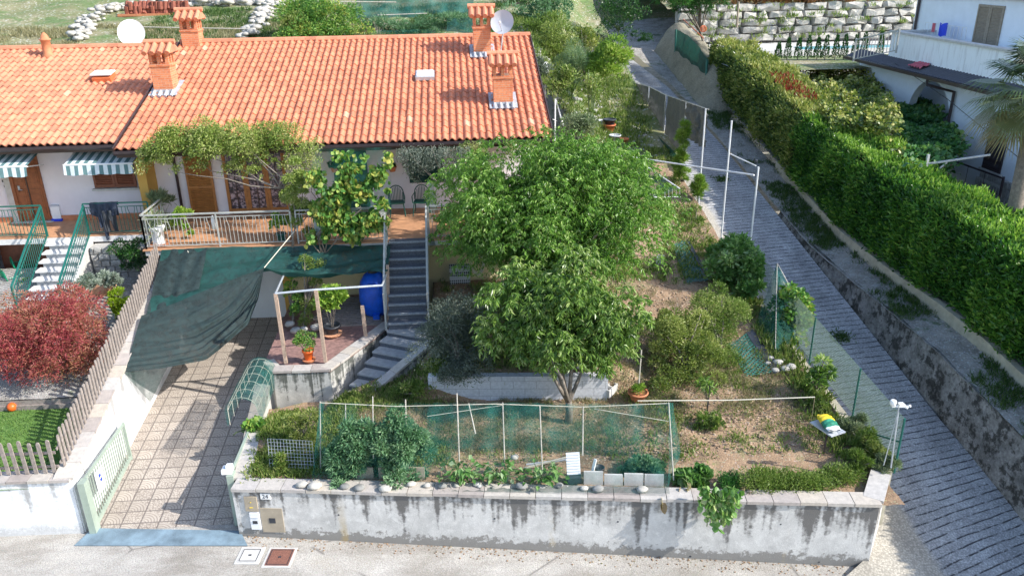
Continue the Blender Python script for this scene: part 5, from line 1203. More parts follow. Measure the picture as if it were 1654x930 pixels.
# pergola frame with posts
PG = thing('pergola', 'wooden posts carrying a galvanised pipe frame over the terrace', 'pergola', (-4, 18.5, 1.72))
pA, pB = A(462, 586, z=1.78), A(526, 584, z=1.78); tA = A(445, 474, Y=pA[1]); tB = A(510, 468, Y=pB[1]); tC = A(617, 461, Y=pB[1]+.25); tD = A(627, 436, Y=21.4); tE = A(462, 436, Y=21.4)
m = MB(); m.bar(pA, tA, .08, .08); m.bar(pB, tB, .08, .08); q = A(591, 545, z=1.74); m.bar(q, A(585, 494, Y=q[1]), .09, .07); q = A(628, 520, z=1.8); m.bar(q, A(626, 428, Y=q[1]), .08, .08); m.each('post', 'post_wood', PG)
m = MB(); m.tube([tA, tB, tC], .028, 7); m.tube([tC, tD], .025, 7); m.tube([tA, tE], .028, 7); m.each('pipe', 'galvanised', PG)
# water tank
tk = A(606, 512, z=1.78); TK = thing('water_tank', 'round blue plastic water tank on the terrace beside the stairs', 'water tank', (tk[0], tk[1]+.3, 1.76)); m = MB()
m.lathe((tk[0], tk[1]+.35, 1.76), [(.30, 0), (.36, .06), (.42, .25), (.44, .5), (.44, .52), (.43, .75), (.37, 1.0), (.27, 1.17), (.16, 1.25)], 28); m.build('tank', 'tank_blue', TK, True)
m = MB(); m.lathe((tk[0], tk[1]+.35, 3.0), [(.14, 0), (.14, .08), (.1, .1)], 16); m.build('lid', 'plastic_black', TK, True)
m = MB(); m.obox((tk[0], tk[1]-.08, 2.75), (.2, .12, .12)); m.obox((tk[0]+.05, tk[1]-.06, 1.83), (.18, .2, .12)); m.each('fitting', 'tank_blue', TK)
q = A(622, 505, z=1.78); cr = thing('plastic_crate', 'pale mesh crate tucked between the blue tank and the stairs', 'crate', q); m = MB()
for dz in (0, .12, .24, .36): m.box(q[0]-.12, q[0]+.1, q[1]-.02, q[1]+.2, q[2]+dz, q[2]+dz+.03)
for dx, dy in ((-.12, 0), (.08, 0), (.08, .18), (-.12, .18)): m.box(q[0]+dx, q[0]+dx+.02, q[1]+dy-.02, q[1]+dy, q[2], q[2]+.39)
m.build('basket', 'dish_grey', cr)
# pots on the terrace
def pot(name, label, q, r, h, mat, cat='plant pot', saucer=None, group=None):
    t = thing(name, label, cat, q, group); m = MB(); m.lathe(q, [(r*.68, 0), (r*.95, h*.82), (r*1.08, h*.82), (r*1.08, h), (r*.93, h), (r*.9, h*.86), (0.01, h*.86)], 18, closed=False); m.lathe(q, [(r*.68, 0.001), (0.0, .0)], 18, closed=False); m.build('pot', mat, t, True)
    if saucer: m = MB(); m.lathe(q-np.array([0, 0, .0]), [(r*1.1, -.03), (r*1.2, .01), (r*1.1, .012)], 16); m.build('saucer', saucer, t)
    return t
def potted(t, q, h, R, n, L, W, mat, **kw):   # foliage as a part of the potted plant
    C_, rr = lumps(q+np.array([0, 0, h]), R, 10); P, d, i = clump_points(C_, rr, n); D = d*.7+rng.normal(size=(n, 3))*.5+np.array([0, 0, kw.get('droop', .0)]); leaves('foliage', P, D, L, W, mat, t, np.clip(rng.random(n)*.8+.1, 0, 1), broad=kw.get('broad', False))
    m = MB()
    for k in range(5): m.tube([q+np.array([0, 0, .05]), (q+C_[k])/2+np.array([0, 0, h*.1]), C_[k]], .012, 5, .005)
    m.build('stem', 'bark', t)
q = A(499, 580, z=1.80); t = pot('potted_plant', 'small green shrub in a bright orange pot at the terrace front', q, .14, .27, 'plastic_orange', saucer='terracotta'); potted(t, q, .5, (.3, .3, .22), 900, .07, .03, 'leaf_vine')
q = A(537, 538, z=1.80); t = pot('potted_plant', 'lime-leaved lemon bush in a black pot in the middle of the terrace', q, .22, .25, 'plastic_black', saucer='terracotta_pale'); potted(t, q, 1.0, (.55, .5, .38), 1700, .13, .08, 'leaf_lime_green', broad=True)
q = A(490, 530, z=1.76); plant('climbing_bush', 'light feathery bush growing up under the green cloth at the back of the terrace', 'bush', q, q+np.array([.2, .9, 1.45]), (.6, .4, .5), 2600, .07, .025, 'leaf_weed', 10, .1)
q = A(474, 520, z=1.76); plant('climbing_bush', 'thin leafy vine on the ochre pillar behind the terrace post', 'bush', q, q+np.array([.05, .2, .85]), (.28, .25, .7), 900, .08, .05, 'leaf_vine', 8, -.1)
for i, (x, y, r) in enumerate(((478, 533, .13), (491, 531, .10), (468, 523, .12), (510, 528, .12))): tag(stones('rock', '', [A(x, y, z=1.9)], r, r+.02, 'rock'), ('white rounded rock on the low kerb at the left of the terrace', 'grey rock right beside the white one on the terrace kerb', 'rough grey rock at the back end of the terrace kerb', 'pointed grey rock behind the orange pot')[i], 'rock')
# neighbour's front garden
lawn_n = 9000; P = np.stack([-8.5-6.5*rng.random(lawn_n), 14.65+2.9*rng.random(lawn_n), np.full(lawn_n, 1.17)], 1)
tag(leaves('lawn_grass', P, rng.normal(size=P.shape)*.5+np.array([0, 0, .8]), .05, .02, 'lawn_blade', None, loc=P[0]), kind='stuff')
q = A(19, 657, z=1.27); m = MB(); m.lathe(q-np.array([0, 0, .11]), [(.11*math.sin(a), .11-.11*math.cos(a)) for a in np.linspace(.05, 3.1, 10)], 18); tag(m.build('ball', 'plastic_orange', None, True, loc=q), 'orange ball on the bright green lawn', 'ball')
for k, z in enumerate((1.2, 1.32)): 
    m = MB(); m.box(-16, -8.7, 17.56+k*.05, 17.7+k*.05, z-.05, z+.09); tag(m.build('timber_edging', 'grey_wood', loc=(-10, 17.6, 1.2)), ('lower grey timber beam edging the lawn under the red maple', 'upper grey timber beam edging the gravel under the red maple')[k], 'timber edging')
def picket(name, label, a, b, za, zb, h, n, back=1):
    t = thing(name, label, 'fence', (*a, za)); a = np.array([*a, za]); b = np.array([*b, zb]); u = (b-a); u2 = np.array([u[0], u[1], 0]); u2 = u2/np.linalg.norm(u2); nn = np.array([-u2[1], u2[0], 0]); m = MB()
    for zz in (.16, h*.68): m.bar(a+nn*.03+np.array([0, 0, zz]), b+nn*.03+np.array([0, 0, zz]), .02, .06)
    m.each('rail', 'grey_wood', t); m = MB()
    for i in range(n):
        c = a+(b-a)*(i+.5)/n; hh = h*(1+.04*rng.normal()); w_ = .038; tl_ = rng.normal()*.012; P = []
        for off in (-.012, .012):
            for (du, dz) in ((-w_, -.02), (w_, -.02), (w_, hh-.04), (w_*.5, hh), (-w_*.5, hh), (-w_, hh-.04)): P.append(c-nn*.012+nn*off+u2*(du+tl_*dz)+np.array([0, 0, dz+.05]))
        m.add(P, [(5, 4, 3, 2, 1, 0), (6, 7, 8, 9, 10, 11)]+[(k, (k+1) % 6, 6+(k+1) % 6, 6+k) for k in range(6)], rng.random())
    m.each('picket', 'grey_wood', t); return t
picket('picket_fence', 'weathered picket fence climbing along the top of the driveway wall', (-8.43, 14.55), (-8.43, 21.6), 1.43, 3.22, .72, 48)
picket('picket_fence', 'weathered picket fence along the street side of the lawn', (-13.5, 14.62), (-8.5, 14.52), 1.36, 1.36, .72, 27)
plant('red_maple', 'round purple-red Japanese maple spreading over the gravel bed', 'tree', (-11.3, 19.0, 1.6), A(74, 545, Y=18.5), (1.72, 1.35, 1.22), 34000, .09, .024, 'leaf_maple', 70, -.25, .8, sr=.05, rs=(.25, .42))
plant('lime_conifer', 'small lime-yellow conifer against the picket fence', 'shrub', A(190, 512, z=2.1), A(190, 486, Y=20.0), (.24, .24, .55), 1800, .08, .03, 'leaf_lime', 12, .6)
plant('silver_shrub', 'silvery low shrub at the foot of the white steps', 'shrub', A(140, 462, z=2.2), A(140, 456, Y=20.6), (.45, .35, .28), 1500, .09, .03, 'leaf_silver', 10, .3)
plant('silver_shrub', 'silvery green shrub behind the tilted clay amphora', 'shrub', A(178, 462, z=2.2), A(176, 452, Y=20.9), (.4, .35, .26), 1400, .09, .03, 'leaf_silver', 10, .3)
plant('dark_bush', 'dark straggly bush under the balcony corner beside the rubble wall', 'bush', A(210, 440, z=2.2), A(208, 412, Y=22.2), (.65, .4, .6), 2600, .09, .025, 'leaf_laurel', 12, -.2)
q = A(168, 478, z=2.25); m = MB(); m.lathe(q+np.array([-.28, -.05, .0]), [(.06, 0), (.14, .05), (.21, .22), (.23, .38), (.19, .55), (.13, .64), (.17, .70), (.16, .71), (.11, .66), (.10, .55)], 20, (.85, .1, .55)); tag(m.build('amphora', 'terracotta_pale', None, True, loc=q), 'terracotta amphora lying tilted in the gravel bed', 'amphora')
def chair(name, label, q, rz, mat, sc_=1):
    t = thing(name, label, 'chair', q); M = Matrix.Rotation(rz, 3, 'Z'); w = lambda x, y, z: np.array(Vector([float(v) for v in q])+M@Vector((x, y, z))*sc_)
    m = MB(); m.hexa([w(-.2, -.2, .40), w(.2, -.2, .40), w(.2, .2, .40), w(-.2, .2, .40), w(-.22, -.22, .43), w(.22, -.22, .43), w(.22, .22, .43), w(-.22, .22, .43)]); m.build('seat', mat, t)
    m = MB()
    for s_ in range(-4, 5): m.tube([w(s_*.045, .2, .43), w(s_*.05, .27, .43+.42-.012*s_*s_)], .012, 5)
    m.tube([w(-.22, .2, .43)]+[w(.23*math.cos(a), .28, .62+.26*math.sin(a)) for a in np.linspace(math.pi, 0, 9)]+[w(.22, .2, .43)], .018, 6); m.build('backrest', mat, t)
    m = MB()
    for sx in (-1, 1):
        for sy in (-1, 1): m.tube([w(.19*sx, .19*sy, .41), w(.24*sx, .24*sy, 0)], .017, 6)
    m.each('leg', mat, t); m = MB()
    for sx in (-1, 1): m.tube([w(.24*sx, .2, .62), w(.25*sx, -.16, .62), w(.23*sx, -.2, .42)], .016, 6)
    m.each('armrest', mat, t); return t
chair('garden_chair', 'green plastic chair behind the stair rail of the white steps', A(45, 455, z=2.05), 2.2, 'plastic_green'); chair('garden_chair', 'second green plastic chair nearer the front of the white steps', A(28, 475, z=1.95), 2.5, 'plastic_green')
q = A(38, 462, z=2.3); plant('yellow_plant', 'bright yellow-green plant at the foot of the green stair rail', 'plant', (q[0], q[1], 1.9), q, (.3, .25, .22), 700, .13, .09, 'leaf_lime', 8, .2, broad=True)
q = A(3, 470, z=2.2); m = MB(); m.lathe((q[0], q[1], 1.9), [(.3, 0), (.3, .35), (.33, .36), (.28, .38)], 18); tag(m.build('tub', 'tank_blue', None, True, loc=(q[0], q[1], 1.9)), 'blue and white tub at the left edge below the green rail', 'tub')
# jacket on rail, box by the door
q = A(172, 345, Y=23.3); jk = thing('jacket', 'dark navy jacket and trousers hung over the green balcony rail', 'clothes', A(172, 330, Y=23.34))
a, b_ = A(143, 325, Y=23.3), A(187, 324, Y=23.3)
def jack(u, v):
    X = a[0]+(b_[0]-a[0])*u+.05*v*np.sin(u*9); low = .50+.16*np.sin(u*5+.7)-.28*(u < .18); s = v*1.25-.25
    Z = 4.68-np.abs(s)*low*1.15; Y = 23.36-.055*np.sign(s)-.05*np.sin(u*23+v*3)*v-.06*fbm(u*6, v*6); return X, Y, Z
grid('coat', 26, 22, jack, 'navy_cloth', jk)
grid('trousers', 16, 16, lambda u, v: (a[0]+.28+.42*u+.02*np.sin(v*7), 23.29-.04*np.sin(u*14), 4.45-v*(.66-.35*(np.abs(u-.5) < .14))), 'plastic_black', jk)
grid('sleeve', 6, 12, lambda u, v: (a[0]+.25+.12*u+.03*v, 23.28-.03*np.sin(u*7), 4.4-.85*v), 'navy_cloth', jk)
q = A(93, 357, z=3.7); bx = thing('cooler_box', 'pale blue and white box with blue feet beside the brown front door', 'box', q); m = MB(); m.obox(q+np.array([0, .1, .24]), (.26, .2, .44)); m.build('body', 'dish_white', bx); m = MB(); m.obox(q+np.array([0, .08, .04]), (.32, .26, .07)); m.build('base', 'plastic_blue', bx); m = MB(); m.obox(q+np.array([.0, .1, .48]), (.24, .18, .05)); m.build('lid', 'dish_grey', bx)
# dishes
def dish(label, c, r, face, mat, mast):
    t = thing('satellite_dish', label, 'satellite dish', mast); f_ = Vector(face).normalized(); m = MB(); n = 28
    prof = [(r*s, .22*r*s*s) for s in np.linspace(.02, 1, 8)]; m.lathe(c, prof, n, f_, closed=False); m.lathe(Vector([float(v) for v in c])-f_*.012, prof[::-1], n, f_, closed=False); m.build('reflector', mat, t, True)
    m = MB(); cv = np.array(c, float); m.tube([mast, cv-np.array(f_)*.12+np.array([0, 0, -.1]), cv-np.array(f_)*.05], .022, 7); m.build('mast', 'galvanised', t)
    fr = cv+np.array(f_)*r*1.15; m = MB(); m.tube([cv+np.array([0, 0, -r])*.95, fr+np.array([0, 0, -r*.25])], .012, 5); m.build('arm', 'galvanised', t); m = MB(); m.tube([fr+np.array([0, 0, -r*.25]), fr-np.array(f_)*.1+np.array([0, 0, -r*.18])], .035, 8); m.build('receiver', 'dish_white', t)
c = A(812, 37, Y=28.9); dish('grey satellite dish on a mast beside the right-hand chimneys', c, .41, (-.35, -1, .35), 'dish_grey', (c[0]-.1, 29.0, roof_z(29.0)))
c = A(213, 54, Y=31.2); dish('white satellite dish behind the ridge near the left chimneys', c, .47, (.15, -1, .3), 'dish_white', (c[0], 31.4, 8.0))
# white A-frame beside the gable
AF = thing('support_stand', 'white metal A-frame of poles leaning by the gable end', 'frame', (3.6, 26, 2.9)); m = MB(); a_ = A(881, 100, X=3.5)
m.tube([a_, (a_[0], a_[1], a_[2]-2.2)], .03, 7); m.tube([a_, A(915, 222, X=4.2)], .03, 7); m.tube([a_, A(866, 128, X=3.1)], .02, 6); q = A(897, 160, X=3.75); m.tube([q, (q[0], q[1], q[2]-1.6)], .025, 6); m.tube([A(893, 193, X=3.6), A(900, 196, X=3.9)], .015, 5); m.each('pole', 'white_paint', AF)
# meter boxes, letter box, number
def on_wall(x, y, off=0):
    d = ray(x, y); u = (FB-FA)/np.linalg.norm(FB-FA); nn = np.array([-u[1], u[0]]); o_ = FA-nn*off; t_ = (o_@nn)/(d[0]*nn[0]+d[1]*nn[1]); return CAM+d*t_
def wall_box(name, label, cat, x0, y0, x1, y1, th, mat):
    p = [on_wall(x0, y1, .0), on_wall(x1, y1, .0), on_wall(x1, y0, .0), on_wall(x0, y0, .0)]; u = (FB-FA)/np.linalg.norm(FB-FA); d = np.array([u[1], -u[0], 0])*th
    z0 = (p[0][2]+p[1][2])/2; z1 = (p[2][2]+p[3][2])/2; xa, xb = (p[0]+p[3])/2, (p[1]+p[2])/2
    pts = [(xa[0], xa[1], z0), (xb[0], xb[1], z0), (xb[0], xb[1], z1), (xa[0], xa[1], z1)]
    t = thing(name, label, cat, pts[0]); m = MB(); m.prism(pts, d); o = m.build('body', mat, t); return t, [np.array(q)+d for q in pts], d
t, p, d = wall_box('meter_box', 'small beige meter box under the coping at the gate end of the front wall', 'meter box', 396, 801, 416, 824, .03, 'beige_box'); c = sum(p)/4; m = MB(); m.obox(c+d*.1+np.array([0, 0, .05]), (.02, .01, .02)); m.obox(c+d*.1-np.array([0, 0, .08]), (.07, .01, .015)); m.each('lock', 'plastic_yellow', t)
t, p, d = wall_box('meter_cabinet', 'larger beige cabinet door with a dark square vent in the front wall', 'meter box', 423, 820, 458, 858, .02, 'beige_box'); c = sum(p)/4; m = MB(); m.obox(c+d*.15, (.13, .012, .12), rz=-.13); m.build('vent', 'plastic_black', t)
t, p, d = wall_box('letter_box', 'white letter box below the small beige meter box', 'letter box', 406, 826, 421, 852, .05, 'plastic_white'); c = sum(p)/4; m = MB(); m.obox(c+d*.06+np.array([0, 0, -.02]), (.1, .012, .07), rz=-.13); m.build('badge', 'plastic_black', t); m = MB(); m.obox(c+d*.08+np.array([0, 0, .1]), (.16, .02, .012), rz=-.13); m.build('slot', 'dish_grey', t)
t, p, d = wall_box('number_plate', 'white house number plate reading 24', 'house number', 421, 796, 437, 805, .02, 'white_paint')
cu = bpy.data.curves.new('t', 'FONT'); cu.body = '24'; cu.size = .13; cu.align_x = 'CENTER'; cu.align_y = 'CENTER'; cu.extrude = .002; to = bpy.data.objects.new('t', cu); COL.objects.link(to)
dg = bpy.context.evaluated_depsgraph_get(); tm = bpy.data.meshes.new_from_object(to.evaluated_get(dg)); bpy.data.objects.remove(to); tm.materials.append(MATS['plastic_black'])
no = bpy.data.objects.new('digits', tm); COL.objects.link(no); no.parent = t; c = sum(p)/4+d*.2; no.location = [float(v) for v in (c-np.array(wpos(t)))]; no.rotation_euler = (math.pi/2, 0, -.131)
for nm, lab, x, y, s_, mt in (('manhole_cover', 'square rusty red manhole cover in the street', 452, 900, .48, 'manhole_rust'), ('manhole_cover', 'square pale concrete inspection cover left of the rusty one', 404, 897, .40, 'concrete_pale')):
    q = A(x, y, f=street_z); t = thing(nm, lab, 'manhole cover', q); m = MB(); m.obox(q+np.array([0, 0, .004]), (s_+.1, s_+.1, .012), rz=-.1); m.build('frame', 'concrete_pale', t); m = MB(); m.obox(q+np.array([0, 0, .012]), (s_, s_, .012), rz=-.1); m.build('lid', mt, t)
    m = MB(); r_ = s_/2-.03
    for i in range(4): a0 = -.1+i*math.pi/2; cx, sx = math.cos(a0), math.sin(a0); m.obox(q+np.array([cx*r_, sx*r_, .02]), (.012, s_-.06, .006), rz=a0)
    m.obox(q+np.array([0, 0, .02]), (.06, .04, .008)); m.build('rim', 'plastic_black', t)
# stones and pebbles on the coping
cop = [(487, 782, .085), (508, 784, .10), (557, 785, .07), (580, 787, .085), (622, 788, .09), (664, 781, .07), (690, 783, .055), (714, 784, .065), (738, 783, .05), (770, 781, .06), (775, 784, .05), (842, 784, .09), (903, 783, .065), (944, 788, .06), (966, 789, .085), (1037, 790, .085)]
desc = ['white knobbly stone, first from the left on the front wall', 'round cream stone, second from the left on the front wall', 'flat dark stone holding the net, third from the left on the wall', 'flat mauve-grey stone, fourth from the left on the wall', 'rough pale stone at the outer edge of the coping, fifth from the left', 'smooth greenish oval stone in front of the tomato plants', 'small oval stone just right of the tomato plants', 'round grey stone left of the first courgette plant', 'small pale pebble at the foot of the first courgette plant', 'white jagged stone right of the first courgette plant', 'small pale chip beside the white jagged stone', 'long flat grey stone between the second and third courgette plants', 'flat grey stone under the right side of the third courgette plant', 'pale lump stone left of the row of upright slabs', 'dark egg-shaped stone in front of the first upright slab', 'round pale ball-like stone at the right end of the upright slabs']
for (x, y, r), dsc in zip(cop, desc): r *= 1.2; q = A(x, y, z=1.215+r*.5); o = stones('stone', '', [q], r, r+.008, ('pale_rock', 'pebble', 'dark_pebble')[0 if 'white' in dsc or 'pale' in dsc else (2 if 'dark' in dsc or 'grey' in dsc or 'mauve' in dsc else 1)], flat=.62); tag(o, dsc, 'stone', 'stones on the front wall coping')
# ---------------------------------------------------------------- vegetable garden
def G(x, y): return A(x, y, f=garden_z)
wu = (FB-FA)/np.linalg.norm(FB-FA); wn = np.array([-wu[1], wu[0]])
# netting: front skirt on the coping, top band, back and end walls on thin stakes
NT = thing('garden_netting', 'long teal garden netting enclosure behind the stones of the front wall', 'netting', (0, 14.2, 1.2))
def wl(x, y, off):   # on a plane parallel to the front wall, off metres behind its face
    d = ray(x, y); o_ = FA+wn*off; t_ = (o_@wn)/(d[0]*wn[0]+d[1]*wn[1]); return CAM+d*t_
bl_, br_ = wl(503, 779, .33), wl(1078, 786, .33); tl_, tr_ = wl(517, 650, .75), wl(1080, 651, .75)
patch('front_net', [bl_, br_, tr_, tl_], 'garden_net', NT, 110, 18, .06, 17, sag=(0, 0))
patch('coping_net', [wl(500, 790, .05), wl(1082, 797, .05), wl(1080, 786, .33), wl(505, 779, .33)], 'coping_net', NT, 120, 5, .012, 30)
bk0, bk1 = wl(520, 690, 2.1), wl(1100, 700, 2.1); bt0, bt1 = wl(518, 650, 2.0), wl(1092, 652, 2.0)
patch('left_net', [bl_, bk0, wl(524, 648, 1.9), tl_], 'garden_net_dense', NT, 16, 12, .03, 3)
patch('right_net', [br_, wl(1100, 730, 1.6), wl(1086, 650, 1.3), tr_], 'garden_net_dense', NT, 16, 12, .03, 3)
patch('back_net', [wl(690, 745, 1.5), wl(1040, 750, 1.5), wl(1040, 652, 1.6), wl(690, 655, 1.6)], 'garden_net_dense', NT, 50, 12, .05, 9)
m = MB()
for i, (x0, y0, x1, y1) in enumerate(((742, 745, 738, 635), (815, 742, 812, 650), (876, 760, 872, 655), (559, 760, 558, 652), (603, 740, 602, 640), (656, 700, 655, 645), (1088, 775, 1080, 650), (518, 775, 517, 648), (941, 735, 942, 656), (768, 700, 757, 651))):
    m.tube([wl(x0, y0, .55+.1*(i % 2)), wl(x1, y1, .75+.1*(i % 2))], .014, 6, .012)
m.each('stake', 'stake_wood', NT)
m = MB(); line(m, [wl(517, 650, .76), wl(640, 656, .76), wl(800, 652, .76), wl(940, 657, .76), wl(1080, 651, .76)], .008); line(m, [wl(690, 672, .7), wl(812, 654, .8)], .006); line(m, [wl(960, 660, .8), wl(1080, 680, .7)], .006); m.each('cord', 'rope', NT)
m = MB(); line(m, [A(1030, 647, Y=15.6), A(1180, 646, Y=15.3), A(1316, 641, Y=15.0)], .014); tag(m.build('horizontal_cane', 'rope', loc=A(1180, 646, Y=15.3)), 'long pale horizontal cane across the right part of the garden', 'cane')
m = MB(); q = A(1316, 641, Y=15.0); m.tube([q, (q[0], q[1], 1.2)], .008, 5); tag(m.build('stake', 'dry_stem', loc=(q[0], q[1], 1.2)), 'thin stake at the right end of the horizontal cane', 'stake')
# vegetables
def veg(name, label, cat, x, y, up, R, n, L, W, mat, **kw):
    q = G(x, y); q[2] = garden_z(q[0], q[1])
    return plant(name, label, cat, q, q+np.array([0, 0, up]), R, n, L, W, mat, **kw)
veg('tomato_plant', 'tall bushy tomato plant at the left end of the net, with one orange tomato', 'tomato plant', 572, 768, .72, (.56, .42, .72), 9000, .10, .038, 'leaf_tomato', k=30, droop=-.1, stem='stem_green', group='tomato plants')
veg('tomato_plant', 'tall bushy tomato plant beside the bare netted ground', 'tomato plant', 648, 766, .78, (.56, .42, .74), 9000, .10, .038, 'leaf_tomato', k=30, droop=-.1, stem='stem_green', group='tomato plants')
for i, (x, y) in enumerate(((603, 730), (615, 688), (640, 745))):
    q = wl(x, y, .8); m = MB(); m.lathe(q, [(.05*math.sin(a), -.05*math.cos(a)) for a in np.linspace(.05, 3.1, 7)], 10); tag(m.build('tomato', 'plastic_orange', None, True, loc=q), ('orange tomato low between the two tomato plants', 'small orange tomato high on the left tomato plant', 'orange tomato low on the right tomato plant')[i], 'tomato')
for i, (x, y) in enumerate(((745, 782), (808, 780), (878, 785))):
    q = wl(x, y-6, .42); q[2] = 1.2; t = thing('courgette_plant', ('courgette plant with broad mottled leaves, left of three at the wall', 'courgette plant under the second tall stake, middle of three', 'courgette plant left of the propped crate, right of three')[i], 'courgette plant', q, 'courgette plants')
    n = 74; an = rng.random(n)*6.28; el = .25+rng.random(n)*1.1; rr = .10+.26*rng.random(n); e = q+np.stack([np.cos(an)*np.cos(el)*rr*1.5, np.sin(an)*np.cos(el)*rr, np.sin(el)*rr*1.3+.06], 1)
    leaves('leaves', e, np.stack([np.cos(an), np.sin(an), -.25+0*an], 1)+rng.normal(size=(n, 3))*.4, .15, .10, 'leaf_marrow', t, up=(0, 0, 1)); m = MB()
    for k in range(0, n, 3): m.tube([q+np.array([0, 0, .02]), (q+e[k])/2+np.array([0, 0, .05]), e[k]], .008, 4)
    m.build('stalks', 'stem_green', t)
veg('low_herbs', 'mixed low vegetables behind the upright slabs at the right end of the net', 'plant', 1040, 765, .16, (.55, .3, .18), 2400, .09, .05, 'leaf_tomato', k=14, droop=.1, broad=True, stem='stem_green')
veg('pumpkin_vine', 'pumpkin vine leaves creeping along the inner side of the wall', 'vine', 1118, 778, .12, (.4, .25, .12), 500, .16, .16, 'leaf_marrow', k=8, droop=.1, broad=True, stem='stem_green')
q = on_wall(1160, 810, .18); t = thing('pumpkin_vine', 'pumpkin vine hanging down over the front of the wall', 'vine', q); n = 260
us = rng.random(n); P = np.stack([q[0]-.3+.6*us+.07*rng.normal(size=n), q[1]+.02*rng.normal(size=n)-.06+.0*us, q[2]+.38-1.05*(rng.random(n)**1.1)*(1-.7*np.abs(us-.55)*2)], 1); kp = P[:, 2] < 1.35; P[:, 1] -= .131*(P[:, 0]-q[0])
n = len(P); leaves('leaves', P, rng.normal(size=(n, 3))*.5+np.array([0, -.4, -.5]), .125, .12, 'leaf_marrow_lit', t, broad=True); m = MB()
for k in range(4): x = -.2+.13*k; m.tube([(q[0]+x*.5, q[1]+.1, 1.3), (q[0]+x*.8, q[1]-.06, 1.2), (q[0]+x, q[1]-.08, q[2]-.15), (q[0]+x*1.3+.05, q[1]-.09, q[2]-.5)], .01, 5)
m.build('stalks', 'stem_green', t)
for xx, yy, lb_ in ((1203, 792, 'dry curled yellow leaf on the coping right of the pumpkin vine'), (1110, 786, 'pale withered leaf on the coping left of the pumpkin vine')):
    q = A(xx, yy, z=1.26); tag(leaves('dry_leaf', q+rng.normal(size=(5, 3))*np.array([.05, .04, .02]), rng.normal(size=(5, 3)), .14, .09, 'leaf_dry', None, loc=q, broad=True), lb_, 'leaf')
q = on_wall(1068, 812, .05); o = leaves('dry_leaf', np.array([q+np.array([0, 0, .15]), q+np.array([.02, 0, .02])]), np.array([[0, -.2, -1.], [.2, -.2, -1]]), .22, .12, 'leaf_dry', None, loc=q, broad=True); tag(o, 'dry curled leaf hanging over the coping left of the pumpkin vine', 'leaf')
veg('box_shrub', 'small round clipped green shrub behind the wall', 'shrub', 1178, 790, .16, (.27, .24, .2), 2600, .035, .018, 'leaf_conifer', k=20, droop=.3, rs=(.4, .6))
for i, (x, y, R) in enumerate(((1222, 786, .42), (1270, 783, .46), (1320, 786, .46), (1362, 775, .42))):
    veg('ground_cover', ('low mixed weeds right of the round clipped shrub', 'low leafy ground cover at the middle of the right wall section', 'low leafy ground cover near the right end of the wall', 'low ground cover in the garden corner by the angled wall end')[i], 'ground cover', x, y, .08, (R*1.25, R*(.35+.4*rng.random()), .07+.1*rng.random()), 3400, .05, .022, 'leaf_weed', k=26, droop=.3, rs=(.9, 1.7), group='ground cover along the wall')
for i, (x, y, R, mt) in enumerate(((1375, 700, .33, 'leaf_silver2'), (1398, 725, .36, 'leaf_weed'), (1412, 748, .3, 'leaf_yellow'), (1385, 760, .3, 'leaf_weed'), (1430, 765, .25, 'leaf_silver2'))):
    veg('lavender_bush', ('grey-green lavender bush below the feed bag', 'dark green bush beside the diagonal fence brace', 'yellow-flecked bush in front of the last fence post', 'low green bush at the inner side of the garden corner', 'grey-green sprays hanging past the end of the fence')[i], 'bush', x, y, .22, (R, R*.8, .26), 1900, .09, .02, mt, k=12, droop=.4)
veg('sapling', 'young leafy sapling against the wire fence', 'sapling', 1318, 645, .65, (.33, .3, .45), 560, .14, .05, 'leaf_cherry', k=9, droop=-.2, stem='bark')
veg('weed_bush', 'weeds at the foot of the fence sapling', 'weeds', 1322, 660, .2, (.3, .3, .22), 1000, .08, .025, 'leaf_weed', k=8, droop=.2)
veg('rose_bush', 'small bush with a pink tie on a stake in the open soil', 'bush', 1145, 690, .14, (.34, .3, .2), 900, .09, .03, 'leaf_weed', k=9, droop=.1)
veg('sapling', 'thin sapling on a dark stake in the open soil', 'sapling', 1142, 660, .62, (.28, .25, .22), 160, .14, .045, 'leaf_cherry', k=6, droop=-.5, stem='bark', sr=.012)
q = G(1142, 672); m = MB(); m.tube([q, q+np.array([0, 0, .8])], .012, 5); tag(m.build('stake', 'rubber_black', loc=q), 'dark stake holding the thin sapling', 'stake')
# clods, grass and weeds on the soil
n = 6500; X = -4.6+12.9*rng.random(n); Y = 14.2+rng.random(n)**1.2*8; kp = (Y > 14.15-.131*(X+4.7))&(X > np.interp(Y, [14, 17.5, 18.8], [-4.4, -2.7, -.7])); X, Y = X[kp], Y[kp]
kp = (X > 2.6) | (rng.random(len(X)) < .35); X, Y = X[kp], Y[kp]
o = stones('clods', '', np.stack([X, Y, garden_z(X, Y)+.012+.09*fbm(X*2.5, Y*2.5)], 1), .008, .034, 'clod'); tag(o, kind='stuff')
def gtufts(name, x0, x1, y0, y1, n, thr, mat, L=.1, W=.014, per=10, fs=1.3, bias=None):
    X = x0+(x1-x0)*rng.random(n); Y = y0+(y1-y0)*rng.random(n); kp = (fbm(X*fs+5, Y*fs+2) > thr)&(Y > 14.2-.131*(X+4.7))&(X > np.interp(Y, [14, 17.4, 17.45, 18.8, 22], [-4.6, -4.8, -2.8, -.7, -.7])); X, Y = X[kp], Y[kp]; tufts(name, np.stack([X, Y, garden_z(X, Y)+.09*fbm(X*2.5, Y*2.5)+.01], 1), L, W, mat, per)
gtufts('garden_grass', -3.6, 4.4, 14.6, 16.9, 1500, -.02, 'grass_dry', .10); gtufts('garden_grass', -4.6, 8.3, 14.2, 18.5, 1500, .06, 'leaf_weed', .09, .02)
gtufts('garden_weeds', 3.0, 8.4, 14.0, 22.0, 1100, .06, 'leaf_weed', .12, .025, 12, .9)
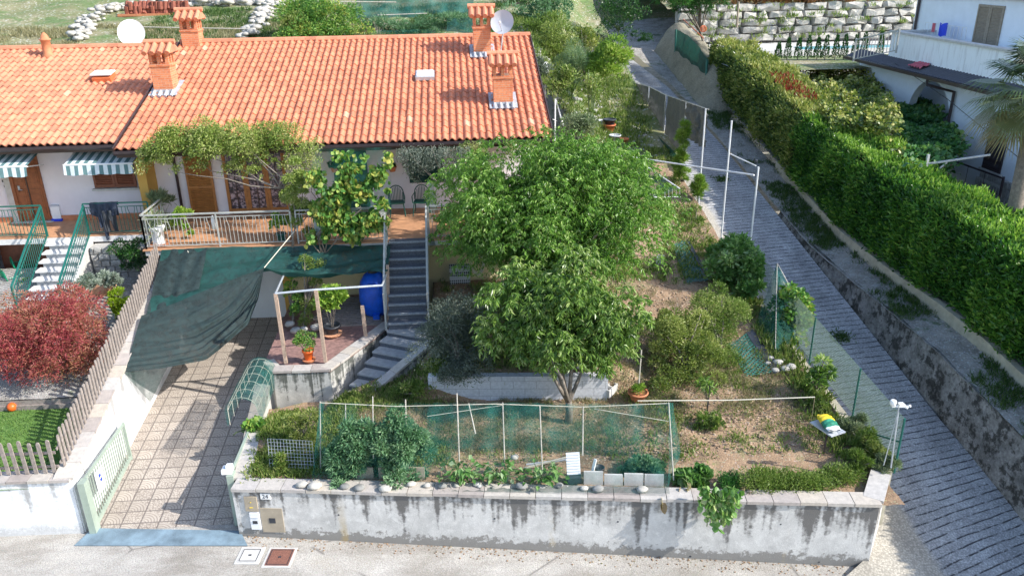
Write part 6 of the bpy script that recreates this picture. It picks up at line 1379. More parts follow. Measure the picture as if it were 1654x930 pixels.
gtufts('dry_grass', -2.5, 8.4, 14.6, 21.5, 2600, -.03, 'grass_dry', .11, .014, 10, .8)
gtufts('fence_weeds', 7.8, 8.45, 13.6, 24, 380, -.2, 'leaf_weed', .2, .04, 10)
gtufts('garden_weeds', -1.0, 3.6, 17.2, 22, 1200, -.05, 'leaf_weed', .14, .03)
gtufts('garden_weeds', -4.7, -2.6, 14.2, 17.3, 1300, -.2, 'leaf_weed', .13, .028)
gtufts('garden_grass', 3.4, 8.3, 15.6, 18.2, 1500, -.02, 'grass_dry', .10); gtufts('garden_grass', -1.0, 4.6, 19, 23.2, 900, -.05, 'leaf_weed', .09, .02)
gtufts('garden_grass', 2.6, 8.2, 22, 29, 2200, -.04, 'leaf_weed', .14, .03)
gtufts('bank_grass', -3.2, -.4, 16.6, 19.0, 900, -.15, 'leaf_weed', .12, .025); gtufts('wall_grass', -4.4, -.5, 14.3, 15.2, 700, 0, 'leaf_weed', .12, .025)
n = 1600; X = -4.4+12.4*rng.random(n); Y = 14.3+7.5*rng.random(n); kp = (Y > 14.2-.131*(X+4.7))&(X > np.interp(Y, [14, 17.5, 18.8], [-4.4, -2.7, -.7])); X, Y = X[kp], Y[kp]; P = np.stack([X, Y, garden_z(X, Y)+.09*fbm(X*2.5, Y*2.5)+.05], 1)
tag(leaves('fallen_leaves', P, rng.normal(size=P.shape)*np.array([1, 1, .15]), .09, .03, 'leaf_dry', None, loc=P[0], up=(0, 0, 1)), kind='stuff')
n = 500; X = -4.8+12.7*rng.random(n); Y = FA[1]+(X-FA[0])*(FB[1]-FA[1])/(FB[0]-FA[0])-.02-.35*rng.random(n)**2.5; tag(stones('street_grit', '', np.stack([X, Y, street_z(X, Y)+.003], 1), .006, .02, 'soil'), kind='stuff')
# slabs, crate, buckets along the net
def slab(label, x0, x1, y, h, mat='concrete_pale'):
    a, b = wl(x0, y, .5), wl(x1, y, .5); zb = 1.12; t_ = wn*.04; m = MB(); m.hexa([(a[0], a[1], zb), (b[0], b[1], zb), (b[0]+t_[0], b[1]+t_[1], zb), (a[0]+t_[0], a[1]+t_[1], zb), (a[0], a[1]+.03, zb+h), (b[0], b[1]+.03, zb+h), (b[0]+t_[0], b[1]+t_[1]+.03, zb+h), (a[0]+t_[0], a[1]+t_[1]+.03, zb+h)]); tag(m.build('upright_slab', mat, loc=a), label, 'slab', 'upright slabs edging the bed')
slab('tallest upright slab, left of the four behind the ball-like stone', 943, 974, 782, .30); slab('low upright slab, second of the four', 976, 1006, 783, .24); slab('upright slab, third of the four', 1008, 1039, 784, .27); slab('upright slab, right end of the four', 1041, 1072, 784, .26)
slab('leaning slab under the left tomato plant', 612, 640, 774, .3, 'beige_box'); slab('leaning slab under the right tomato plant', 655, 686, 772, .3, 'beige_box'); slab('slab left of the leaning pair in the tomato bed', 575, 604, 775, .28, 'beige_box')
q = wl(927, 775, .55); ct = thing('crate', 'pale ribbed crate lid propped against the wall behind the stones', 'crate', q); m = MB(); m.obox(q+np.array([0, .12, .28]), (.28, .02, .52), rx=-.5); m.build('panel', 'plastic_white', ct); m = MB()
for i in range(9): m.obox(q+np.array([0, .095, .28])+np.array([0, math.sin(.5)*(i-4)*.055, math.cos(.5)*(i-4)*.055]), (.26, .012, .014), rx=-.5)
m.obox(q+np.array([0, .085, .28]), (.37, .012, .016), rx=-.5, ry=1.1) if False else None
m.build('rib', 'dish_grey', ct); m = MB(); m.obox(q+np.array([0, .0, .05]), (.28, .22, .14)); m.build('tray', 'plastic_black', ct)
q = wl(968, 765, .75); pot('flower_pot', 'dark grey bucket behind the tallest upright slab', q, .1, .17, 'plastic_black', 'bucket')
m = MB(); a, b = wl(955, 770, .6), wl(962, 741, .7); m.bar(a, b, .06, .03); tag(m.build('board', 'white_paint', loc=a), 'short pale board leaning behind the tallest slab', 'board')
m = MB(); a, b = wl(846, 756, .9), wl(935, 733, 1.0); m.bar(a, b, .03, .03); tag(m.build('cane', 'rope', loc=a), 'upper pale cane lying across the bed beside the crate', 'cane'); m = MB(); a, b = wl(850, 750, 1.1), wl(915, 742, 1.1); m.bar(a, b, .04, .03); tag(m.build('cane', 'dish_grey', loc=a), 'lower pale cane lying across the bed behind the third courgette plant', 'cane')
q = wl(831, 738, 1.0); tag(stones('rock', '', [q], .07, .08, 'pale_rock'), 'small pale rock on the soil between the stakes', 'rock')
# wire mesh panel and wire tunnel with net at the left
wm = thing('garden_trellis', 'leaning square-mesh wire panel at the left corner of the garden', 'wire panel', wl(470, 775, .5)); a, b, c, d_ = wl(438, 776, .45), wl(510, 778, .5), wl(504, 712, 1.0), wl(432, 708, 1.1); m = MB()
for i in range(15): t_ = i/14; m.tube([a+(b-a)*t_, d_+(c-d_)*t_], .004, 4)
for i in range(13): t_ = i/12; m.tube([a+(d_-a)*t_, b+(c-b)*t_], .004, 4)
m.build('wires', 'galvanised', wm)
TN = thing('wire_tunnel', 'green netted wire hoop tunnel standing beside the driveway', 'plant cage', A(420, 690, z=1.35)); cz = 1.30
tx0, tx1 = float(A(393, 690, Y=17.4)[0])+.1, float(A(444, 690, Y=17.4)[0]); zt_ = float(A(420, 588, Y=17.8)[2])
m = MB()
for k in range(6):
    y = 16.2+k*.38; m.tube([(tx0, y, cz)]+[(tx0+(tx1-tx0)*(.5-.5*math.cos(a)), y, cz+(zt_-cz)*(.55+.45*math.sin(a))) for a in np.linspace(0, math.pi, 9)]+[(tx1, y, cz)], .007, 4)
for a in np.linspace(0, math.pi, 7): X_ = tx0+(tx1-tx0)*(.5-.5*math.cos(a)); Z_ = cz+(zt_-cz)*(.55+.45*math.sin(a)); m.tube([(X_, 16.2, Z_), (X_, 18.1, Z_)], .006, 4)
m.build('hoops', 'rope', TN)
def tun(u, v):
    s = u*3; a = np.clip(s-1, 0, 1)*math.pi; X_ = tx0-.03+(tx1-tx0+.06)*(.5-.5*np.cos(a)); Z_ = cz+(zt_-cz)*np.where(s < 1, .55*s, np.where(s > 2, .55*(3-s), .55+.45*np.sin(a)))+.02; return X_+.03*fbm(u*9, v*9), 16.1+2.05*v, Z_
grid('net', 40, 20, tun, 'garden_net_dense', TN)
plant('bean_plant', 'light green climbing plant growing out of the wire tunnel', 'plant', (tx0+.1, 16.0, 1.2), A(410, 690, Y=16.1), (.22, .25, .5), 420, .13, .1, 'leaf_vine', 9, -.2, broad=True, stem='stem_green', sr=.01)
plant('weed_bush', 'yellowish dry weeds behind the wire panel', 'weeds', wl(490, 720, 1.4), wl(492, 690, 1.4), (.45, .3, .4), 1500, .09, .025, 'leaf_yellow', 10, .1)
plant('weed_bush', 'green weeds under the wire panel in the left garden corner', 'weeds', wl(460, 760, .8), wl(465, 745, .8), (.45, .35, .2), 1700, .08, .03, 'leaf_weed', 12, .3)
plant('ivy', 'dark twiggy ivy on the mossy terrace wall', 'ivy', A(468, 650, Y=17.9), A(470, 618, Y=17.95), (.42, .08, .38), 900, .05, .04, 'leaf_laurel', 10, -.1, broad=True, sr=.01)
# ---------------------------------------------------------------- trees and shrubs
def tree(name, label, base, fork, c, R, n_tw, per, L, W, mat, k, r0, group=None, limbs=6, hang=.75, seed=1, rs=(.24, .4), tw=.26):
    r = np.random.default_rng(seed); base, fork, c = [np.array(q, float) for q in (base, fork, c)]; root = thing(name, label, 'tree', base, group)
    C_, rr = lumps(c, R, k, r, rs=rs); P, d, i = clump_points(C_, rr, n_tw, r, .45)
    lt = r.random(k)
    # every twig is a hanging spray of narrow leaves
    q = np.repeat(P, per, 0); tdir = nrm(d*.8+r.normal(size=d.shape)*.3+np.array([0, 0, -.15])); td = np.repeat(tdir, per, 0); s = np.tile(np.linspace(0, 1, per), len(P))[:, None]
    q = q+td*s*tw+np.array([0, 0, -1.])*(s**2)*tw*.45; az_ = r.random(len(q))*6.283; side = np.stack([np.cos(az_), np.sin(az_), 0*az_], 1)
    D = side*(.35+.5*r.random((len(q), 1)))+td*.3+np.array([0, 0, -hang])+r.normal(size=q.shape)*.2
    ti = np.clip(np.repeat(.35*lt[i]+.3*r.random(len(P)), per)+.62*r.random(len(q))**1.3-.12, 0, 1)
    leaves('crown', q, D, L, W, mat, root, ti, r=r)
    m = MB(); m.tube([base-np.array([0, 0, .1]), base+(fork-base)*.5+np.array([.02, 0, 0]), fork], [r0*1.3, r0, r0*.9], 10)
    for a in range(min(limbs, k)):
        e = C_[a*k//limbs]; md = fork+(e-fork)*.5+np.array([0, 0, -.1])+r.normal(size=3)*.12; m.tube([fork-np.array([0, 0, .04]), md, e], [r0*.62, r0*.42, r0*.15], 8)
        for b in range(5): e2 = C_[r.integers(0, k)]; e2 = e+(e2-e)*min(1, 1.1/np.linalg.norm(e2-e+1e-6)); m.tube([md+(e-md)*.4, (md+e2)/2+r.normal(size=3)*.1, e2], [r0*.25, r0*.17, r0*.06], 6)
    m.build('trunk', 'bark', root, True); return root
tree('peach_tree', 'big dense peach tree filling the middle of the upper garden', (1.2, 19.8, 1.95), (1.25, 19.7, 2.8), A(895, 352, Y=20.0), (3.45, 2.3, 2.3), 18500, 8, .105, .033, 'leaf_peach', 150, .1, limbs=9, seed=3, rs=(.12, .40), tw=.14)
tree('cherry_tree', 'smaller open cherry tree with drooping long leaves and a forked trunk', G(918, 682), G(918, 682)+np.array([0, 0, .55]), A(908, 514, Y=16.6), (2.2, 1.55, 1.45), 5400, 9, .14, .045, 'leaf_cherry', 90, .085, limbs=8, seed=5, rs=(.13, .38), tw=.12)
plant('olive_shrub', 'dark grey-green olive shrub right of the stair landing', 'shrub', A(745, 610, z=1.9), A(735, 532, Y=18.0), (.98, .8, .92), 16000, .065, .02, 'leaf_olive', 34, -.1)
plant('myrtle_shrub', 'yellow-green rounded shrub right of the cherry tree', 'shrub', G(1110, 620), A(1100, 540, Y=17.6), (1.1, .95, .8), 14000, .065, .03, 'leaf_yellow', 40, .1, rs=(.14, .42))
plant('myrtle_shrub', 'looser yellow-green shrub touching the garden wall', 'shrub', G(1170, 590), A(1155, 508, Y=18.6), (.9, .8, .75), 10500, .06, .026, 'leaf_weed', 24, .1)
plant('bank_shrub', 'light green shrub with yellow tips beside the curved steps', 'shrub', A(705, 620, z=1.4), A(712, 598, Y=17.5), (.4, .3, .4), 1300, .12, .035, 'leaf_weed', 12, -.1)
plant('bank_shrub', 'low green shrub in front of the white block wall', 'shrub', A(640, 640, z=1.3), A(668, 628, Y=16.9), (.4, .3, .22), 1100, .09, .03, 'leaf_weed', 12, -.1)
q = G(1030, 645); t = pot('potted_plant', 'terracotta pot of green herbs tied to a stake at the foot of the cherry tree', q, .23, .22, 'terracotta'); potted(t, q, .3, (.22, .2, .1), 500, .08, .03, 'leaf_lime_green', droop=.5)
m = MB(); m.tube([q, A(1036, 565, Y=q[1])], .016, 6); tag(m.build('stake', 'stake_wood', loc=q), 'grey stake standing in the terracotta pot', 'stake')
def cinder(label, q, rz=0, s=1):
    t = thing('cinder_block', label, 'block', q); M = Matrix.Rotation(rz, 3, 'Z'); m = MB()
    def bx_(x0, x1, y0, y1, z0, z1): P = [(x0, y0, z0), (x1, y0, z0), (x1, y1, z0), (x0, y1, z0), (x0, y0, z1), (x1, y0, z1), (x1, y1, z1), (x0, y1, z1)]; m.hexa([np.array(q)+np.array(M@Vector(p)) for p in P])
    bx_(-.22, .22, -.1, -.07, 0, .2); bx_(-.22, .22, .07, .1, 0, .2)
    for x in (-.22, -.015, .19): bx_(x, x+.03, -.07, .07, 0, .2)
    m.build('block', 'concrete_pale', t)
cinder('hollow cinder block end at the right of the white block wall', A(985, 635, z=1.35), .9); cinder('hollow cinder block standing above the white block wall', A(940, 588, z=1.95), 1.3); cinder('white hollow block on the sandy path beside the big peach tree', A(1066, 425, f=garden_z), 1.2)
# mats and sheets on the soil
def on_soil(name, label, pts, mat, cat='mat', dz=.03, n=14):
    P = [G(*p) for p in pts]
    def fn(u, v):
        U = u[..., None]; V_ = v[..., None]; q = P[0]*(1-U)*(1-V_)+P[1]*U*(1-V_)+P[2]*U*V_+P[3]*(1-U)*V_; return q[..., 0], q[..., 1], garden_z(q[..., 0], q[..., 1])+.09*fbm(q[..., 0]*2.5, q[..., 1]*2.5)+dz+.02*fbm(u*6, v*6)
    o = grid(name, n, n, fn, mat, None, True, 0, P[0]); return tag(o, label, cat)
on_soil('grid_mat', 'dark green plastic grid mat on the soil by the fence stones', [(1175, 560), (1215, 535), (1250, 605), (1205, 610)], 'grid_mat', dz=.06)
on_soil('grid_mat', 'long dark green plastic grid mat along the path behind the peach tree', [(1086, 395), (1106, 392), (1145, 455), (1110, 460)], 'grid_mat', dz=.06)
on_soil('plastic_sheet', 'crumpled black plastic sheet between grid mat and wall', [(1205, 540), (1216, 536), (1262, 603), (1250, 608)], 'plastic_black', 'sheet', .07)
on_soil('plastic_sheet', 'strip of black edging along the upper path', [(1108, 392), (1113, 392), (1152, 452), (1147, 456)], 'plastic_black', 'sheet', .08)
rk = [(1245, 582, .08), (1256, 590, .11), (1268, 600, .10), (1277, 598, .12), (1252, 602, .09), (1262, 585, .08), (1240, 590, .07)]
dk = ['cream stone at the top of the pile by the wall', 'pale round stone in the pile by the wall', 'grey stone at the front of the pile by the wall', 'long pinkish stone leaning in the pile by the wall', 'small dark stone at the left front of the pile', 'brown stone in the middle of the pile by the wall', 'small stone touching the black sheet beside the pile']
for (x, y, r), ds in zip(rk, dk): q = G(x, y); tag(stones('stone', '', [q+np.array([0, 0, r*.8])], r, r+.01, 'pebble'), ds, 'stone', 'pile of stones by the fence wall')
# feed bag on a stand
q = A(1337, 690, z=1.75); fb = thing('feed_bag', 'yellow and green plastic sack lying on a board by the fence', 'sack', q); c = A(1338, 682, z=1.85); ax = nrm(A(1352, 700, z=1.85)-A(1322, 662, z=1.85)); sd_ = nrm(np.cross(ax, [0, 0, 1]))
def sack(u, v, lo, hi):
    s = lo+(hi-lo)*u; a = v*2*math.pi; w_ = .165*(1-.25*np.abs(2*s-1)**4); h = .085*(1-np.abs(2*s-1)**3*.85); p = c+ax*((s-.5)*.62)[..., None]+sd_*(np.cos(a)*w_)[..., None]; return p[..., 0], p[..., 1], p[..., 2]+np.sin(a)*h+.012*np.sin(s*31+a*3)
grid('yellow_part', 12, 18, lambda u, v: sack(u, v, 0, .5), 'plastic_yellow', fb); grid('green_part', 12, 18, lambda u, v: sack(u, v, .5, .86), 'sack_green', fb); grid('white_part', 6, 18, lambda u, v: sack(u, v, .86, 1), 'plastic_white', fb)
bs = thing('board_stand', 'grey board on two legs under the plastic sack', 'stand', q-np.array([0, 0, .5])); m = MB(); m.obox(c-np.array([0, 0, .12]), (.4, .62, .03), rz=.35); m.build('board', 'dish_grey', bs); m = MB(); m.bar(c+np.array([.12, .2, -.13]), c+np.array([.12, .2, -.65]), .03, .03); m.bar(c+np.array([-.1, -.2, -.13]), c+np.array([-.1, -.2, -.65]), .03, .03); m.each('leg', 'dark_metal', bs)
# weather station
b0 = A(1439, 755, Y=12.95); hd = A(1452, 655, Y=12.95); wsn = thing('weather_station', 'white weather station with cups on a pole at the fence end', 'weather station', b0); m = MB(); m.tube([b0, hd], .016, 7); m.tube([b0+np.array([-.1, .1, 0]), hd-np.array([0, 0, .25])], .01, 5); m.build('pole', 'galvanised', wsn)
m = MB(); m.lathe(hd+np.array([-.13, 0, .02]), [(.045, 0), (.06, .03), (.06, .1), (.05, .11)], 12); m.build('rain_gauge', 'white_paint', wsn, True); m = MB(); m.bar(hd+np.array([-.15, 0, 0]), hd+np.array([.2, 0, -.03]), .03, .03); m.obox(hd+np.array([.04, 0, .02]), (.1, .08, .07)); m.build('body', 'white_paint', wsn)
m = MB()
for a in (0, 2.1, 4.2): m.lathe(hd+np.array([.16+.06*math.cos(a), .06*math.sin(a), -.03]), [(.03, 0), (.025, .03), (.005, .04)], 8)
m.build('cups', 'white_paint', wsn)
# chain-link fence along the low wall
CF = thing('wire_fence', 'green chain-link fence on the low wall between garden and lane', 'fence', (8.72, 17, 1.5)); fy = [13.2, 15.1, 17.5, 19.9, 22.3]; ztop = lambda y: 1.27+.063*(y-13.1); H_ = 1.15
m = MB()
for y in fy: m.tube([(8.72, y, ztop(y)-.1), (8.72, y, ztop(y)+H_+.05)], .022, 7)
m.each('post', 'green_paint', CF); m = MB(); m.tube([(8.72, 13.2, ztop(13.2)+.65), (8.72, 14.4, ztop(14.4)+.05)], .018, 6); m.build('brace', 'green_paint', CF)
V = []; F = []
def wire(p, q, r=.0042):
    p = np.array(p); q = np.array(q); d = nrm(q-p); a = np.array([1., 0, 0])*r; b = np.cross(d, [1., 0, 0])*r; s = len(V); V.extend([p+a, p-.5*a+b*.87, p-.5*a-b*.87, q+a, q-.5*a+b*.87, q-.5*a-b*.87]); F.extend([(s, s+1, s+4, s+3), (s+1, s+2, s+5, s+4), (s+2, s, s+3, s+5)])
y = 13.2-H_
while y < 22.3:
    for sg in (1, -1):
        ya, yb = (y, y+H_) if sg == 1 else (y+H_, y); 
        for (z0f, z1f) in ((0, 1),):
            pa = [ya, 0]; pb = [yb, H_]
            # clip to the fence ends
            def at_y(yy): t_ = (yy-ya)/(yb-ya); return t_*H_
            lo, hi = max(min(ya, yb), 13.2), min(max(ya, yb), 22.3)
            if hi > lo: wire((8.72+.004*sg, lo, ztop(lo)+.04+at_y(lo)), (8.72+.004*sg, hi, ztop(hi)+.04+at_y(hi)))
    y += .072
for hh in (.04, H_/2, H_+.04): wire((8.72, 13.2, ztop(13.2)+hh), (8.72, 22.3, ztop(22.3)+hh), .006)
mesh_np('mesh', np.array(V), np.array(F), 'wire_green', CF)
# teal net with hop vine on the fence
HN = thing('garden_netting', 'teal net draped over canes on the fence wall with a climbing vine', 'netting', A(1262, 560, X=8.6)); ap = A(1255, 428, X=8.75)
hb = [A(1218, 535, z=1.65), A(1252, 585, z=1.55), A(1306, 515, z=1.9)]
for a, b in ((hb[0], hb[1]), (hb[1], hb[2])): patch('net', [a, b, ap+np.array([.02, 0, 0]), ap], 'garden_net_dense', HN, 14, 14, .05, 3)
m = MB(); m.tube([ap+np.array([0, 0, .05]), hb[2]+np.array([-.1, 0, .1])], .015, 5); m.tube([ap+np.array([0, 0, .05]), hb[1]], .009, 5); m.tube([(ap+hb[2])/2+np.array([-.3, 0, .3]), hb[2]], .014, 5); m.each('support', 'stake_wood', HN)
plant('hop_vine', 'hop vine with pale leaves tumbling over the teal net on the fence', 'vine', A(1262, 580, X=8.55), A(1278, 505, X=8.85), (.5, .8, .9), 2300, .10, .09, 'leaf_vine', 34, -.3, broad=True, stem='stem_green', sr=.01)
plant('hop_vine', 'creeping squash leaves on the wall under the teal net', 'vine', A(1262, 600, X=8.5), A(1258, 570, X=8.4), (.3, .5, .35), 900, .14, .13, 'leaf_marrow', 8, -.1, broad=True, stem='stem_green', sr=.01)
plant('artichoke_bush', 'tall broad-leaved green bush beside the lane, left of the white poles', 'bush', A(1185, 470, X=7.9), A(1182, 422, X=8.0), (.75, .9, .85), 5200, .15, .06, 'leaf_marrow', 34, -.2, broad=True, stem='stem_green', rs=(.16, .36))
plant('artichoke_bush', 'lower broad-leaved bush in front of the right white pole', 'bush', A(1215, 470, X=8.2), A(1212, 432, X=8.3), (.4, .5, .5), 1400, .16, .07, 'leaf_marrow', 14, -.2, broad=True, stem='stem_green')
plant('weed_bush', 'loose yellow-green weeds on the slope by the garden wall', 'weeds', A(1130, 375, X=8.0), A(1120, 358, X=8.0), (.35, .5, .6), 1400, .12, .03, 'leaf_weed', 14, -.1)
for i, (x, y, Y_, rz, hh) in enumerate(((1129, 300, 8.5, .22, .7), (1100, 258, 8.2, .2, .75), (1103, 215, 8.3, .22, .7))):
    c = A(x, y, X=Y_); plant('bamboo_clump', ('bright yellow-green feathery clump in front of the left white pole', 'yellow-green feathery clump just left of the white poles', 'yellow-green leafy tip below the dark cloths')[i], 'bush', (c[0], c[1], float(garden_z(c[0], c[1]))), c, (rz*1.1, rz*1.3, hh*.9), 1900, .17, .02, 'leaf_lime_green', 12, .5, .35, stem='stem_green', sr=.012)
# white pole frame and hanging cloths
PF = thing('clothesline', 'tall white metal poles joined by a long horizontal bar beside the lane', 'frame', (8.75, 23, 1.8)); XP = 8.78
m = MB()
for (xt, yt, xb, yb) in ((1143, 176, 1130, 305), (1182, 195, 1168, 350), (1221, 270, 1213, 385)):
    b_ = A(xb, yb, X=XP); t_ = A(xt, yt, Y=b_[1]); m.tube([(b_[0], b_[1], b_[2]-.9), (b_[0], b_[1], t_[2])], .028, 8)
cr_ = [A(890, 236, X=4.2), A(1020, 254, X=6.2), A(1218, 283, X=XP)]; m.tube(cr_, .026, 7); m.tube([A(1180, 249, X=XP), A(1221, 268, X=XP)], .018, 6); m.each('pole', 'white_paint', PF)
q = A(1221, 262, X=XP); m = MB(); m.lathe(q, [(.05, 0), (.05, .06), (.02, .08)], 8); m.build('cap', 'plastic_black', PF)
XC = 8.85; HC = thing('hanging_screens', 'row of dark grey shade cloths hanging from a sagging line above the lane', 'shade cloth', A(1080, 260, X=XC))
cl = [((1022, 133), (1048, 141), (1046, 196), (1019, 172)), ((1049, 141), (1076, 155), (1055, 238), (1044, 232)), ((1078, 155), (1108, 166), (1096, 240), (1071, 252)), ((1110, 166), (1143, 177), (1136, 238), (1108, 222))]
def dropped(top, bot):
    t_ = A(*top, X=XC); b_ = A(*bot, Y=t_[1]); return np.array([t_[0]+.02, t_[1], b_[2]])
for i, c in enumerate(cl): patch('cloth', [dropped(c[0], c[3]), dropped(c[1], c[2]), A(*c[1], X=XC), A(*c[0], X=XC)], 'shade_grey', HC, 24, 20, (.03, .04, .05, .16)[i], (3, 3, 4, 4)[i], label=None)
m = MB(); line(m, [A(1012, 128, X=XC), A(1048, 140, X=XC), A(1076, 154, X=XC), A(1110, 165, X=XC), A(1145, 177, X=XC)], .015); m.build('line', 'rope', HC); m = MB()
for x, y, x2, y2 in ((1048, 141, 1045, 245), (1075, 155, 1068, 262), (1108, 166, 1098, 300)): q = A(x, y, X=XC+.02); m.tube([q, (q[0], q[1], q[2]-2.3)], .02, 6)
m.each('pole', 'galvanised', HC)
SG = thing('screen_fence', 'low dark green screen fence along the garden edge under the hanging cloths', 'fence', A(1040, 240, X=8.6)); patch('screen', (lambda a, b: [a-np.array([0, 0, 1.1]), b-np.array([0, 0, .9]), b, a])(A(992, 142, X=8.3), A(1104, 262, X=8.6)), 'screen_green', SG, 30, 12, .05, 3)
m = MB(); a, b = A(1018, 205, X=8.3), A(1068, 268, X=8.2); m.hexa([a, b, b+np.array([.2, 0, 0]), a+np.array([.2, 0, 0]), a+np.array([0, 0, .35]), b+np.array([0, 0, .35]), b+np.array([.2, 0, .35]), a+np.array([.2, 0, .35])]); tag(m.build('low_wall', 'concrete_pale', loc=a), 'short pale wall edge running down beside the buckets', 'wall')
cg = thing('plant_cage', 'green netted cage with a pale pipe frame behind the peach tree', 'plant cage', A(1075, 320, X=7.0)); c4 = [A(1020, 255, Y=26.5), A(1098, 305, Y=24.2), A(1100, 318, Y=24.0), A(1040, 318, Y=24.0)]
patch('net', [A(1022, 300, Y=26.5), A(1050, 320, Y=24.1), A(1098, 306, Y=24.1), A(1025, 256, Y=26.6)], 'garden_net_dense', cg, 12, 12, .04, 2); m = MB(); m.tube([A(1040, 319, Y=24), A(1100, 318, Y=24)], .015, 6); m.tube([A(1025, 256, Y=26.6), A(1098, 305, Y=24.1)], .02, 6); m.each('pipe', 'white_paint', cg); m = MB()
for i in range(9): x = 1050+i*6; m.tube([A(x, 319, Y=24), A(x, 305, Y=24.1)], .007, 4)
m.build('bar', 'rail_paint', cg)
# buckets by the path
def bucket(label, x, y, dz, r, h, mat):
    q = A(x, y, f=lambda a, b: garden_z(a, b) if b < 30.5 else hill_z(a, b)); q[2] += dz; return pot('bucket', label, q, r, h, mat, 'bucket', group='buckets by the upper path')
bucket('small white bucket with a red rim at the top of the bucket group', 970, 205, 0, .16, .3, 'plastic_white'); bucket('orange bucket with a black tub stacked in it', 984, 212, 0, .26, .3, 'bucket_orange'); bucket('black tub stacked in the orange bucket', 984, 212, .3, .27, .22, 'plastic_black')
bucket('small orange-rimmed bucket at the lower right of the bucket group', 1008, 232, 0, .18, .22, 'bucket_orange'); bucket('pale grey bucket beside the wheelbarrow handles', 993, 228, 0, .24, .26, 'dish_grey')
wb = thing('wheelbarrow', 'upturned wheelbarrow with pale tubular handles beside the buckets', 'wheelbarrow', A(1005, 243, X=7.3)); m = MB(); m.tube([A(996, 240, X=7.1), A(996, 213, X=7.1)], .018, 6); m.tube([A(1016, 238, X=7.5), A(1017, 210, X=7.5)], .018, 6); m.tube([A(1003, 232, X=7.3), A(1014, 236, X=7.45), A(1016, 225, X=7.45)], .015, 6); m.each('handle', 'galvanised', wb)
q = A(1006, 234, X=7.3); m = MB(); m.hexa([q+np.array(v) for v in ((-.2, -.25, .3), (.2, -.25, .3), (.2, .25, .3), (-.2, .25, .3), (-.3, -.38, .0), (.3, -.38, 0), (.3, .38, 0), (-.3, .38, 0))][::1]); m.build('tray', 'galvanised', wb)
# ---------------------------------------------------------------- balcony of the larger house
plant('wisteria', 'wisteria sprawling over the eave and gutter of the larger house', 'climber', (-4.95, 21.6, 3.7), A(362, 230, Y=23.0), (2.75, .8, .5), 15000, .09, .032, 'leaf_wisteria', 60, -.2, .7, nst=9, sr=.03, rs=(.5, .8))
plant('wisteria', 'hanging curtain of wisteria at the railing corner by the grapevine', 'climber', (-4.75, 21.7, 3.7), A(484, 318, Y=22.1), (.5, .35, 1.4), 7000, .09, .03, 'leaf_wisteria', 24, -.5, .5, sr=.02)
plant('wisteria', 'wisteria tuft hanging from the left end of the eave', 'climber', (-8.2, 23.2, 5.4), A(250, 250, Y=23.0), (.55, .35, .42), 1900, .09, .03, 'leaf_wisteria', 14, -.6, .5, sr=.012)
plant('wisteria', 'loose wisteria strands hanging in front of the french windows', 'climber', (-6.0, 22.8, 5.9), A(400, 262, Y=22.8), (.9, .25, .4), 1100, .08, .028, 'leaf_wisteria', 14, -.8, .4, sr=.01)
def curtain(name, label, x0, y0, x1, y1, Y_, n, L, W, mat, thr=-.02, fs=2.2, jit=.22, root_at=None, broad=False, stems=3, droop=-.5, edge=None):
    P0 = A((x0+x1)/2, y1, Y=Y_); t = thing(name, label, 'climber', root_at if root_at is not None else P0)
    a, b, c_ = A(x0, y0, Y=Y_), A(x1, y0, Y=Y_), A(x0, y1, Y=Y_); u = rng.random(n); v = rng.random(n); P = a+(b-a)*u[:, None]+(c_-a)*v[:, None]
    f = fbm(P[:, 0]*fs+11, P[:, 2]*fs+4)*2; wv = 1-np.abs(2*u-1)**3*.5-np.clip(v-.55, 0, 1)*(edge if edge is not None else .5); kp = f > thr-(wv-.8)*.5; P = P[kp]; f = f[kp]; P[:, 1] += rng.normal(size=len(P))*jit; n = len(P)
    leaves('foliage', P, rng.normal(size=(n, 3))*.55+np.array([0, -.35, droop]), L, W, mat, t, np.clip(.35+f*1.2+.35*rng.normal(size=n), 0, 1), broad=broad)
    m = MB(); bs = np.array(root_at if root_at is not None else P0, float)
    for k in range(stems):
        p = bs+np.array([rng.normal()*.06, 0, 0]); pts = [p]; e = P[rng.integers(0, n)]
        for q in range(1, 5): pts.append(p+(e-p)*q/4+rng.normal(size=3)*np.array([.12, .05, .05]))
        m.tube(pts, [.022, .02, .016, .012, .006], 6)
    if stems: m.build('stem', 'bark', t, True)
    return t
curtain('grapevine', 'grapevine with yellowing leaves climbing in front of the balcony', 496, 246, 632, 390, 21.6, 7600, .125, .115, 'leaf_vine', .07, 2.3, .15, (-3.9, 21.55, 3.5), True, 6, edge=.1)
curtain('wisteria', 'ragged fringe of wisteria hanging below the gutter over the french windows', 218, 222, 524, 298, 22.9, 13000, .085, .028, 'leaf_wisteria', .05, 1.9, .22, (-5.0, 22.3, 5.2), False, 9, edge=1.6)
curtain('dry_climber', 'greyish half-dry climber hanging under the gutter beside the big tree', 640, 238, 760, 292, 22.4, 5200, .08, .024, 'leaf_olive', -.04, 1.8, .2, (.2, 22.0, 4.2), False, 5, edge=.8)
curtain('dry_climber', 'pale climber along the gutter above the big tree', 730, 228, 900, 258, 22.9, 3800, .08, .026, 'leaf_weed', .0, 1.8, .2, (1.6, 22.6, 4.8), False, 4, edge=.5)
m = MB(); line(m, [A(506, 238, Y=22.9), A(636, 236, Y=22.9)], .01); q = A(592, 242, Y=21.8); m.tube([q, A(592, 265, Y=21.8)], .02, 6); m.each('strut', 'white_paint') if False else None
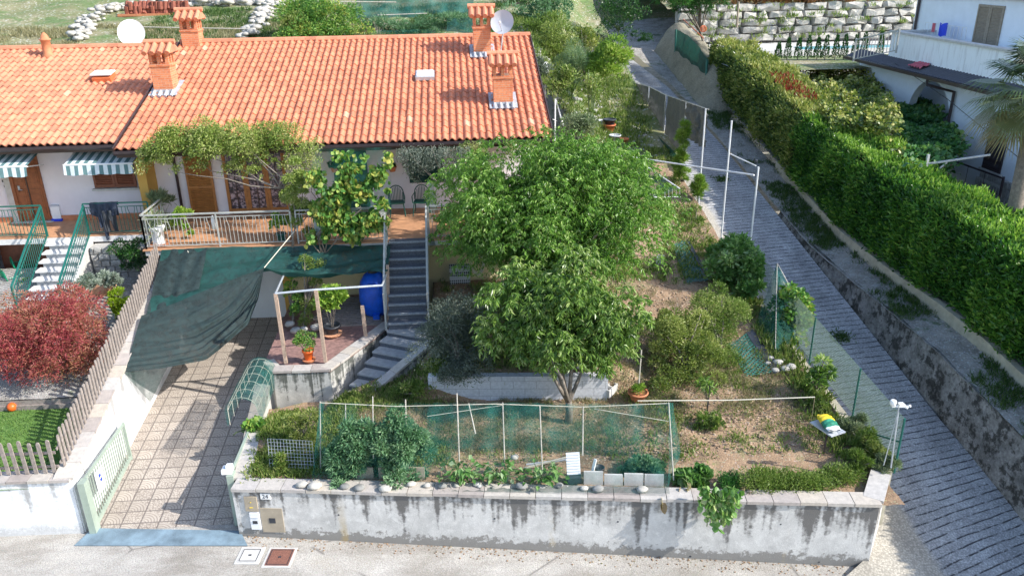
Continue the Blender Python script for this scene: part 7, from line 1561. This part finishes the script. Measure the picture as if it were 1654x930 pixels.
nb = thing('bird_net', 'thin teal net hung from the gutter in front of the balcony', 'netting', A(560, 300, Y=21.9)); patch('net', [A(498, 385, Y=21.75), A(632, 380, Y=21.75), A(632, 238, Y=22.8), A(505, 240, Y=22.8)], 'thin_net', nb, 30, 20, .03, 5)
patch('side_net', [A(694, 400, Y=21.7), A(716, 390, Y=21.9), A(700, 300, Y=22.3), A(692, 290, Y=21.9)], 'garden_net_dense', nb, 10, 16, .02, 2)
for i, (x, y) in enumerate(((541, 278), (634, 277))):
    q = A(x, y, Y=24.6); t = pot('hanging_pot', ('terracotta pot with dark plant hanging left of the green door', 'terracotta pot with dark plant hanging right of the green door')[i], q, .13, .16, 'terracotta', group='hanging wall pots'); potted(t, q, .2, (.2, .12, .12), 260, .08, .04, 'leaf_laurel')
chair('folding_chair', 'dark green folding chair behind the stair top, left one', (-1.95, 24.3, 3.7), 0.1, 'plastic_dark_green'); chair('folding_chair', 'dark green folding chair behind the stair top, right one', (-1.2, 24.3, 3.7), -.1, 'plastic_dark_green')
q = A(258, 395, z=3.72); t = thing('planter', 'white stand pot with spiky pale-green cactus in the railing corner', 'planter', q); m = MB(); m.lathe(q, [(.19, 0), (.16, .1), (.14, .35), (.22, .5), (.22, .55), (.18, .56)], 16); m.build('pot', 'white_paint', t, True); n = 90; leaves('foliage', np.repeat((q+np.array([0, 0, .6]))[None], n, 0)+rng.normal(size=(n, 3))*.1, rng.normal(size=(n, 3))*.7+np.array([0, 0, .6]), .38, .05, 'leaf_silver2', t)
m = MB(); m.obox(q+np.array([0, 0, .02]), (.45, .4, .05)); tag(m.build('floor_tile', 'terracotta', loc=q), 'terracotta base tile under the white cactus stand', 'tile')
q = A(300, 385, z=3.72); plant('balcony_plant', 'low flowering balcony plant with red tips behind the railing', 'plant', q, q+np.array([-.05, 0, .75]), (.45, .2, .14), 700, .1, .05, 'leaf_lime_green', 8, .2, broad=True, stem='stem_green', sr=.008)
q = A(268, 372, z=3.72); plant('balcony_plant', 'tall green spiky balcony plant in the left railing corner', 'plant', q, q+np.array([-.1, .2, .85]), (.4, .3, .2), 800, .2, .03, 'leaf_silver2', 8, .6, stem='stem_green', sr=.008)
q = A(345, 362, Y=21.95); m = MB(); m.lathe(q+np.array([0, 0, -.15]), [(.06, 0), (.055, .3), (.03, .36), (.02, .4)], 10); tag(m.build('white_bottle', 'white_paint', None, True, loc=q), 'white bottle-shaped cloth bag hanging on the grey railing', 'bottle')
q = A(455, 388, z=3.72); t = pot('potted_plant', 'small green potted plant at the right end of the balcony railing', q, .14, .22, 'plastic_dark_green'); potted(t, q, .6, (.25, .2, .3), 420, .1, .07, 'leaf_lime_green', broad=True)
for i, (x, y) in enumerate(((521, 388), (611, 375))):
    q = A(x, y, z=3.72); m = MB(); m.obox(q+np.array([0, .2, .35]), (.42, .3, .7)); tag(m.build('white_cabinet', 'white_paint', None, loc=q), ('white box stand left of the grapevine on the balcony', 'white box stand at the top of the stairs')[i], 'box')
# hexagon mesh and hose by the basement wall
q = A(742, 440, Y=22.4); hx = thing('honeycomb_board', 'round-holed grey plastic panel leaning on the yellow basement wall', 'panel', (q[0], 22.45, 2.1)); grid('panel', 6, 6, lambda u, v: (q[0]-.3+.62*u, 22.35+.3*v, 2.05+.55*v), 'hex_panel', hx)
q = A(771, 425, Y=22.5); hs = thing('garden_hose', 'pale coiled hose hanging on the basement wall', 'hose', q); m = MB()
for k in range(4): m.tube([q+np.array([(.16+.015*k)*math.cos(a), -.04*k*.5, (.30+.02*k)*math.sin(a)]) for a in np.linspace(0, 6.28, 17)], .014, 5, cap=False)
m.build('coil', 'rope', hs)
# ---------------------------------------------------------------- hillside behind the ridge
def Hh(x, y): return A(x, y, f=hill_z)
def pile(name, label, cat, x, y, w_, rows, n, mat):
    q = Hh(x, y); t = thing(name, label, cat, q); m = MB()
    for r_ in range(rows):
        for i in range(n):
            xx = q[0]-w_/2+w_*(i+.5)/n; m.tube([(xx, q[1]+.05*rng.normal(), q[2]+.05+r_*.2), (xx+.03, q[1]+.1*rng.normal()+.1, q[2]+.42+r_*.2)], .13, 7, .11, tint=rng.random())
    m.build('tiles', mat, t); m = MB(); m.box(q[0]-w_/2-.3, q[0]+w_/2, q[1]-.3, q[1]+.3, q[2]-.05, q[2]+.06); m.build('pallet', 'terracotta', t)
pile('tile_stack', 'stack of spare red roof tiles on the grass behind the ridge', 'roof tiles', 255, 24, 3.1, 2, 15, 'old_tile')
def rockrow(name, label, pts, r0, r1, n, h=1):
    P = [Hh(*p) for p in pts]; out = []
    for i in range(n): t_ = rng.random()*(len(P)-1); k = int(t_); f_ = t_-k; q = P[k]*(1-f_)+P[k+1]*f_; out.append(q+np.array([rng.normal()*.22, rng.normal()*.22, rng.random()*.3*h]))
    o = stones(name, '', out, r0, r1, 'pale_rock', flat=.6); return tag(o, label, 'stone wall')
rockrow('dry_stone_wall', 'pale dry-stone edging running up the hill left of the tile stack', [(128, 66), (140, 40), (165, 22), (215, 10)], .08, .2, 150)
rockrow('dry_stone_wall', 'pale dry-stone edging right of the tile stack', [(395, 66), (415, 45), (428, 25), (440, 12)], .08, .22, 150)
rockrow('dry_stone_wall', 'long pale rock row along the top edge behind the houses', [(235, 5), (340, 8), (445, 10)], .1, .28, 150)
plant('hazel_bush', 'light green leafy shrub behind the ridge in the middle', 'shrub', Hh(512, 66), A(512, 36, Y=36.5), (1.95, 1.2, 1.15), 9500, .13, .055, 'leaf_vine', 34, -.1)
plant('hazel_bush', 'paler leafy shrub left of the netted beds behind the ridge', 'shrub', Hh(470, 66), A(475, 46, Y=35.5), (.7, .6, .7), 1800, .12, .05, 'leaf_weed', 14, -.1)
for i, (x, y, rx) in enumerate(((610, 48, .9), (650, 45, .7), (690, 42, .9), (735, 30, .8))):
    plant('bed_plants', ('feathery green plants at the left of the netted hill bed', 'feathery green plants in the middle left of the netted hill bed', 'feathery green plants in the middle right of the netted hill bed', 'green plants near the right chimneys behind the ridge')[i], 'plant', Hh(x, y+12), A(x, y, Y=37.5), (rx, .6, .5), 1600, .12, .03, 'leaf_tomato', 14, .2, group='plants in the netted hill bed')
HB = thing('garden_netting', 'dark teal netting around the beds on the hill behind the ridge', 'netting', Hh(660, 30))
patch('back_net', [A(575, 30, Y=41), A(765, 30, Y=41), A(765, -12, Y=41.5), A(575, -12, Y=41.5)], 'garden_net_hill', HB, 40, 14, .12, 5); patch('front_net', [A(600, 66, Y=36), A(766, 62, Y=36), A(766, 45, Y=36.2), A(600, 50, Y=36.2)], 'garden_net', HB, 30, 8, .08, 5); patch('right_net', [A(722, 62, Y=37), A(768, 60, Y=37), A(768, 28, Y=37.2), A(722, 30, Y=37.2)], 'garden_net_hill', HB, 12, 8, .05, 2)
m = MB()
for a, b in (((455, 2), (640, 4)), ((640, 55), (715, 62)), ((610, 25), (690, 22)), ((230, 44), (400, 47)), ((590, 40), (660, 38))): m.tube([A(*a, Y=37.5), A(*b, Y=37.5)], .02, 5)
lb = ['long pale pole along the top of the hill beds', 'pale cane lying by the front net of the hill beds', 'pale cane across the middle of the hill beds', 'long pale pole lying on the grass behind the left chimneys', 'short pale cane left in the hill beds']
for o, l_ in zip(m.each('cane', 'stake_wood'), lb): tag(o, l_, 'cane')
for i, (x, y, Y_, R, n, mt, lab) in enumerate(((870, 20, 40, (1.6, 1.0, 1.0), 4200, 'leaf_tomato', 'green bush at the top edge just right of the grey satellite dish'), (895, 75, 35.5, (1.0, .8, .9), 3200, 'leaf_yellow', 'yellow-green bush right of the ridge end'), (880, 50, 37.5, (1.1, .8, .8), 3200, 'leaf_weed', 'loose green bush above the ridge end'), (925, 110, 32.5, (.75, .7, 1.1), 4200, 'leaf_feather', 'tall feathery blue-green asparagus bush beside the path'), (945, 65, 36.5, (.8, .7, .6), 1500, 'leaf_photinia', 'bush with reddish twigs at the lane bend'), (908, 135, 31.0, (.55, .5, .8), 1600, 'leaf_weed', 'dull green bush below the feathery bush'), (985, 100, 32.5, (1.35, .9, .85), 6500, 'leaf_lime_green', 'bright light-green climber arching over the path beside the lane'), (955, 140, 30.5, (.35, .4, .7), 700, 'leaf_weed', 'stalky plants under the light-green climber'), (930, 205, 28.5, (.8, .7, .5), 2600, 'leaf_silver2', 'pale bush just below the bucket group'), (1000, 20, 46, (1.8, 1.0, 1.2), 2600, 'leaf_laurel', 'dark shaded bush above the far end of the lane'), (840, 5, 44, (1.5, 1, 1), 2200, 'leaf_laurel', 'dark green bush at the top edge behind the dish'), (870, 118, 31, (.5, .5, .5), 900, 'leaf_olive', 'grey-green bush beside the gable end'))):
    c = A(x, y, Y=Y_); b_ = np.array([c[0], c[1], min(float(hill_z(c[0], c[1])) if Y_ > 30.5 else float(garden_z(c[0], c[1])), c[2]-.3)]); plant('hill_bush', lab, 'bush', b_, c, R, n, .14 if mt != 'leaf_feather' else .16, .05 if mt != 'leaf_feather' else .012, mt, 22, .1, stem='stem_green' if i % 2 else 'bark', fill=i in (0, 1, 2, 4, 7, 9, 10), twigs=i != 6, out=.8)
for i, (x0, x1, y0, y1, n, mt) in enumerate(((-22, -3, 33, 40, 2600, 'grass_dry'), (-14, 3, 33, 44, 2200, 'grass_blade'), (2, 8.6, 30.5, 42, 2400, 'leaf_weed'))):
    X = x0+(x1-x0)*rng.random(n); Y = y0+(y1-y0)*rng.random(n); kp = fbm(X*.7+i, Y*.7) > -.06; X, Y = X[kp], Y[kp]; tufts('hillside_grass', np.stack([X, Y, hill_z(X, Y)], 1), .22, .035, mt, 12, spread=.15)
tag(stones('hillside_stones', '', (lambda X, Y: np.stack([X, Y, hill_z(X, Y)], 1))(3+5*rng.random(260), 30.6+8*rng.random(260)), .05, .16, 'rock'), kind='stuff')
